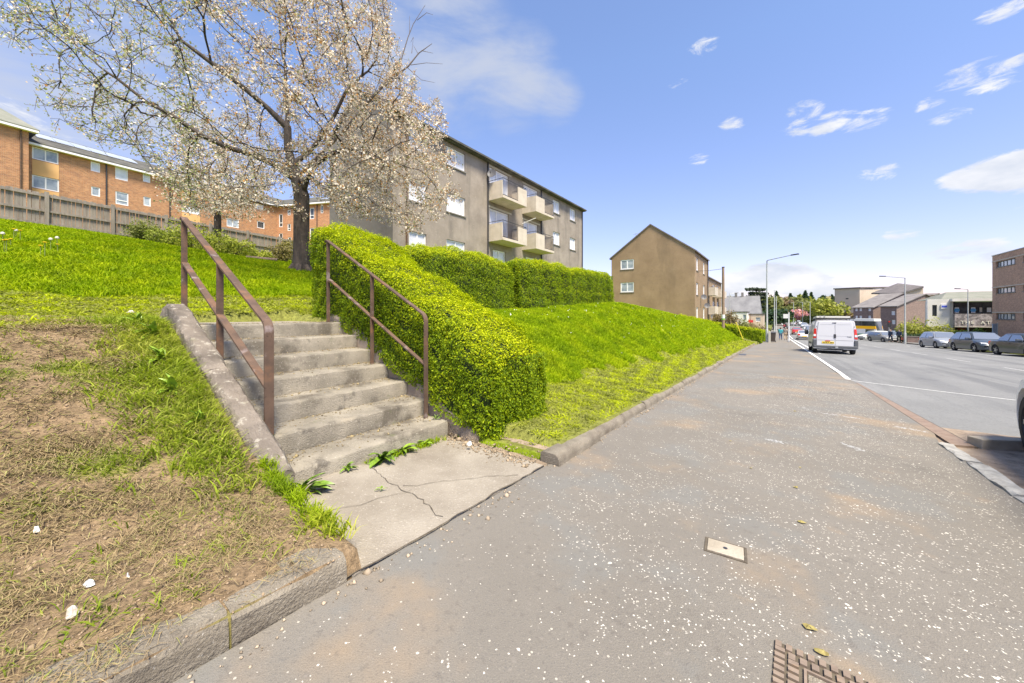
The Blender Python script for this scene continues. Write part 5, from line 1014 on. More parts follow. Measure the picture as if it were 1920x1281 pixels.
# ------------------------------------------------------------------ brown harled flats, gable to the camera
def flats2():
    X0, X1, Y0, Y1, ZB, ZE, ZR = -18.1, -7.9, 47.5, 57.4, -2.2, 8.65, 12.35
    t = thing('block_of_flats', 'brown harled flats showing a tall gable with four small white windows', 'building', (-13, Y0, -2))
    d_, xa = onY(1163.5, Y0); d2, xb = onY(1188.5, Y0); zt = lambda v, d: zz(v, d); ops = [(xa-X0, xb-X0, zt(506, d_), zt(488, d_)), (xa-X0, xb-X0, zt(548.5, d_), zt(530.5, d_))]
    mb = MB(); wall_open(mb, (X0, Y0), (X1, Y0), ZB, ZE, ops, (0, -1)); xr = (X0+X1)/2; mb.add([(X0, Y0, ZE), (X1, Y0, ZE), (xr, Y0, ZR)], [(0, 1, 2)])
    so_ = []; 
    for (zt_, h) in ((7.9, 1.55), (4.9, 1.5), (1.9, 1.5)):
        for (a, b) in ((1.0, 2.3), (6.0, 7.3)): so_.append((a, b, zt_-h, zt_))
    wall_open(mb, (X1, Y0), (X1, Y1), ZB, ZE, so_, (1, 0)); mb.quad((X0, Y1, ZB), (X1, Y1, ZB), (X1, Y1, ZE), (X0, Y1, ZE)); mb.add([(X0, Y1, ZE), (X1, Y1, ZE), (xr, Y1, ZR)], [(0, 1, 2)]); mb.quad((X0, Y0, ZB), (X0, Y1, ZB), (X0, Y1, ZE), (X0, Y0, ZE)); mb.build('wall', M['harl2'], t)
    for op in ops: window(t, (X0, Y0), (X1, Y0), (0, -1), op, 'two', True, fw=.13, glass='glass', depth=.1)
    for i, op in enumerate(so_): window(t, (X1, Y0), (X1, Y1), (1, 0), op, 'one', True, fw=.12, glass='glassw')
    mb = MB(); slabroof(mb, (X0-.25, Y0-.12, ZE-.06), (X0-.25, Y1, ZE-.06), (xr, Y0-.12, ZR+.16), (xr, Y1, ZR+.16)); slabroof(mb, (X1+.25, Y0-.12, ZE-.06), (X1+.25, Y1, ZE-.06), (xr, Y0-.12, ZR+.16), (xr, Y1, ZR+.16)); mb.build('roof', M['tile_brown'], t)
    pipe(t, X1+.07, Y1-.3, ZB, ZE, .06)
    MB().tube([(-15.3, 49, 10.4), (-15.3, 49, 11.9)], .03, 5).tube([(-15.6, 49, 11.75), (-15.0, 49, 11.85)], .03, 5).build('aerial', M['greymetal'], t)
flats2()
def flats3():
    X0, X1, Y0, Y1, ZB, ZE = -17, -8.6, 58.6, 79, -3.2, 6.75
    t = thing('block_of_flats', 'farther low block of flats with cream balconies, just beyond the brown gable', 'building', (-12, Y0, -3)); ops = []
    for zt_ in (5.9, 3.1, .3):
        for (a, b) in ((2.2, 5.2), (9, 11.5), (14, 16.5)): ops.append((a, b, zt_-1.7, zt_))
    mb = MB(); wall_open(mb, (X1, Y0), (X1, Y1), ZB, ZE, ops, (1, 0)); mb.quad((X0, Y0, ZB), (X1, Y0, ZB), (X1, Y0, ZE), (X0, Y0, ZE)); mb.quad((X0, Y1, ZB), (X1, Y1, ZB), (X1, Y1, ZE), (X0, Y1, ZE)); mb.build('wall', M['harl2'], t)
    for op in ops: window(t, (X1, Y0), (X1, Y1), (1, 0), op, 'two', False, fw=.12)
    xr = (X0+X1)/2; mb = MB(); slabroof(mb, (X1+.25, Y0-.1, ZE), (X1+.25, Y1+.1, ZE), (xr, Y0-.1, ZE+2.2), (xr, Y1+.1, ZE+2.2)); slabroof(mb, (X0-.25, Y0-.1, ZE), (X0-.25, Y1+.1, ZE), (xr, Y0-.1, ZE+2.2), (xr, Y1+.1, ZE+2.2)); mb.add([(X0, Y0, ZE-.1), (X1, Y0, ZE-.1), (xr, Y0, ZE+2.05)], [(0, 1, 2)]); mb.add([(X0, Y1, ZE-.1), (X1, Y1, ZE-.1), (xr, Y1, ZE+2.05)], [(0, 1, 2)]); mb.build('roof', M['tile_brown'], t)
    for (y0, y1) in ((60.6, 64.0), (67.3, 70.4), (72.4, 75.4)):
        for zf in (3.95, 1.15):
            mb = MB(); mb.box(X1, X1+1.2, y0, y1, zf-.15, zf); b = mb.build('balcony', M['balc'], t); mb = MB(); mb.box(X1+.01, X1+1.1, y0+.002, y0+.1, zf, zf+1.05); mb.box(X1+1.11, X1+1.198, y0+.002, y1-.002, zf, zf+1.05); mb.build('balcony_panel', M['balc'], b)
    pipe(t, X1+.07, 59.6, ZB, ZE, .06)
flats3()
for k, (px, v, X_, lb) in enumerate(((1319, 557, -7.9, 'satellite dish on the brown flats, highest on the corner facing the street'), (1325, 573, -7.9, 'satellite dish on the brown flats, halfway up near the drainpipe'), (1331, 577, -8.6, 'satellite dish below and right of the halfway one, on the farther flats'), (1336, 541, -8.6, 'satellite dish beside the top cream balcony of the farther flats'), (1337, 593, -8.6, 'satellite dish lowest on the farther flats, just above the hedge'))):
    d_, y_ = onX(px-6, X_); dish(lb, X_, y_, zz(v, d_), (1, 0), r=.34)
# ------------------------------------------------------------------ orange brick building beyond the fence
def orange():
    A = np.array([-56.8, .57]); C = np.array([-60.5, 23.1]); dr = (C-A)/np.linalg.norm(C-A); n = (dr[1], -dr[0]); A0 = A-dr*0.0; ZE = 17.2; ZB = 5.5
    t = thing('brick_building', 'long orange brick housing block with solar panels on its roof, beyond the wooden fence', 'building', (A[0], A[1], ZB))
    L_ = float(np.linalg.norm(C-A)); An = Vector((*A, 0)); dv = Vector((*dr, 0)); nv = Vector((*n, 0))
    def hit(px):                    # distance along the face under a sight line
        x = (px-960)/FPX; q = np.array([-SA+CA*x, CA+SA*x]); m = np.array([[q[0], -dr[0]], [q[1], -dr[1]]]); s = np.linalg.solve(m, A); return s[0], s[1]
    W = [(60, 110, 274, 297, 'two', 'glass'), (60, 111, 327, 351, 'two', 'glass'), (170, 188, 302, 320, 'one', 'glassw'), (171, 188, 349, 366, 'one', 'glass'), (216, 240, 311, 335, 'one', 'glassw'), (216.5, 241, 358, 382, 'tilt', 'glass'), (268, 282, 323, 340, 'one', 'glassw'), (269, 283, 368, 385, 'one', 'glass'), (337, 373, 338, 352, 'two', 'glass'), (341, 375, 383, 397, 'two', 'glassw'), (430, 449, 370, 382, 'two', 'glass'), (425, 448, 408, 424, 'two', 'glass'), (478, 494, 381, 391, 'one', 'glassw'), (482, 496, 414, 427, 'one', 'glassd')]
    ops = []; ms = []
    for x0, x1, v0, v1, sty, gl in W:
        d0, s0 = hit(x0); d1, s1 = hit(x1); ops.append((s0, s1, zz(v1, d0), zz(v0, d0))); ms.append((sty, gl))
    mb = MB(); wall_open(mb, tuple(A), tuple(C), ZB, ZE, ops, n, .1); mb.build('wall', M['orange_brick'], t)
    for op, (sty, gl) in zip(ops, ms): window(t, tuple(A), tuple(C), n, op, sty, False, .1, gl, fw=.09)
    for (x0, x1, v0, v1) in ((60, 110.5, 298.5, 326.5), (60, 111, 352.5, 372), (341, 375, 353, 382), (341, 375, 398, 420)):       # tan panels between windows
        d0, s0 = hit(x0); d1, s1 = hit(x1); a = An+dv*s0+nv*.03; b = An+dv*s1+nv*.03; za, zb_ = zz(v1, d0), zz(v0, d0); mb = MB(); mb.hexa([(a.x, a.y, za), (b.x, b.y, za), (b.x-nv.x*.028, b.y-nv.y*.028, za), (a.x-nv.x*.028, a.y-nv.y*.028, za), (a.x, a.y, zb_), (b.x, b.y, zb_), (b.x-nv.x*.028, b.y-nv.y*.028, zb_), (a.x-nv.x*.028, a.y-nv.y*.028, zb_)]); mb.build('tan_panel', M['tanpanel'], t)
    # roof: eave 0.4 out, ridge 4.6 m back
    P = lambda s, q, z: tuple(An+dv*s+nv*q+Vector((0, 0, z)))
    mb = MB(); slabroof(mb, P(-.5, .45, ZE+.12), P(L_+4.5, .45, ZE+.12), P(-.5, -5.2, ZE+2.75), P(L_+4.5, -5.2, ZE+2.75), .12); slabroof(mb, P(-.5, -11, ZE+.12), P(L_+4.5, -11, ZE+.12), P(-.5, -5.2, ZE+2.75), P(L_+4.5, -5.2, ZE+2.75), .12); mb.build('roof', M['slate'], t)
    mb = MB(); mb.hexa([P(-.1, .47, ZE-.18), P(L_-.45, .47, ZE-.18), P(L_-.45, .05, ZE-.18), P(-.1, .05, ZE-.18), P(-.1, .47, ZE+.0), P(L_-.45, .47, ZE+.0), P(L_-.45, .05, ZE+.0), P(-.1, .05, ZE+.0)]); mb.build('eaves_board', M['white'], t)
    # solar panels, two groups
    sl_ = (2.63/5.65)
    def roofz(q): return ZE+.12+(.45-q)*sl_
    def solar(s0, s1, q0, q1):
        mb = MB(); pts = [P(s0, q0, roofz(q0)+.06), P(s1, q0, roofz(q0)+.06), P(s1, q1, roofz(q1)+.06), P(s0, q1, roofz(q1)+.06)]; mb.hexa(pts+[(x, y, z+.07) for x, y, z in pts]); mb.build('solar_panel', M['solar'], t)
    for i in range(6): solar(1.0+i*1.22, 1.0+i*1.22+1.17, -2.2, -4.1)
    for i in range(4): solar(12+i*1.22, 12+i*1.22+1.17, -1.2, -2.9)
    for px in (199, 318): d0, s0 = hit(px); q = An+dv*s0+nv*.08; pipe(t, q.x, q.y, ZB, ZE-.2, .06)
    # side wing turning towards the right
    E = np.array([-47.5, 28.9]); dw = (E-C)/np.linalg.norm(E-C); nw = (dw[1], -dw[0]); Lw = float(np.linalg.norm(E-C))
    def hitw(px):
        x = (px-960)/FPX; q = np.array([-SA+CA*x, CA+SA*x]); m = np.array([[q[0], -dw[0]], [q[1], -dw[1]]]); s = np.linalg.solve(m, C); return s[0], s[1]
    ops = []
    for x0, x1, v0, v1 in ((523, 530, 402, 426), (523, 530, 438, 452), (539, 545, 394, 404), (539, 545, 420, 433), (581, 589, 390, 411), (581, 590, 428, 448), (601, 606, 385, 400), (540, 546, 445, 458)):
        d0, s0 = hitw(x0); d1, s1 = hitw(x1); ops.append((s0, s1, zz(v1, d0), zz(v0, d0)))
    mb = MB(); wall_open(mb, tuple(C), tuple(E), ZB, ZE, ops, nw, .1); mb.build('wing_wall', M['orange_brick_side'], t)
    for op in ops: window(t, tuple(C), tuple(E), nw, op, 'tilt', False, .1, 'glassd', fw=.09)
    Cn = Vector((*C, 0)); wv = Vector((*dw, 0)); nn = Vector((*nw, 0)); Pw = lambda s, q, z: tuple(Cn+wv*s+nn*q+Vector((0, 0, z)))
    mb = MB(); slabroof(mb, Pw(.3, .45, ZE+.13), Pw(Lw+.4, .45, ZE+.13), Pw(-4, -5.2, ZE+2.8), Pw(Lw+.4, -5.2, ZE+2.8), .12); mb.build('wing_roof', M['slate'], t)
    mb = MB(); mb.hexa([Pw(.45, .47, ZE-.18), Pw(Lw, .47, ZE-.18), Pw(Lw, .05, ZE-.18), Pw(.45, .05, ZE-.18), Pw(.45, .47, ZE+.01), Pw(Lw, .47, ZE+.01), Pw(Lw, .05, ZE+.01), Pw(.45, .05, ZE+.01)]); mb.build('wing_eaves_board', M['white'], t)
    for i in range(5):
        q0, q1 = -1.3, -3.6; rz = lambda q: ZE+.13+(.45-q)*(2.67/5.65); s0 = 6.2+i*1.2; pts = [Pw(s0, q0, rz(q0)+.05), Pw(s0+1.15, q0, rz(q0)+.05), Pw(s0+1.15, q1, rz(q1)+.05), Pw(s0, q1, rz(q1)+.05)]; mb = MB(); mb.hexa(pts+[(x, y, z+.07) for x, y, z in pts]); mb.build('solar_panel', M['solar'], t)
    q = Cn+wv*hitw(595)[1]+nn*.08; pipe(t, q.x, q.y, ZB, ZE-.2, .06)
    # taller block at the left edge, standing a metre forward
    t2 = thing('brick_building', 'taller orange brick block with a green-grey roof at the left edge, beyond the fence', 'building', (A[0], A[1]-4, ZB)); Z2 = 18.0; F0 = 1.3
    d0, s1 = hit(43); s1 += .1; P2 = lambda s, q, z: tuple(An+dv*s+nv*q+Vector((0, 0, z))); a = An+dv*(s1-9)+nv*F0; b = An+dv*s1+nv*F0; pa, pb_ = (a.x, a.y), (b.x, b.y); LL = 9
    ops = [(LL-3.4, LL-1.9, 15.9, 17.2), (LL-3.4, LL-1.9, 13.2, 14.6), (LL-7.5, LL-5.5, 15.9, 17.2), (LL-7.5, LL-5.5, 13.2, 14.6)]
    mb = MB(); wall_open(mb, pa, pb_, ZB, Z2, ops, n, .1); mb.quad(P2(s1, F0, ZB), P2(s1, -8, ZB), P2(s1, -8, Z2), P2(s1, F0, Z2)); mb.quad(P2(s1-9, F0, ZB), P2(s1-9, -8, ZB), P2(s1-9, -8, Z2), P2(s1-9, F0, Z2)); mb.build('wall', M['orange_brick'], t2)
    for op in ops: window(t2, pa, pb_, n, op, 'one', False, .1, 'glass', fw=.09)
    for z0, z1 in ((14.62, 15.88), (11.5, 13.18)):
        mb = MB(); a = An+dv*(s1-3.4)+nv*(F0+.002); b = An+dv*(s1-1.9)+nv*(F0+.002); mb.hexa([(a.x, a.y, z0), (b.x, b.y, z0), (b.x+nv.x*.03, b.y+nv.y*.03, z0), (a.x+nv.x*.03, a.y+nv.y*.03, z0), (a.x, a.y, z1), (b.x, b.y, z1), (b.x+nv.x*.03, b.y+nv.y*.03, z1), (a.x+nv.x*.03, a.y+nv.y*.03, z1)]); mb.build('tan_panel', M['tanpanel'], t2)
    mb = MB(); slabroof(mb, P2(s1-9.4, F0+.45, Z2+.12), P2(s1+.55, F0+.45, Z2+.12), P2(s1-9.4, F0-4, Z2+2.7), P2(s1-1.2, F0-4, Z2+2.7), .12); slabroof(mb, P2(s1+.55, F0+.45, Z2+.121), P2(s1+.55, F0-8.5, Z2+.121), P2(s1-1.2, F0-4, Z2+2.701), P2(s1-1.2, F0-4.4, Z2+2.701), .12); mb.build('roof', M['tile_green'], t2)
    mb = MB(); mb.hexa([P2(s1-9, F0+.47, Z2-.18), P2(s1+.5, F0+.47, Z2-.18), P2(s1+.5, F0+.03, Z2-.18), P2(s1-9, F0+.03, Z2-.18), P2(s1-9, F0+.47, Z2-.001), P2(s1+.5, F0+.47, Z2-.001), P2(s1+.5, F0+.03, Z2-.001), P2(s1-9, F0+.03, Z2-.001)]); mb.build('eaves_board', M['white'], t2)
    q = An+dv*(s1-.45)+nv*(F0+.08); pipe(t2, q.x, q.y, ZB, Z2-.2, .06, 'rust')
orange()
# ------------------------------------------------------------------ buildings across and down the road
def text(s, size, loc, rz, m_, parent, name='lettering', ext=.02, rx=90, spacing=1.0):
    cu = bpy.data.curves.new('t', 'FONT'); cu.body = s; cu.size = size; cu.extrude = ext; cu.align_x = 'CENTER'; cu.space_character = spacing
    to = bpy.data.objects.new('t', cu); COL.objects.link(to); bpy.context.view_layer.update(); dg = bpy.context.evaluated_depsgraph_get(); me = bpy.data.meshes.new_from_object(to.evaluated_get(dg)); bpy.data.objects.remove(to)
    me.materials.clear(); me.materials.append(m_); o = bpy.data.objects.new(name, me); COL.objects.link(o); o.parent = parent; o.location = Vector(loc)-(wloc(parent) if parent else Vector()); o.rotation_euler = (R(rx), 0, rz); return o
def solid(t, name, X0, X1, Y0, Y1, z0, z1, m_): mb = MB(); mb.box(X0, X1, Y0, Y1, z0, z1); return mb.build(name, m_, t)
def office():
    X0, X1, Y0, Y1, ZB, ZT = 21.6, 36, 40, 71.8, -3, 8.25
    t = thing('office_building', 'three-storey red-brown brick building with strip windows at the right edge', 'building', (X0, Y1, ZB)); ops = []; fs = []
    for (h, s) in ((7.42, 6.72), (4.22, 3.55), (1.15, .42)):
        for i in range(5): b = 70.85-i*6.1; ops.append((b-4.5-Y0, b-Y0, s, h))
    mb = MB(); wall_open(mb, (X0, Y0), (X0, Y1), ZB, ZT, ops, (-1, 0), .2); mb.quad((X0, Y1, ZB), (X1, Y1, ZB), (X1, Y1, ZT), (X0, Y1, ZT)); mb.quad((X0, Y0, ZB), (X1, Y0, ZB), (X1, Y0, ZT), (X0, Y0, ZT)); mb.quad((X0, Y0, ZT), (X1, Y0, ZT), (X1, Y1, ZT), (X0, Y1, ZT)); mb.build('wall', M['red_brick'], t)
    for op in ops: window(t, (X0, Y0), (X0, Y1), (-1, 0), op, 'six', True, .2, 'glass', 'darkframe', fw=.07)
    for z in (7.5, 4.3, 1.23): solid(t, 'string_course', X0-.04, X0-.002, Y0, Y1+.03, z, z+.09, M['lintel'])
    solid(t, 'parapet_cap', X0-.06, X0+.25, Y0, Y1+.05, ZT+.001, ZT+.09, M['greymetal']); solid(t, 'plinth', X0-.05, X0-.003, Y0, Y1+.03, ZB-.2, -2.0, M['harl1dark'])
M['darkframe'] = mat('dark_frame', (.06, .07, .07), rough=.5)
office()
M['murk'] = mat('dark_recess', (.03, .028, .03), (.07, .06, .06), 1.5); M['rubble'] = mat('rubble_stone', (.2, .18, .18), (.42, .38, .38), 2.4, lo=.42, hi=.58, bump=.8, bscale=6, layers=[((.1, .09, .09), 3.5, .56, .64, .8)])
M['blueposter'] = mat('blue_poster', (.12, .35, .62)); M['maroon'] = mat('maroon_panel', (.16, .03, .04)); M['bluesign'] = mat('blue_sign', (.08, .12, .6)); M['gold'] = mat('pale_gold_letter', (.85, .83, .72))
def hall():
    Y = 78.0; x = lambda px: onY(px, Y)[1]; zat = lambda px, v: zz(v, onY(px, Y)[0])
    t = thing('theatre_building', 'public building with rubble-stone panel, blue posters and spaced pale letters, left of the brick block', 'building', (x(1785), Y, -3.1))
    xa, xb, xc = x(1739), x(1781), 31.0; ZT = zat(1760, 561)
    w0, w1 = x(1748), x(1757); mb = MB(); wall_open(mb, (xa, Y), (xb, Y), -3.2, ZT, [(w0-xa, w1-xa, zat(1752, 593), zat(1752, 572))], (0, -1), .25); mb.quad((xa, Y, -3.2), (xa+.5, Y+3, -3.2), (xa+.5, Y+3, ZT), (xa, Y, ZT)); mb.quad((xb, Y, -3.2), (xb, Y+3, -3.2), (xb, Y+3, ZT), (xb, Y, ZT)); mb.quad((xa, Y, ZT), (xb, Y, ZT), (xb, Y+3, ZT), (xa+.5, Y+3, ZT)); mb.build('white_wall', M['whitewall'], t)
    window(t, (xa, Y), (xb, Y), (0, -1), (w0-xa, w1-xa, zat(1752, 593), zat(1752, 572)), 'two', False, .25, 'glassd', 'darkframe')
    s = solid(t, 'sign_board', x(1764), x(1776), Y-.12, Y-.03, zat(1770, 579), zat(1770, 570), M['white']); so2 = MB(); so2.box(x(1765), x(1775), Y-.135, Y-.121, zat(1770, 576.5), zat(1770, 573), 0); so2.build('sign_band', M['bluesign'], s)
    solid(t, 'corner_pier', xb+.01, x(1787), Y-.05, Y+.6, -3.2, zat(1785, 561), M['lintel'])
    solid(t, 'canopy', xb+.01, xc, Y-.9, Y+1.9, zat(1820, 565), zat(1820, 560), M['whitewall'])
    x0 = x(1787)+.01; solid(t, 'back_wall', x0, xc, Y+1.6, Y+1.8, -3.2, zat(1820, 566), M['murk']); solid(t, 'side_wall', xb+.62, x0-.01, Y+.61, Y+12, -3.2, zat(1785, 562), M['lintel'])
    for (a, b) in ((1797, 1815), (1828, 1847), (1853, 1875)): solid(t, 'light_box', x(a), x(b), Y+.9, Y+1.1, zat(1820, 573.5), zat(1820, 570), M['lintel'])
    for k in range(9): q = x0+.3+k*1.25; solid(t, 'glazing_bar', q, q+.07, Y+.5, Y+.57, zat(1820, 589), zat(1820, 566), M['darkframe'])
    solid(t, 'glazing', x0, xc, Y+.6, Y+.62, zat(1820, 589), zat(1820, 566), M['glassd'])
    for (a, b) in ((1792, 1800), (1823, 1831)):
        p = solid(t, 'poster', x(a), x(b), Y+.36, Y+.4, zat(1820, 587), zat(1820, 576.5), M['wplate']); xm, zm = (x(a)+x(b))/2, (zat(1820, 587)+zat(1820, 576.5))/2; mb = MB(); mb.tube([(xm, Y+.355, zm), (xm, Y+.345, zm)], .26, 16); mb.build('poster_roundel', M['blueposter'], p)
    for (a, b, m_) in ((1839, 1844, 'lintel'), (1853, 1861, 'wplate')): solid(t, 'poster', x(a), x(b), Y+.36, Y+.4, zat(1820, 585.5), zat(1820, 577), M[m_])
    solid(t, 'stone_panel', x0, xc, Y-.6, Y+.45, zat(1820, 613), zat(1820, 588.5), M['rubble'])
    solid(t, 'panel_lip', x0-.05, xc, Y-.72, Y-.601, zat(1820, 613.6), zat(1820, 612.4), M['lintel'])
    z = zat(1820, 607.5); sz = .62; 
    for ch, px in (('T', 1801.5), ('H', 1810.5), ('E', 1820), ('A', 1839), ('T', 1849), ('I', 1858)): text(ch, sz, (x(px), Y-.64, z), 0, M['gold'], t, 'letter')
    solid(t, 'lower_wall', x0, xc, Y+1.0, Y+1.2, -3.2, zat(1820, 613.7), M['murk']); solid(t, 'maroon_door', x(1800), x(1815), Y+.85, Y+.99, -3.2, zat(1820, 615), M['maroon'])
    # hipped green-grey roof behind the canopy
    e = zat(1820, 559); e0, e1 = x(1779), 34; Y2 = Y+3; mb = MB(); r0, r1 = x(1804)+.8, 31; zr = zat(1820, 548.5)+.45; mb.add([(e0, Y2, e), (e1, Y2, e), (e1, Y2+12, e), (e0, Y2+12, e), (r0, Y2+6, zr), (r1, Y2+6, zr)], [(0, 1, 5, 4), (1, 2, 5), (2, 3, 4, 5), (3, 0, 4), (0, 3, 2, 1)]); mb.build('roof', M['tile_green'], t)
hall()
t_ = thing('information_board', 'tall blue-grey information board on the forecourt, left of the brick block', 'sign', (*at(1866, 42.5), -2.7)); a = at(1862, 42.5); b = at(1869, 42.5); mb = MB(); mb.hexa([(a[0], a[1], -2.6), (b[0], b[1], -2.6), (b[0]-.05, b[1]+.08, -2.6), (a[0]-.05, a[1]+.08, -2.6), (a[0], a[1], -.05), (b[0], b[1], -.05), (b[0]-.05, b[1]+.08, -.05), (a[0]-.05, a[1]+.08, -.05)]); M['boardblue'] = mat('board_blue', (.2, .28, .36), (.35, .42, .48), 2); mb.build('board', M['boardblue'], t_)
mb = MB(); mb.tube([(b[0]+.05, b[1], -2.9), (b[0]+.05, b[1], .05)], .05, 6); mb.build('post', M['greymetal'], t_)
def rhouse(label, px0, px1, d0, phi, depth, veave, vridge, wins, name='house', wm='brown_brick', rm='tile_brown', flat=False, slots_far=False):
    """house whose front runs from sight line px0 to px1 with the right flank turned to view; phi = turn of its depth axis"""
    a = np.array([math.cos(phi), -math.sin(phi)]); b = np.array([math.sin(phi), math.cos(phi)]); P0 = np.array(at(px0, d0))
    def s_at(px): x = (px-960)/FPX; q = np.array([-SA+CA*x, CA+SA*x]); r = np.linalg.solve(np.array([[q[0], -a[0]], [q[1], -a[1]]]), P0); return r[1], r[0]
    Lf, d1 = s_at(px1); zb = float(S(P0[1]))-.6; ze = zz(veave, d0); zr = zz(vridge, d0+depth*.4); t = thing(name, label, 'house' if name == 'house' else 'building', (P0[0], P0[1], zb)); n = (-b[0], -b[1]); P1 = P0+a*Lf; ops = []
    for (u, v, c_, e_) in wins: s0, da = s_at(u); s1, _ = s_at(v); ops.append((s0, s1, zz(e_, da), zz(c_, da)))
    mb = MB(); wall_open(mb, tuple(P0), tuple(P1), zb, ze, ops, n, .12); mb.build('wall', M[wm], t)
    Q = lambda s, q, z: (P0[0]+a[0]*s+b[0]*q, P0[1]+a[1]*s+b[1]*q, z)
    for s in (0, Lf): MB().add([Q(s, 0, zb), Q(s, depth, zb), Q(s, depth, ze)]+([] if flat else [Q(s, depth/2, zr-.1)])+[Q(s, 0, ze)], [tuple(range(4 if flat else 5))]).build('flank_wall', M[wm+'_side'] if wm+'_side' in M else M[wm], t)
    MB().quad(Q(0, depth, zb), Q(Lf, depth, zb), Q(Lf, depth, ze), Q(0, depth, ze)).build('back_wall', M[wm], t)
    for op in ops: window(t, tuple(P0), tuple(P1), n, op, 'two' if name == 'house' else 'one', False, .12, 'glassw' if name == 'house' else 'glassd', 'white' if name == 'house' else 'darkframe', fw=.1)
    mb = MB(); o_ = .3
    if flat: mb.hexa([Q(-o_, -o_, ze+.002), Q(Lf+o_, -o_, ze+.002), Q(Lf+o_, depth+o_, zr), Q(-o_, depth+o_, zr)]+[Q(-o_, -o_, ze+.4), Q(Lf+o_, -o_, ze+.4), Q(Lf+o_, depth+o_, zr+.4), Q(-o_, depth+o_, zr+.4)])
    else: slabroof(mb, Q(-o_, -o_, ze-.1), Q(Lf+o_, -o_, ze-.1), Q(-o_, depth/2, zr), Q(Lf+o_, depth/2, zr)); slabroof(mb, Q(-o_, depth+o_, ze-.1), Q(Lf+o_, depth+o_, ze-.1), Q(-o_, depth/2, zr), Q(Lf+o_, depth/2, zr))
    mb.build('roof', M[rm], t); return t
M['roofgrey'] = mat('grey_brown_tile', (.15, .135, .13), (.21, .195, .185), .8, bump=.3, bscale=8)
rhouse('brown brick house behind the bus, with three small white upstairs windows', 1600, 1637, 84, R(42), 17, 576, 553, [(1603.5, 1608, 577.5, 583.5), (1611.5, 1616, 577.5, 583.5), (1628, 1633, 577, 583.5), (1604, 1608, 592, 597), (1611.5, 1616, 592, 597), (1628, 1633, 592, 598)], rm='roofgrey')
rhouse('brown brick house to the right of the bus, with white windows one above the other', 1651, 1681, 76, R(42), 15, 573.5, 554, [(1671.5, 1678, 583.5, 591), (1672.5, 1678.5, 600, 608)], rm='roofgrey')
rhouse('brown brick house just left of the white-walled building, with a white bay window', 1699, 1744, 84, R(8), 12, 585, 561, [(1701, 1708, 587, 591.5), (1711, 1720, 586.8, 591.5)], rm='roofgrey')
rhouse('tall cream block with two dark slots, rising behind the brown brick houses', 1565, 1612, 128, R(30), 40, 543, 541, [(1585.5, 1591, 559, 561.5), (1585.5, 1591, 573, 575.5)], 'cream_block', 'cream', 'tile_brown', True)
rhouse('low cream building with a shallow roof, right of the sloping grey roof', 1729, 1750, 105, R(20), 14, 553, 551, [], 'cream_block', 'cream', 'tile_brown', False)
def theatre():
    Y = 150; x = lambda px: onY(px, Y)[1]; zt = lambda px, v: zz(v, onY(px, Y)[0]); t = thing('cream_hall', 'cream hall under a long grey roof sloping up to the right, behind the brown houses', 'building', (x(1700), Y, -4))
    X0, X1, X2 = x(1646), x(1686), x(1731); z0, z1 = zt(1646, 556), zt(1731, 538)
    mb = MB(); mb.add([(X0, Y, -4), (X2, Y, -4), (X2, Y, z1-.4), (X1, Y, zt(1686, 553)), (X0, Y, z0)], [(0, 1, 2, 3, 4)]); mb.quad((X2, Y, -4), (X2+1, Y+22, -4), (X2+1, Y+22, z1-.4), (X2, Y, z1-.4)); w2 = zt(1716, 558); mb.build('wall', M['cream'], t)
    solid(t, 'window', x(1714), x(1718), Y-.1, Y-.02, zt(1716, 560.5), zt(1716, 555.5), M['glassd'])
    mb = MB(); zf = zt(1686, 553); mb.hexa([(X1, Y-.4, zf), (X2, Y-.4, z1-.35), (X2-2, Y+16, z1+1.9), (X0+1, Y+16, z0+1.3)]+[(X1, Y-.4, zf+.5), (X2, Y-.4, z1+.15), (X2-2, Y+16, z1+2.2), (X0+1, Y+16, z0+1.7)]); mb.build('roof', M['tile_brown'], t)
theatre()
def greyhall():
    Y = 100; X0, X1 = onY(1344, Y)[1], onY(1422, Y)[1]; d_ = onY(1385, Y)[0]; ze, zr = zz(589, d_), zz(559, d_)+.6; t = thing('long_hall', 'long low hall with a large streaky grey slate roof, left of the tall street lamp', 'building', (X0, Y, -3.3)); solid(t, 'wall', X0, X1, Y, Y+10, -3.6, ze, M['whitewall'])
    mb = MB(); mb.add([(X0-.5, Y-.5, ze), (X1+.5, Y-.5, ze), (X1+.5, Y+10.5, ze), (X0-.5, Y+10.5, ze), (X0-.5, Y+5, zr), (X1+.1, Y+5, zr)], [(0, 1, 5, 4), (2, 3, 4, 5), (1, 2, 5), (3, 0, 4), (0, 3, 2, 1)]); mb.build('roof', M['slatestreak'], t)
    for px in (1380, 1392): x_ = onY(px, Y+5)[1]; solid(t, 'chimney', x_-.25, x_+.25, Y+4.7, Y+5.2, zr-.3, zr+.9, M['harl1dark'])
M['slatestreak'] = mat('streaky_slate', (.13, .13, .137), (.2, .2, .205), .6, streak=(1, 1, .08), bump=.3, bscale=8)
greyhall()
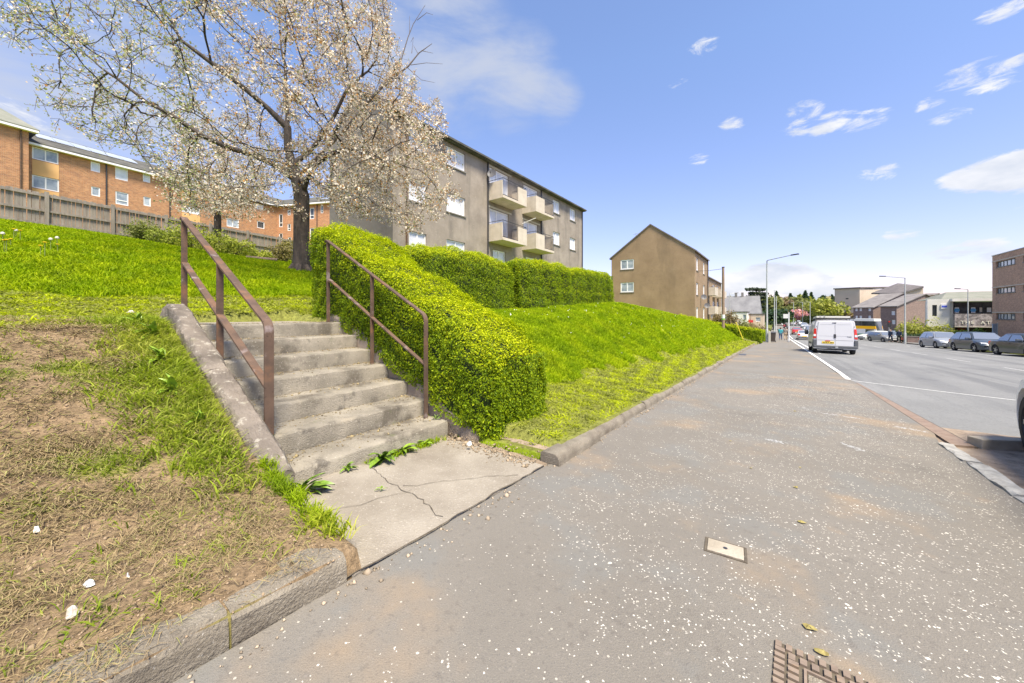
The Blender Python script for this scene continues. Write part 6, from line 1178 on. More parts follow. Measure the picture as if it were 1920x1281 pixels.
def cottage(label, px0, px1, Y, v, roof=None, m_='whitewall', op=None):
    X0, X1 = onY(px0, Y)[1], onY(px1, Y)[1]; d_ = onY(px0, Y)[0]; zt = zz(v, d_); t = thing('cottage', label, 'building', (X0, Y, -3)); ops = []
    if op: ops = [(onY(op[0], Y)[1]-X0, onY(op[1], Y)[1]-X0, zz(op[3], d_), zz(op[2], d_))]
    mb = MB(); wall_open(mb, (X0, Y), (X1, Y), -3.4, zt, ops, (0, -1), .15); mb.quad((X1, Y, -3.4), (X1, Y+7, -3.4), (X1, Y+7, zt), (X1, Y, zt)); mb.quad((X0, Y, -3.4), (X0, Y+7, -3.4), (X0, Y+7, zt), (X0, Y, zt)); mb.quad((X0, Y+7, -3.4), (X1, Y+7, -3.4), (X1, Y+7, zt), (X0, Y+7, zt)); mb.build('wall', M[m_], t)
    for o in ops: window(t, (X0, Y), (X1, Y), (0, -1), o, 'one', False, .15, 'glass')
    solid(t, 'roof', X0-.1, X1+.1, Y-.1, Y+7.1, zt+.002, zt+.2, M['slate'])
cottage('white cottage wall with one window below the grey slate roof', 1372, 1401, 92, 586, op=(1393, 1399, 590, 600)); cottage('cream shopfront building between the white cottage and the tall lamp post', 1403, 1432, 96, 590, m_='cream', op=(1417, 1426, 595, 603))
M['redsign'] = mat('red_sign', (.5, .03, .03)); a = at(1407, 80); t_ = thing('shop_sign', 'small dark red and white sign board in front of the cream shopfront', 'sign', (a[0], a[1], S(a[1])-.1)); z0 = float(S(a[1])); MB().tube([(a[0], a[1], z0), (a[0], a[1], 1.1)], .06, 6).build('post', M['darkwood'], t_); solid(t_, 'board', a[0]-.7, a[0]+.5, a[1]-.05, a[1]+.05, -.9, -.35, M['redsign']); solid(t_, 'upper_board', a[0]-.9, a[0]-.3, a[1]-.05, a[1]+.05, -.2, .6, M['wplate'])
# wooded hillside: every tree on its own
def fartree(label, px, d, vtop, w_, c1, c2, kind='round', n=700, zb=None, group='trees on the far wooded hillside', name='tree'):
    x, y = at(px, d); zb = g_(x, y) if zb is None else zb; zt = zz(vtop, d); H = max(zt-zb, 2); t = thing({'conifer': 'conifer_tree', 'cedar': 'cedar_tree'}.get(kind, name), label, 'tree', (x, y, zb), group=group); lf = max(.25, d*.0042)
    if kind == 'conifer': u = rng.uniform(0, 1, n)**.6; a = rng.uniform(0, 6.283, n); r = (u)*w_/2*(.75+.25*np.sin(a*5+u*20)); P = np.stack([x+r*np.cos(a), y+r*np.sin(a), zb+H*(1-u*.9)], -1); N = np.stack([np.cos(a), np.sin(a), .4+0*a], -1)
    elif kind == 'cedar':
        lay = rng.integers(0, 5, n); a = rng.uniform(0, 6.283, n); r = np.sqrt(rng.uniform(0, 1, n))*w_/2*np.array([1, .9, 1.05, .8, .6])[lay]; off = np.array([[-.2, 0], [.25, .1], [0, -.1], [-.15, .2], [.2, 0]])[lay]*w_*.5; P = np.stack([x+r*np.cos(a)+off[:, 0], y+r*np.sin(a)+off[:, 1], zb+H*np.array([1, .88, .78, .64, .5])[lay]-rng.uniform(0, .05, n)*H], -1); N = np.tile([0, 0, 1.], (n, 1))
    else:
        k = 9; C = rng.normal(size=(k, 3)); C /= np.linalg.norm(C, axis=1)[:, None]; C *= .45; i = rng.integers(0, k, n); q = rng.normal(size=(n, 3)); q /= np.linalg.norm(q, axis=1)[:, None]; N = q; rr = rng.uniform(.35, .6, k)[i][:, None]; P = (C[i]+q*rr*rng.uniform(.7, 1.05, (n, 1)))*np.array([w_/2, w_/2, H*.38])+np.array([x, y, zb+H*.62])
    V, F = leaves(P, N, lf*1.9, .75, .9); u = np.clip(rng.uniform(0, 1, (n, 1))*.8+.3*sn(P, .25, 97)[:, None]+.1, 0, 1); c = (np.array(c1)*(1-u)+np.array(c2)*u); tag(npmesh('crown', V, F, M['leaf'], t, np.repeat(c, 4, 0)), kind='stuff')
    mb = MB(); mb.tube([(x, y, zb-.3), (x, y, zb+H*.5), (x, y, zb+H*.8)], [max(.12, H*.03), H*.018, .05], 6); mb.build('trunk', M['bark'], t)
CDR = ((.06, .08, .06), (.12, .14, .11)); DK = ((.03, .06, .035), (.07, .11, .06)); OLV = ((.13, .15, .05), (.26, .27, .1)); YG = ((.22, .25, .05), (.42, .42, .1)); BRN = ((.2, .15, .09), (.33, .26, .16)); PNK = ((.5, .22, .28), (.7, .42, .46)); GRN = ((.1, .16, .03), (.22, .3, .06))
FT = [('flat-topped dark cedar above the left end of the ridge, nearer the grey roof', 1412, 150, 541, 4.2, CDR, 'cedar'), ('flat-topped dark cedar just right of the first, touching the tall lamp post', 1427, 150, 542, 3.6, CDR, 'cedar'),
 ('bluish dark bush-shaped evergreen between the tall lamp post and the pavement poles', 1450, 100, 575, 9, DK, 'round'), ('olive tree left of the pointed fir on the ridge', 1441, 210, 553, 14, OLV, 'round'), ('pointed fir on the ridge right of the tall lamp post', 1456, 215, 546, 9, DK, 'conifer'),
 ('brown budding tree right of the pointed fir', 1470, 230, 556, 15, BRN, 'round'), ('green rounded tree low behind the pavement poles', 1455, 130, 590, 10, GRN, 'round'), ('dark fir in the middle of the ridge', 1482, 240, 551, 10, DK, 'conifer'), ('olive tree in the middle of the ridge', 1493, 235, 556, 15, OLV, 'round'),
 ('yellow-topped tree high on the ridge left of the tallest fir', 1503, 250, 549, 12, YG, 'round'), ('tallest dark fir on the ridge', 1510, 245, 545, 9, DK, 'conifer'), ('thin pointed fir near the right end of the ridge', 1521, 250, 548, 7, DK, 'conifer'), ('brown tree low on the slope behind the pink blossom', 1512, 190, 572, 13, BRN, 'round'),
 ('pink blossoming tree at the foot of the wooded hill', 1494, 140, 581, 8.5, PNK, 'round'), ('olive tree to the left of the pink blossom', 1477, 180, 573, 14, OLV, 'round'), ('broad yellow-green tree left of the tall cream block', 1551, 120, 554, 11, YG, 'round'),
 ('olive tree behind the broad yellow-green one', 1536, 180, 560, 14, OLV, 'round'), ('brown tree low between the van roof and the yellow-green tree', 1530, 130, 588, 9, BRN, 'round'), ('olive shrub-like tree above the line of distant cars', 1520, 125, 592, 7, OLV, 'round'), ('grey-brown bare tree in front of the cream block', 1596, 120, 583, 9, BRN, 'round'),
 ('dark tree peeping above the ridge near the cream block', 1546, 260, 552, 9, DK, 'round'), ('small dark tree at the right end of the ridge beside the cream block', 1560, 260, 553, 9, DK, 'conifer'), ('olive tree filling the gap under the tallest fir', 1505, 220, 562, 18, OLV, 'round'), ('dull green tree behind the grey slate roof, left of the cedars', 1400, 180, 556, 8, BRN, 'round'), ('green tree at the road bend below the ridge', 1465, 160, 585, 11, GRN, 'round')]
for lb, px, d, vt, w_, c, kd in FT: fartree(lb, px, d, vt, w_*1.1, c[0], c[1], kd, 1300 if d < 160 else 900)
n = 9000; d = rng.uniform(230, 420, n); px = rng.uniform(1330, 1640, n); x_ = (px-960)/FPX; X = d*(-SA+CA*x_); Y = d*(CA+SA*x_); Z = ter(X, Y)+rng.uniform(0, 9, n)*np.clip(1+.4*sn(np.stack([X, Y], -1), .03, 5), .3, 1.5); V, F = leaves(np.stack([X, Y, Z], -1), rng.normal(size=(n, 3)), 3.2, .8, .9); u = np.clip(.5+.6*sn(np.stack([X, Y], -1), .04, 6), 0, 1)[:, None]; c = np.array([.09, .12, .05])*(1-u)+np.array([.24, .22, .1])*u; tag(npmesh('distant_woodland', V, F, M['leaf'], None, np.repeat(c*rng.uniform(.7, 1.2, (n, 1)), 4, 0)), kind='stuff')
# planting on both sides of the street
for k, (px, d, w_, h, c, lb) in enumerate(((1705, 52, 3.2, 2.5, YG, 'golden-green shrub behind the low brown wall, leftmost of the clump'), (1722, 53, 3.8, 3.1, YG, 'tallest golden-green shrub of the clump, beside the street lamp'), (1744, 52, 3.6, 2.6, YG, 'golden-green shrub in front of the white wall'), (1766, 50, 3.4, 2.1, YG, 'golden-green shrub sloping down behind the nearest-left silver car'), (1786, 49, 2.6, 1.6, YG, 'smallest golden-green shrub, right end of the clump'), (1822, 47, 2.6, 1.8, GRN, 'green shrub below the pale letters'), (1843, 46, 2.8, 1.9, GRN, 'yellow-green shrub below the letters, nearer the brick block'), (1716, 49, 2.6, 1.2, DK, 'dark clipped bush directly on the low brown wall'), (1738, 48.5, 2.6, 1.2, DK, 'dark clipped bush on the wall, right of the other'), (1655, 66, 4, 1.2, GRN, 'low green bush under the brown brick houses'), (1690, 60, 4, 1.4, GRN, 'low green bush left of the street lamp'))):
    x, y = at(px, d); shrub(lb, x, y, w_, h, c[0], c[1], 1500, .28, zb=float(S(y))-.05)
for px, d, w_, h, c, lb in ((1372, 50, 2.2, 2.6, BRN, 'straw-coloured bush behind the telegraph pole'), (1386, 58, 3, 2.6, OLV, 'olive bush in front of the white cottage'), (1397, 60, 3, 2.2, BRN, 'pinkish brown bush right of the olive one'), (1420, 62, 3.4, 1.9, BRN, 'brown bush near the tall lamp post'), (1410, 66, 3, 2.2, BRN, 'dark red-brown bush at the foot of the shop sign'), (1347, 52, 2, 2.0, BRN, 'thin garden bush beside the cream balconies')):
    x, y = at(px, d); shrub(lb, x, y, w_, h, c[0], c[1], 1200, .24, zb=g_(x, y))
x0, x1 = 13.95, 26; Y = 70; t_ = thing('garden_wall', 'low brown brick wall behind the parked cars, beneath the golden shrubs', 'wall', (x0, Y, -2.8)); solid(t_, 'brickwork', x0, x1, Y, Y+.3, -3.2, -1.95, M['brown_brick']); solid(t_, 'coping', x0-.04, x1, Y-.04, Y+.34, -1.949, -1.87, M['harl1dark'])
# ------------------------------------------------------------------ street furniture
def lamp(label, px, d, H, arm, dirx, zb=None, r=.09, group='street lamps'):
    x, y = at(px, d); zb = float(S(y)) if zb is None else zb; t = thing('street_lamp', label, 'street lamp', (x, y, zb), group=group); mb = MB(); mb.tube([(x, y, zb-.2), (x, y, zb+1.3), (x, y, zb+1.32), (x, y, zb+H)], [r*1.35, r*1.35, r, r*.62], 8); mb.build('column', M['paintedpole'], t, smooth=True)
    if arm:
        e = Vector((x, y, zb+H)); ax = Vector((*dirx, 0)).normalized(); MB().tube([tuple(e-Vector((0, 0, .08))), tuple(e+ax*.08+Vector((0, 0, .02))), tuple(e+ax*arm+Vector((0, 0, arm*.1)))], [r*.6, r*.5, r*.42], 6).build('arm', M['greymetal'], t)
        q = e+ax*arm+Vector((0, 0, arm*.1)); s = Vector((-ax.y, ax.x, 0)); P = []
        for z in (-.05, .06):
            for u, v in ((-.05, -.09), (.62, -.13), (.62, .13), (-.05, .09)): P.append(tuple(q+ax*u+s*v*(1 if z < 0 else .7)+Vector((0, 0, z+.03*u))))
        mb = MB(); mb.hexa(P); l = mb.build('lantern', M['blackmetal'], t, bevel=.02)
    return t
lamp('tall street lamp at the end of the dark hedge, its arm reaching over the road', 1438, 37.5, 8.45, 2.3, (.85, -.5)); lamp('street lamp on the far pavement beside the golden shrubs, arm pointing left', 1697, 46, 8.3, 2.3, (-.85, -.5))
lamp('slim street lamp in front of the pale lettered building, arm pointing left', 1815, 48, 7.2, 1.1, (-.8, -.6), r=.075); lamp('thin street lamp with a small head in front of the white wall', 1761, 60, 6.9, .5, (.8, .6), r=.06); lamp('slim lamp showing above the grey slate roof, left of the cedars', 1368, 72, 8.2, .9, (.85, .3), r=.08)
lamp('pale lamp column on the left pavement, first beyond the tall lamp', 1452, 72, 9.0, 0, (1, 0), r=.1); lamp('pale lamp column on the left pavement, second beyond the tall lamp', 1455.5, 88, 8.6, 0, (1, 0), r=.1); lamp('far pale lamp column left of the pink tree', 1488, 125, 8, .8, (-1, 0), r=.1); lamp('far pale lamp column right of the pink tree', 1505, 125, 8, .8, (-1, 0), r=.1); lamp('far pale column above the van roof', 1519, 120, 8, .8, (-1, 0), r=.1)
x, y = at(1356, 37); zb = g_(x, y); t_ = thing('telegraph_pole', 'weathered wooden telegraph pole with a small white notice, before the dark hedge', 'pole', (x, y, zb)); MB().tube([(x, y, zb-.3), (x, y, zz(502, 37))], [.15, .11], 10).build('shaft', M['polewood'], t_, smooth=True)
MB().tube([(x, y, zz(597, 37)), (x, y, zz(590, 37))], .165, 10).build('notice', M['wplate'], t_); M['greenband'] = mat('green_band', (.25, .5, .08)); MB().tube([(x, y, zz(599.6, 37)), (x, y, zz(597.4, 37))], .163, 10).build('green_band', M['greenband'], t_); MB().tube([(x, y, zz(502, 37)), (x, y, zz(500.5, 37))], .13, 8).build('pole_cap', M['blackmetal'], t_)
mb = MB(); e = (x, y, zz(504, 37)); x2, y2 = -7.9, 50; mb.tube([e, ((x+x2)/2, (y+y2)/2, 6.0), (x2, y2, 6.4)], .02, 4); tag(mb.build('overhead_cable', M['blackmetal']), 'thin overhead cable from the telegraph pole to the brown flats', 'cable')
a = at(1380, 36); b = at(1394, 36); M['yellowg'] = mat('yellow_guard', (.75, .6, .05)); t_ = MB().tube([(b[0], b[1], g_(*b)-.05), (a[0], a[1], g_(*b)+1.75)], .045, 7).build('stay_guard', M['yellowg']); tag(t_, 'slanting yellow guard tube on the pole stay, leaning over the dark hedge', 'stay guard')
x, y = at(1448.5, 38); z = float(S(y)); t_ = thing('wheelie_bin', 'dark wheelie bin at the end of the dark hedge', 'bin', (x, y, z)); mb = MB(); mb.hexa([(x-.22, y-.25, z+.08), (x+.22, y-.25, z+.08), (x+.22, y+.25, z+.08), (x-.22, y+.25, z+.08), (x-.29, y-.33, z+1.0), (x+.29, y-.33, z+1.0), (x+.29, y+.33, z+1.0), (x-.29, y+.33, z+1.0)]); M['binb'] = mat('bin_plastic', (.07, .055, .045), rough=.5); mb.build('body', M['binb'], t_, bevel=.02)
mb = MB(); mb.hexa([(x-.31, y-.36, z+1.003), (x+.31, y-.36, z+1.003), (x+.31, y+.36, z+1.003), (x-.31, y+.36, z+1.003), (x-.29, y-.3, z+1.06), (x+.29, y-.3, z+1.06), (x+.29, y+.36, z+1.1), (x-.29, y+.36, z+1.1)]); mb.build('lid', M['blackplastic'], t_, bevel=.01)
for s_ in (-1, 1): MB().disc_x((x+s_*.25, y+.27, z+.1), .1, .05).build('wheel', M['tyre'], t_)
x, y = at(1443, 37.2); z = float(S(y)); t_ = thing('cable_post', 'short pale post beside the wheelie bin at the hedge end', 'post', (x, y, z)); mb = MB(); mb.box(x-.09, x+.09, y-.09, y+.09, z-.1, z+1.15); mb.build('shaft', M['lintel'], t_, bevel=.015)
x, y = at(1479, 41); z = float(S(y)); t_ = thing('bus_stop', 'slim white bus stop pole with a flag sign at the left kerb', 'bus stop', (x, y, z)); MB().tube([(x, y, z-.1), (x, y, zz(586, 41))], .055, 8).build('pole', M['white'], t_); mb = MB(); mb.box(x-.5, x-.05, y-.02, y+.02, zz(597, 41), zz(589, 41)); mb.build('flag', M['wplate'], t_); mb = MB(); mb.tube([(x, y, z+.002), (x, y, z+.05)], [.22, .1], 10); mb.build('base', M['blackmetal'], t_)
x, y = at(1667, 50); z = float(S(y)); t_ = thing('traffic_signal', 'traffic signal head on a pale pole by the far kerb, right of the bus', 'traffic light', (x, y, z)); MB().tube([(x, y, z-.1), (x, y, z+2.3)], .055, 8).build('pole', M['greymetal'], t_); mb = MB(); mb.box(x-.17, x+.17, y-.1, y+.1, z+2.1, z+3.0); hd = mb.build('signal_head', M['blackmetal'], t_, bevel=.02)
for k, m_ in enumerate(('redlens', 'amber', 'greenband')): MB().tube([(x, y-.101, z+2.83-.28*k), (x, y-.13, z+2.83-.28*k)], .09, 10).build('lens', M['glassd'] if k else M['redlens'], hd)
# ------------------------------------------------------------------ vehicles
def wheel(parent, x, y, r, w_, side, m_='alloy', spokes=5):
    wt = MB(); n = 24; prof = [(-w_/2, r*.66), (-w_/2, r*.94), (-w_*.35, r), (w_*.35, r), (w_/2, r*.94), (w_/2, r*.66)]; V = []; F = []
    for k in range(n):
        a = 6.283*k/n; V += [(px, q*math.cos(a), q*math.sin(a)) for px, q in prof]
    for k in range(n):
        j = (k+1) % n
        for i in range(5): F.append((k*6+i, k*6+i+1, j*6+i+1, j*6+i))
    wt.add(V, F); wh = wt.build('wheel', M['tyre'], parent, smooth=True, world=False); wh.location = (x, y, r)
    rb = MB(); s = side*w_*.5
    V = []; F = []; ring = [(s*.55, r*.0), (s*.55, r*.62), (s*.98, r*.66)]
    for k in range(n):
        a = 6.283*k/n; V += [(q[0], q[1]*math.cos(a), q[1]*math.sin(a)) for q in ring[1:]]
    c = len(V); V.append((s*.55, 0, 0))
    for k in range(n): j = (k+1) % n; F += [(c, 2*k, 2*j), (2*k, 2*k+1, 2*j+1, 2*j)]
    rb.add(V, F, 1)
    for k in range(spokes):
        a = 6.283*k/spokes; ca, sa_ = math.cos(a), math.sin(a); P = []
        for xx in (s*.7, s*.92):
            for q, hw in ((r*.08, r*.1), (r*.62, r*.075)):
                for sg in (-1, 1): P.append((xx, q*ca-sg*hw*sa_, q*sa_+sg*hw*ca))
        P = [P[0], P[1], P[3], P[2], P[4], P[5], P[7], P[6]]; rb.hexa(P, 0)
    rb.tube([(s*.7, 0, 0), (s*.97, 0, 0)], r*.14, 8, 0); rm = rb.build('rim', [M[m_], M['blackplastic']], wh, world=False); return wh
def make_car(label, col, loc, heading, L=4.2, W=1.76, H=1.47, kind='hatch', group=None, plate_f='wplate', detail=True, name='parked_car', cat='car'):
    """heading: direction of travel, radians from +y counter-clockwise; local +y is the nose"""
    t = thing(name, label, cat, loc, heading, group); pm_ = paint('car_paint_%s' % '_'.join('%d' % (c*100) for c in col), col) if isinstance(col, tuple) else M[col]
    wb = L*.61; yf, yr = L/2-L*.19, L/2-L*.19-wb; R_ = .315; Ra = R_+.055; zb = .2; hood = L/2-L*.255; tail = -L/2+(.1 if kind != 'saloon' else .62)
    def arch(y):
        for c in (yf, yr):
            q = abs(y-c)
            if q < Ra: return R_+math.sqrt(Ra*Ra-q*q)
        return zb
    def deck(y):                    # height of bonnet / belt line
        e = (y+L/2)/L
        return float(np.interp(e, [0, .03, .1, .5, .745, .9, .965, 1], [.74, .93, .96, .93, .93, .8, .68, .5] if kind != 'saloon' else [.6, .9, .97, .94, .93, .8, .68, .5]))
    def hw(y): e = abs(y)/(L/2); return W/2*(1-.16*max(0, (e-.62)/.38)**2.4)
    ys = sorted(set([-L/2, -L/2+.04, L/2-.04, L/2]+list(np.linspace(-L/2+.12, L/2-.12, 18))+[c+q for c in (yf, yr) for q in (-Ra-.001, -Ra*.98, -Ra*.85, -Ra*.6, -Ra*.3, 0, Ra*.3, Ra*.6, Ra*.85, Ra*.98, Ra+.001)]))
    V = []; F = []; 
    for y in ys:
        zt = deck(y); a = arch(y); h = hw(y); end = max(0, (abs(y)-(L/2-.12))/.12); zb0 = zb+.12*end; a = max(a, zb0); sh = lambda z: max(z, a+.004)
        h *= 1-.05*end
        V += [(0, y, zb0), (h*.82, y, max(zb0, a-.02 if a > zb0+.05 else zb0)), (h*.985, y, a), (h, y, sh(zb0+.2)), (h*.995, y, sh(zt*.72)), (h*.965, y, max(zt-.07, a+.01)), (h*.88, y, max(zt-.01, a+.02)), (h*.5, y, zt+.03*(1-end)), (0, y, zt+.045*(1-end))]
    k = 9; n = len(ys); V2 = V+[(-x, y, z) for x, y, z in V]; off = len(V)
    for i in range(n-1):
        for j in range(k-1): F.append((i*k+j, (i+1)*k+j, (i+1)*k+j+1, i*k+j+1)); F.append((off+i*k+j, off+i*k+j+1, off+(i+1)*k+j+1, off+(i+1)*k+j))
    for i in (0, n-1): F.append(tuple(i*k+j for j in range(k))); F.append(tuple(off+i*k+j for j in range(k)))
    MB().add(V2, F).build('body', pm_, t, smooth=True, world=False)
    # cabin
    rf = hood-L*.145; rr = {'hatch': -L/2+.72, 'estate': -L/2+.4, 'saloon': -L/2+1.35}[kind]; rb_ = {'hatch': -L/2+.14, 'estate': -L/2+.1, 'saloon': -L/2+.75}[kind]; st_ = [(hood, 0), (rf, .955), ((rf+rr)/2, 1), (rr, .95), (rb_, 0.02)]
    bz = .93; hb = W/2*.93; ht = W/2*.72
    def cab(y): f = float(np.interp(y, [s_[0] for s_ in st_[::-1]], [s_[1] for s_ in st_[::-1]])); return f
    cy_ = sorted(set([s_[0] for s_ in st_]+[rf+.1, rr-.08*0+.12])); V = []; F = []
    for y in cy_:
        f = cab(y); z = bz+(H-bz)*f; wt_ = hb+(ht-hb)*f; narrow = 1-.07*(y < rr)-.05*(y > rf); V += [(hb*narrow, y, bz-.05), ((wt_+.01)*narrow, y, max(z-.06, bz-.04)), (wt_*.9*narrow, y, z), (0, y, z+.025)]
    V2 = V+[(-x, y, z) for x, y, z in V]; off = len(V); n = len(cy_)
    for i in range(n-1):
        for j in range(3): F += [(i*4+j, (i+1)*4+j, (i+1)*4+j+1, i*4+j+1), (off+i*4+j, off+i*4+j+1, off+(i+1)*4+j+1, off+(i+1)*4+j)]
    MB().add(V2, F).build('cabin', pm_, t, smooth=True, world=False)
    # glass: laid a few millimetres over the cabin
    def gl(nm, pts, m_='carglass'):
        c = sum((Vector(p) for p in pts), Vector())/len(pts); nn = (Vector(pts[1])-Vector(pts[0])).cross(Vector(pts[2])-Vector(pts[0])).normalized(); s = 1 if nn.dot(c-Vector((0, (rf+rr)/2, bz))) > 0 else -1; o_ = nn*s; mb = MB(); a = [tuple(Vector(p)+o_*.012) for p in pts]; b = [tuple(Vector(p)-o_*.02) for p in pts]; m = len(pts); mb.add(a+b, [tuple(range(m)), tuple(range(m, 2*m))[::-1]]+[(i, (i+1) % m, m+(i+1) % m, m+i) for i in range(m)]); return mb.build(nm, M[m_], t, world=False)
    lerp = lambda a, b, f: a+(b-a)*f
    def ws(y0, y1, f0, f1, n1):     # screen between two stations
        ya, yb = lerp(y0, y1, f0), lerp(y0, y1, f1); za, zb2 = bz+(H-bz)*cab(ya)+.02, bz+(H-bz)*cab(yb)+.015; xa, xb = (hb+(ht-hb)*cab(ya))*.86, (hb+(ht-hb)*cab(yb))*.84; return [(-xa, ya, za), (xa, ya, za), (xb, yb, zb2), (-xb, yb, zb2)]
    gl('windscreen', ws(hood, rf, .06, .93, 0)); gl('rear_window', ws(rb_, rr, .12, .9, 0))
    def sw(y0, y1, s):
        top = lambda y: min(bz+(H-bz)*cab(y)-.085, H-.1); xx = lambda z: (hb+(ht+.01-hb)*min(1, (z-bz)/(H-bz-.06)*1.0))*s; zl = bz+.015; P = [(xx(zl), y0, zl)]
        ys_ = [y0]+[y for y in (rr+.05, rf-.02) if y0 < y < y1]+[y1]
        P = [(xx(zl), y0, zl), (xx(zl), y1, zl)]+[(xx(max(top(y), zl+.03)), y, max(top(y), zl+.03)) for y in ys_[::-1]]; return P
    ym = (rf+rr)/2-.05
    for s in (-1, 1):
        gl('side_window', sw(ym+.05, hood-.28, s)); gl('side_window', sw(rb_+.42 if kind != 'saloon' else rb_+.3, ym-.05, s))
        mb = MB(); mb.hexa([(s*(hb+.0), hood-.32, bz+.02), (s*(hb+.2), hood-.34, bz+.02), (s*(hb+.2), hood-.44, bz+.02), (s*hb, hood-.44, bz+.02), (s*(hb+.0), hood-.32, bz+.14), (s*(hb+.19), hood-.35, bz+.15), (s*(hb+.19), hood-.44, bz+.15), (s*hb, hood-.44, bz+.14)]); mb.build('mirror', pm_, t, world=False, bevel=.015)
        h = hw(L/2-.2); mb = MB(); mb.hexa([(s*h*.55, L/2-.03, .56), (s*h*.93, L/2-.16, .57), (s*h*.96, L/2-.3, .6), (s*h*.55, L/2-.2, .6), (s*h*.6, L/2-.1, .69), (s*h*.94, L/2-.24, .72), (s*h*.965, L/2-.46, .77), (s*h*.62, L/2-.3, .74)]); mb.build('headlight', M['clearlens'], t, world=False, bevel=.01)
        mb = MB(); z0 = .66; mb.hexa([(s*h*.62, -L/2-.012, z0), (s*h*.955, -L/2+.03, z0), (s*h*.985, -L/2+.22, z0+.02), (s*h*.6, -L/2+.1, z0), (s*h*.62, -L/2+.005, z0+.22), (s*h*.94, -L/2+.04, z0+.24), (s*h*.975, -L/2+.25, z0+.24), (s*h*.6, -L/2+.1, z0+.22)]); mb.build('tail_light', M['redlens'], t, world=False, bevel=.008)
        if detail:
            for yy in (ym, rb_+.55, hood-.3): mb = MB(); h3 = hw(yy)*1.001; mb.box(min(s*h3*.99, s*(h3+.004)), max(s*h3*.99, s*(h3+.004)), yy-.006, yy+.006, .3, .88); 
            mb = MB(); mb.box(min(s*hw(ym)*.985, s*(hw(ym)+.015)), max(s*hw(ym)*.985, s*(hw(ym)+.015)), ym+.08, ym+.22, .78, .81); mb.build('door_handle', M['blackplastic'], t, world=False)
    for y in (yf, yr):
        for s in (-1, 1): wheel(t, s*(W/2-.115), y, R_, .2, s)
    mb = MB(); mb.box(-W*.27, W*.27, L/2-.06, L/2+.012, .3, .42); mb.build('lower_grille', M['blackplastic'], t, world=False, bevel=.01); mb = MB(); mb.box(-W*.2, W*.2, L/2-.14, L/2-.002, .55, .63); mb.build('grille', M['blackplastic'], t, world=False, bevel=.01)
    mb = MB(); mb.box(-.26, .26, L/2+.013, L/2+.025, .43, .54); mb.build('number_plate', M[plate_f], t, world=False); mb = MB(); mb.box(-.26, .26, -L/2-.02, -L/2-.004, .48, .59); mb.build('number_plate', M['yplate'], t, world=False)
    mb = MB(); mb.box(-W*.42, W*.42, -L/2-.014, -L/2+.06, .27, .42); mb.build('rear_bumper', M['blackplastic'], t, world=False, bevel=.02)
    mb = MB(); mb.box(-W*.38, W*.38, -L*.4, L*.4, .17, .3); mb.build('underbody', M['blackplastic'], t, world=False)
    return t
def carloc(px, d, dz=-.03): x, y = at(px, d); return (x, y, float(S(y))+dz)
gp_ = 'cars parked along the far kerb'
sl_t = math.atan(.04)
def tilt(t, fwd_down=True):
    # follow the street's slope (down towards +Y)
    t.rotation_euler.rotate_axis  # noqa
    z = t.rotation_euler.z; m = Matrix.Rotation(-sl_t, 4, 'X') @ Matrix.Rotation(z, 4, 'Z'); t.rotation_mode = 'QUATERNION'; t.rotation_quaternion = m.to_quaternion(); return t
tilt(make_car('silver-grey hatchback parked facing the camera, leftmost of the three across the road', (.25, .27, .31), (12.2, 50.5, float(S(50.5))-.03), R(187), 4.15, 1.74, 1.5, 'hatch', gp_))
tilt(make_car('dark slate hatchback parked facing the camera, middle of the three across the road', (.05, .065, .085), (12.5, 43.6, float(S(43.6))-.03), R(188), 4.25, 1.77, 1.5, 'hatch', gp_))
tilt(make_car('dark grey saloon parked across the road, rightmost of the three', (.035, .045, .055), (12.8, 37.3, float(S(37.3))-.03), R(189), 4.5, 1.82, 1.42, 'saloon', gp_))
edge_car = tilt(make_car('white car of which only a wheel and corner show at the right edge', (.75, .76, .77), (2.85, 4.67, float(S(4.67))-.02), -R(6), 4.5, 1.85, 1.5, 'hatch', name='parked_car'))
for o in [c for c in edge_car.children if c.name.startswith('mirror')][:1]: bpy.data.objects.remove(o)      # folded flat against the door
tilt(make_car('pale silver saloon ahead of the van, driving away', (.62, .6, .6), (3.2, 70, float(S(70))-.03), 0, 4.4, 1.76, 1.45, 'saloon', 'cars moving down the road', name='moving_car'))
tilt(make_car('red car ahead of the silver saloon, driving away', (.45, .03, .03), (3.3, 98, float(S(98))-.03), 0, 4.1, 1.75, 1.48, 'hatch', 'cars moving down the road', name='moving_car'))
for k, (px, d, c, lb, hd) in enumerate(((1487, 128, (.7, .7, .7), 'white car beyond the red one in the far queue', 0), (1484, 150, (.4, .04, .04), 'small dark red car farther along the queue', 0), (1481, 178, (.7, .7, .72), 'tiny white car near the vanishing end of the queue', 0), (1519, 80, (.13, .14, .15), 'dark car in the oncoming lane half hidden by the van', 180), (1515, 92, (.72, .7, .7), 'white car in the oncoming lane behind the dark one', 180), (1508, 112, (.4, .42, .45), 'grey car in the oncoming lane, third from the van', 180), (1503, 132, (.7, .7, .7), 'white car in the oncoming lane, fourth from the van', 180), (1497, 155, (.3, .33, .36), 'tiny grey car at the far end of the oncoming lane', 180), (1490, 185, (.68, .68, .7), 'tiny pale car where the oncoming lane disappears', 180))):
    make_car(lb, c, carloc(px, d), R(hd), 4.2, 1.76, 1.5, 'hatch', 'cars in the distance', detail=False, name='distant_car')
hr = math.atan2(-CA, SA)
make_car('white hatchback seen side-on at the junction in front of the bus', (.68, .7, .64), carloc(1640, 57), math.atan2(CA, -SA)-R(0)+0, 4.4, 1.76, 1.45, 'hatch', 'cars at the junction', name='parked_car')
make_car('grey car at the junction behind the two people by the lamp', (.3, .36, .42), carloc(1677, 56), R(150), 4.2, 1.76, 1.5, 'hatch', 'cars at the junction', name='parked_car')
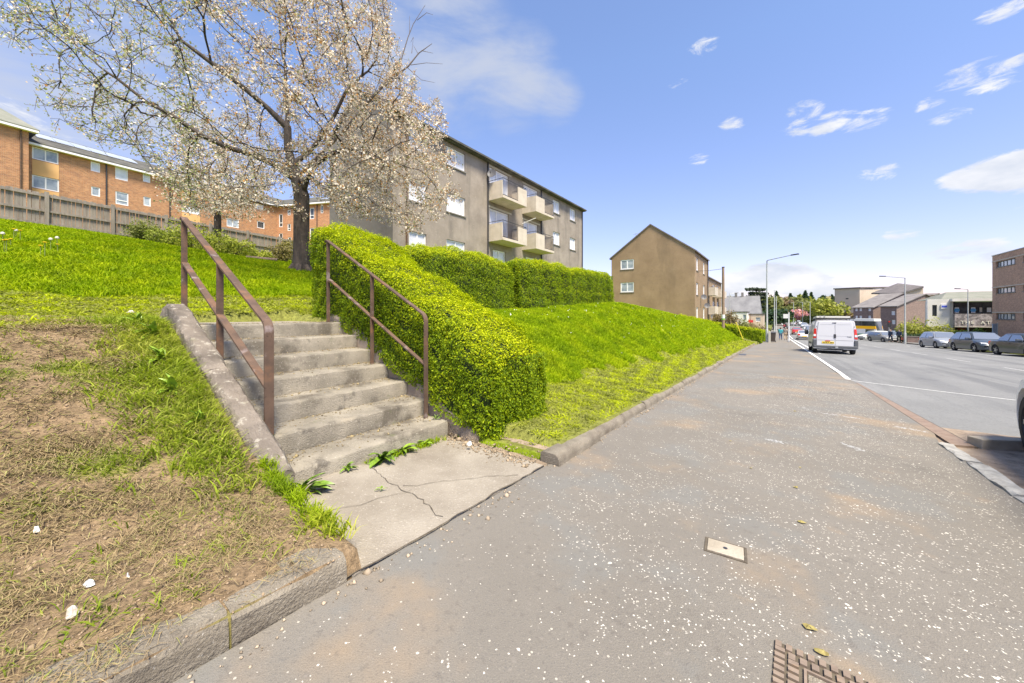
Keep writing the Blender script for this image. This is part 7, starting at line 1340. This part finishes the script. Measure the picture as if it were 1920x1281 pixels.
make_car('small dark car parked at the kerb just left of the two people', (.2, .2, .19), carloc(1655, 52), R(205), 3.9, 1.7, 1.4, 'hatch', 'cars at the junction', name='parked_car')
def van():
    x0, y0 = 2.62, 29.7; t = thing('white_van', 'white panel van seen from behind, with a ladder rack and a yellow number plate', 'van', (x0, y0, float(S(y0))-.03), 0); P = M['vanwhite']; L = 4.8; W = 1.9; H = 1.93; yb = -L/2
    # body: lofted sections
    ys = [yb, yb+.05, yb+.12, -1.55-.36, -1.55-.3, -1.55, -1.55+.3, -1.55+.36, 0, .6, 1.1-.0, 1.45-.36, 1.45-.3, 1.45, 1.45+.3, 1.45+.36, 2.1, L/2]; ys = sorted(set(ys)); V = []; F = []
    for y in ys:
        top = float(np.interp(y, [yb, yb+.12, .9, 1.5, 1.95, L/2], [H-.04, H, H, 1.28, 1.05, .72])); h = W/2*float(np.interp(y, [yb, yb+.12, 1.9, L/2], [.965, 1, 1, .8])); a = .28
        for c in (-1.55, 1.45):
            q = abs(y-c)
            if q < .365: a = max(a, .33+math.sqrt(max(.365**2-q*q, 0)))
        zm = min(1.05, top-.1); wt_ = .87 if top > 1.5 else .93
        V += [(0, y, .28), (h*.85, y, max(.28, a-.02)), (h*.985, y, a), (h, y, max(.62, a+.01)), (h, y, max(zm, a+.03)), (h*(1-(1-wt_)*.85), y, top-.12), (h*wt_*.95, y, top-.02), (0, y, top+.015)]
    k = 8; n = len(ys); off = len(V); V2 = V+[(-x, y, z) for x, y, z in V]
    for i in range(n-1):
        for j in range(k-1): F += [(i*k+j, (i+1)*k+j, (i+1)*k+j+1, i*k+j+1), (off+i*k+j, off+i*k+j+1, off+(i+1)*k+j+1, off+(i+1)*k+j)]
    for i in (0, n-1): F += [tuple(i*k+j for j in range(k)), tuple(off+i*k+j for j in range(k))]
    MB().add(V2, F).build('body', P, t, smooth=True, world=False)
    def bx(nm, a, m_, par=t, bev=.01): mb = MB(); mb.box(*a); return mb.build(nm, m_, par, world=False, bevel=bev)
    for s in (-1, 1):               # two rear doors, seam between, recess above the plate
        xa, xb = sorted((s*.008, s*.775)); d = MB(); z0, z1 = .46, H-.1; xt = s*.7; V = [(s*.008, yb-.035, z0), (s*.79, yb-.035, z0), (s*.79, yb-.035, 1.05), (xt, yb-.035, z1), (s*.008, yb-.035, z1)]
        d.add(V+[(x, yb+.02, z) for x, y, z in V], [(0, 1, 2, 3, 4), (5, 6, 7, 8, 9)]+[(i, (i+1) % 5, 5+(i+1) % 5, 5+i) for i in range(5)]); do = d.build('rear_door', P, t, world=False, bevel=.014)
        bx('door_panel_groove', (min(s*.06, s*.7), max(s*.06, s*.7), yb-.038, yb-.0351, 1.0, 1.012), M['seamgrey'], do, 0); bx('lower_groove', (min(s*.03, s*.76), max(s*.03, s*.76), yb-.038, yb-.0351, .76, .785), M['seamgrey'], do, 0); bx('upper_groove', (min(s*.06, s*.64), max(s*.06, s*.64), yb-.038, yb-.0351, 1.66, 1.67), M['seamgrey'], do, 0)
        tl = MB(); a = .81; tl.hexa([(s*a, yb-.03, .86), (s*.945, yb-.01, .86), (s*.953, yb+.14, .86), (s*a, yb+.1, .86), (s*a*.985, yb-.03, 1.42), (s*.9, yb-.01, 1.42), (s*.905, yb+.1, 1.42), (s*a*.985, yb+.1, 1.42)]); tlo = tl.build('tail_light', M['redlens'], t, world=False, bevel=.012); bx('indicator_lens', (min(s*.825, s*.93), max(s*.825, s*.93), yb-.036, yb-.02, .98, 1.1), M['clearlens'], tlo, .004)
        bx('bumper_corner', (min(s*.8, s*.962), max(s*.8, s*.962), yb-.07, yb+.35, .34, .8), M['vangrey'], t, .03)
        bx('side_rub_strip', (min(s*.94, s*.962), max(s*.94, s*.962), -1.1, 1.0, .5, .62), M['vangrey'], t, .005); bx('mirror', (min(s*.97, s*1.16), max(s*.97, s*1.16), 1.15, 1.3, 1.05, 1.35), M['blackplastic'], t, .03)
        mb = MB(); mb.add([(s*.957, .75, 1.06), (s*.957, 1.35, 1.06), (s*.9, 1.1, 1.6), (s*.875, .75, 1.75)], [(0, 1, 2, 3)]); mb.build('side_window', M['carglass'], t, world=False)
        bx('hinge', (min(s*.79, s*.815), max(s*.79, s*.815), yb-.05, yb-.03, 1.5, 1.58), M['vangrey'], t, .003)
    bx('rear_bumper', (-.93, .93, yb-.1, yb+.05, .34, .475), M['vangrey'], t, .03); bx('under_tray', (-.7, .7, -2.1, 2.1, .2, .3), M['blackplastic'], t, 0); bx('tow_bracket', (-.35, .35, yb-.02, yb+.1, .24, .3), M['blackmetal'], t, .01); bx('tow_ball_plate', (.0, .12, yb-.17, yb-.1, .34, .42), M['greymetal'], t, .01)
    pl = bx('number_plate', (-.56, -.04, yb-.05, yb-.039, .58, .7), M['yplate'], t, .002); bx('plate_lamp', (-.42, -.2, yb-.062, yb-.039, .715, .75), M['redlens'], t, .004)
    for i, xx in enumerate((-.5, -.43, -.36, -.29, -.2, -.14, -.08)): bx('plate_character', (xx-.02, xx+.02, yb-.0525, yb-.0501, .605, .675), M['blackmetal'], pl, 0)
    bx('door_handle', (-.05, .05, yb-.055, yb-.036, .9, 1.12), M['blackplastic'], t, .012); bx('high_brake_light', (-.11, .06, yb-.05, yb-.036, 1.74, 1.78), M['blackplastic'], t, .004)
    text('Trafic', .085, (0, 0, 0), 0, M['vangrey'], t, 'badge', .002).location = (.6, yb-.042, .96)
    for y in (-1.55, 1.45):
        for s in (-1, 1): wheel(t, s*.83, y, .33, .21, s, 'greymetal', 6)
    # roof rack: cross bars, side rails, tubes
    rk = MB()
    for y in (-2.1, -.9, .3): rk.tube([(-.8, y, H-.04), (-.8, y, H+.1), (.8, y, H+.1), (.8, y, H-.04)], .022, 6)
    for s in (-1, 1): rk.tube([(s*.8, -2.35, H+.1), (s*.8, .7, H+.1)], .02, 6)
    rk.build('roof_rack', M['blackmetal'], t, world=False); MB().tube([(-.86, -2.36, H+.02), (.86, -2.36, H+.1)], .035, 8).build('rack_roller', M['blackmetal'], t, world=False)
    for k, (xx, r) in enumerate(((-.62, .055), (-.45, .055))): MB().tube([(xx, -2.3, H+.18), (xx, .6, H+.18)], r, 10).build('carrier_tube', M['white'], t, world=False)
    mb = MB(); mb.box(-.78, .66, -2.3, .2, H+.125, H+.22); mb.build('ladder_board', M['whitewall'], t, world=False)
    tilt(t)
M['vanwhite'] = paint('van_white', (.6, .6, .62), .3); M['vangrey'] = mat('van_grey_plastic', (.085, .09, .1), rough=.6); M['seamgrey'] = mat('seam_grey', (.3, .3, .33)); van()
def bus():
    x0, y0 = at(1612, 62); t = thing('bus', 'white, orange and green bus at the junction, mostly hidden behind the white van', 'bus', (x0, y0, float(S(y0))-.03), R(-118)); L, W, H = 7.6, 2.5, 3.45; yb = -L+2.6; ye = 2.6
    def bx(nm, a, m_, par=t, bev=.0): mb = MB(); mb.box(*a); return mb.build(nm, m_, par, world=False, bevel=bev)
    G, O, Wm = M['busgreen'], M['busorange'], M['buswhite']
    prof = lambda z: ye-(.0 if z < 1.2 else (z-1.2)*.16)
    def band(nm, z0, z1, m_, o=0): mb = MB(); mb.hexa([(-W/2-o, yb, z0), (W/2+o, yb, z0), (W/2+o, prof(z0)+o, z0), (-W/2-o, prof(z0)+o, z0), (-W/2-o, yb, z1), (W/2+o, yb, z1), (W/2+o, prof(z1)+o, z1), (-W/2-o, prof(z1)+o, z1)]); return mb.build(nm, m_, t, world=False)
    band('lower_panel', .3, .95, G); band('white_panel', .951, 1.75, Wm); band('orange_band', 1.751, 2.25, O); band('window_band', 2.251, 3.05, M['glassd'], -.02); band('roof_panel', 3.051, H, Wm)
    for s in (-1, 1):
        for k in range(5): y = yb+.3+k*1.35; bx('window_pillar', (min(s*(W/2-.03), s*(W/2+.002)), max(s*(W/2-.03), s*(W/2+.002)), y-.05, y+.05, 2.252, 3.05), M['darkframe'])
        for y in (ye-2.0, yb+2.4): wheel(t, s*(W/2-.15), y, .48, .28, s, 'greymetal', 6)
        bx('door_window', (min(s*W/2, s*(W/2+.006)), max(s*W/2, s*(W/2+.006)), ye-1.4, ye-.35, .95, 1.72), M['glassd']); bx('vent', (min(s*W/2, s*(W/2+.006)), max(s*W/2, s*(W/2+.006)), ye-3.9, ye-3.5, 1.2, 1.4), M['blackplastic']); bx('vent', (min(s*W/2, s*(W/2+.006)), max(s*W/2, s*(W/2+.006)), ye-3.2, ye-2.8, 1.15, 1.3), M['blackplastic'])
    mb = MB(); mb.add([(-1.1, prof(1.4)+.01, 1.4), (1.1, prof(1.4)+.01, 1.4), (1.1, prof(3)+.01, 3.0), (-1.1, prof(3)+.01, 3.0)], [(0, 1, 2, 3)]); mb.build('windscreen', M['glassd'], t, world=False)
    for s in (-1, 1): bx('headlight', (s*.95-.15, s*.95+.15, ye-.02, ye+.02, .6, .8), M['clearlens'])
M['busgreen'] = mat('bus_green', (.03, .3, .16), rough=.35); M['busorange'] = mat('bus_orange', (.95, .5, .01), rough=.35); M['buswhite'] = mat('bus_white', (.75, .76, .74), rough=.35); bus()
# ------------------------------------------------------------------ people
def person(label, px, d, coat, legs_c, hair, face_away=True, H=1.7, rz=0, bag=None, group='people on the pavements', dz=0):
    x, y = at(px, d); z = float(S(y))+dz; t = thing('person', label, 'person', (x, y, z), rz, group); s = H/1.75; skin = M['skin']
    def skinmesh(nm, pts, edges, rad, m_, root=0):
        me = bpy.data.meshes.new(nm); me.from_pydata([(a*s, b*s, c*s) for a, b, c in pts], edges, []); o = bpy.data.objects.new(nm, me); COL.objects.link(o); o.parent = t; o.data.materials.append(m_)
        o.modifiers.new('skin', 'SKIN'); lay = me.skin_vertices[0].data if me.skin_vertices else None
        if lay is None:
            bm = bmesh.new(); bm.from_mesh(me); bm.verts.layers.skin.verify(); bm.to_mesh(me); bm.free(); lay = me.skin_vertices[0].data
        for i, r in enumerate(rad): lay[i].radius = (r[0]*s, r[1]*s) if isinstance(r, tuple) else (r*s, r*s); lay[i].use_root = (i == root)
        m2 = o.modifiers.new('sub', 'SUBSURF'); m2.levels = 1; m2.render_levels = 1; return o
    # body: pelvis, spine, neck, head; mid-stride legs; arms swinging
    pts = [(0, 0, .95), (0, .01, 1.15), (0, .01, 1.38), (0, .0, 1.5), (0, .02, 1.6), (0, .02, 1.72), (.1, 0, .9), (.11, .14, .5), (.11, .1, .1), (.11, .22, .05), (-.1, 0, .9), (-.11, -.06, .5), (-.11, -.26, .14), (-.11, -.18, .05), (.19, .0, 1.42), (.25, -.08, 1.16), (.25, .02, .93), (.25, .05, .85), (-.19, .0, 1.42), (-.25, .08, 1.16), (-.25, .2, .95), (-.25, .24, .87)]
    ed = [(0, 1), (1, 2), (2, 3), (3, 4), (4, 5), (0, 6), (6, 7), (7, 8), (8, 9), (0, 10), (10, 11), (11, 12), (12, 13), (2, 14), (14, 15), (15, 16), (16, 17), (2, 18), (18, 19), (19, 20), (20, 21)]
    rad = [(.15, .11), (.14, .1), (.17, .11), .06, (.08, .1), (.07, .08), .09, .065, .045, .035, .09, .065, .045, .035, .06, .045, .035, .035, .06, .045, .035, .035]
    skinmesh('body', pts, ed, rad, skin)
    skinmesh('coat', [pts[i] for i in (0, 1, 2)]+[(0, .01, 1.44)]+[pts[i] for i in (14, 15, 16, 18, 19, 20)]+[(0, 0, .78)], [(0, 1), (1, 2), (2, 3), (2, 4), (4, 5), (5, 6), (2, 7), (7, 8), (8, 9), (0, 10)], [(.185, .145), (.17, .13), (.2, .14), .1, .085, .065, .05, .085, .065, .05, (.19, .16)], coat)
    skinmesh('trousers', [pts[i] for i in (0, 6, 7, 8, 10, 11, 12)], [(0, 1), (1, 2), (2, 3), (0, 4), (4, 5), (5, 6)], [(.16, .12), .105, .085, .06, .105, .085, .06], legs_c)
    h = MB(); n = 10; V = [(0, -.02*s, 1.775*s)]; F = []
    for q, (zz_, r) in enumerate(((1.74, .06), (1.67, .1), (1.6, .105), (1.54, .08))):
        for k in range(n): a = 6.283*k/n; V.append((r*math.cos(a)*s*.92, (-.015+r*math.sin(a)*(1 if math.sin(a) < 0 else .55))*s, zz_*s))
    for k in range(n): F.append((0, 1+k, 1+(k+1) % n))
    for q in range(3):
        for k in range(n): j = (k+1) % n; F.append((1+q*n+k, 1+(q+1)*n+k, 1+(q+1)*n+j, 1+q*n+j))
    h.add(V, F).build('hair', hair, t, smooth=True, world=False)
    for sx in (-1, 1): mb = MB(); yy = .22 if sx > 0 else -.18; mb.box((sx*.11-.045)*s, (sx*.11+.045)*s, (yy-.17)*s, (yy+.09)*s, 0, .08*s); mb.build('shoe', M['blackplastic'], t, world=False, bevel=.02)
    if bag:
        b = thing('shoulder_bag', bag[1], 'bag', (x+bag[2]*math.cos(rz), y+bag[2]*math.sin(rz), z+bag[3])); mb = MB(); mb.box(-.16, .16, -.08, .08, 0, .34); mb.build('bag_body', bag[0], b, world=False, bevel=.03); MB().tube([(-.1, 0, .33), (0, 0, .55), (.1, 0, .33)], .012, 5).build('handle', bag[0], b, world=False)
    return t
M['skin'] = mat('skin', (.55, .36, .27), rough=.5); M['teal'] = mat('teal_cloth', (.04, .32, .38)); M['navy'] = mat('navy_cloth', (.02, .035, .07)); M['jeans'] = mat('jeans_cloth', (.05, .08, .16)); M['blackcloth'] = mat('black_cloth', (.02, .02, .022)); M['greycloth'] = mat('grey_cloth', (.24, .21, .19)); M['redcloth'] = mat('red_cloth', (.3, .04, .05)); M['hairb'] = mat('brown_hair', (.05, .03, .02)); M['hairg'] = mat('grey_hair', (.3, .28, .26)); M['tan'] = mat('tan_cloth', (.4, .3, .2)); M['bagred'] = mat('red_brown_bag', (.35, .1, .06))
person('woman in a teal coat walking away along the left pavement', 1463.5, 49, M['teal'], M['jeans'], M['hairb'], H=1.68)
person('person in grey-brown clothes walking beside the teal coat, nearer the road', 1473, 50, M['greycloth'], M['tan'], M['hairg'], H=1.72)
person('person in black walking just behind the bus stop pole', 1476, 56, M['blackcloth'], M['blackcloth'], M['hairb'], H=1.75)
person('person in a dark red jacket far down the left pavement', 1470, 96, M['redcloth'], M['blackcloth'], M['hairb'], H=1.75)
person('person in black far down the left pavement beside the dark red jacket', 1473, 98, M['blackcloth'], M['blackcloth'], M['hairb'], H=1.8)
person('person in a pale top far down the left pavement, rightmost of the group', 1476.5, 97, M['greycloth'], M['jeans'], M['hairg'], H=1.7)
person('person in navy on the far pavement left of the street lamp', 1670, 48.5, M['navy'], M['navy'], M['hairb'], rz=R(140), dz=.07)
person('person in a dark coat carrying a red-brown bag beside the far street lamp', 1686, 46.5, M['navy'], M['blackcloth'], M['hairb'], rz=R(150), bag=(M['bagred'], 'red-brown bag held by the person in a dark coat beside the far street lamp', -.33, .35), dz=.07)
print('objects', len(bpy.data.objects), 'tris', sum(len(o.data.polygons)*2 for o in bpy.data.objects if o.type == 'MESH'))
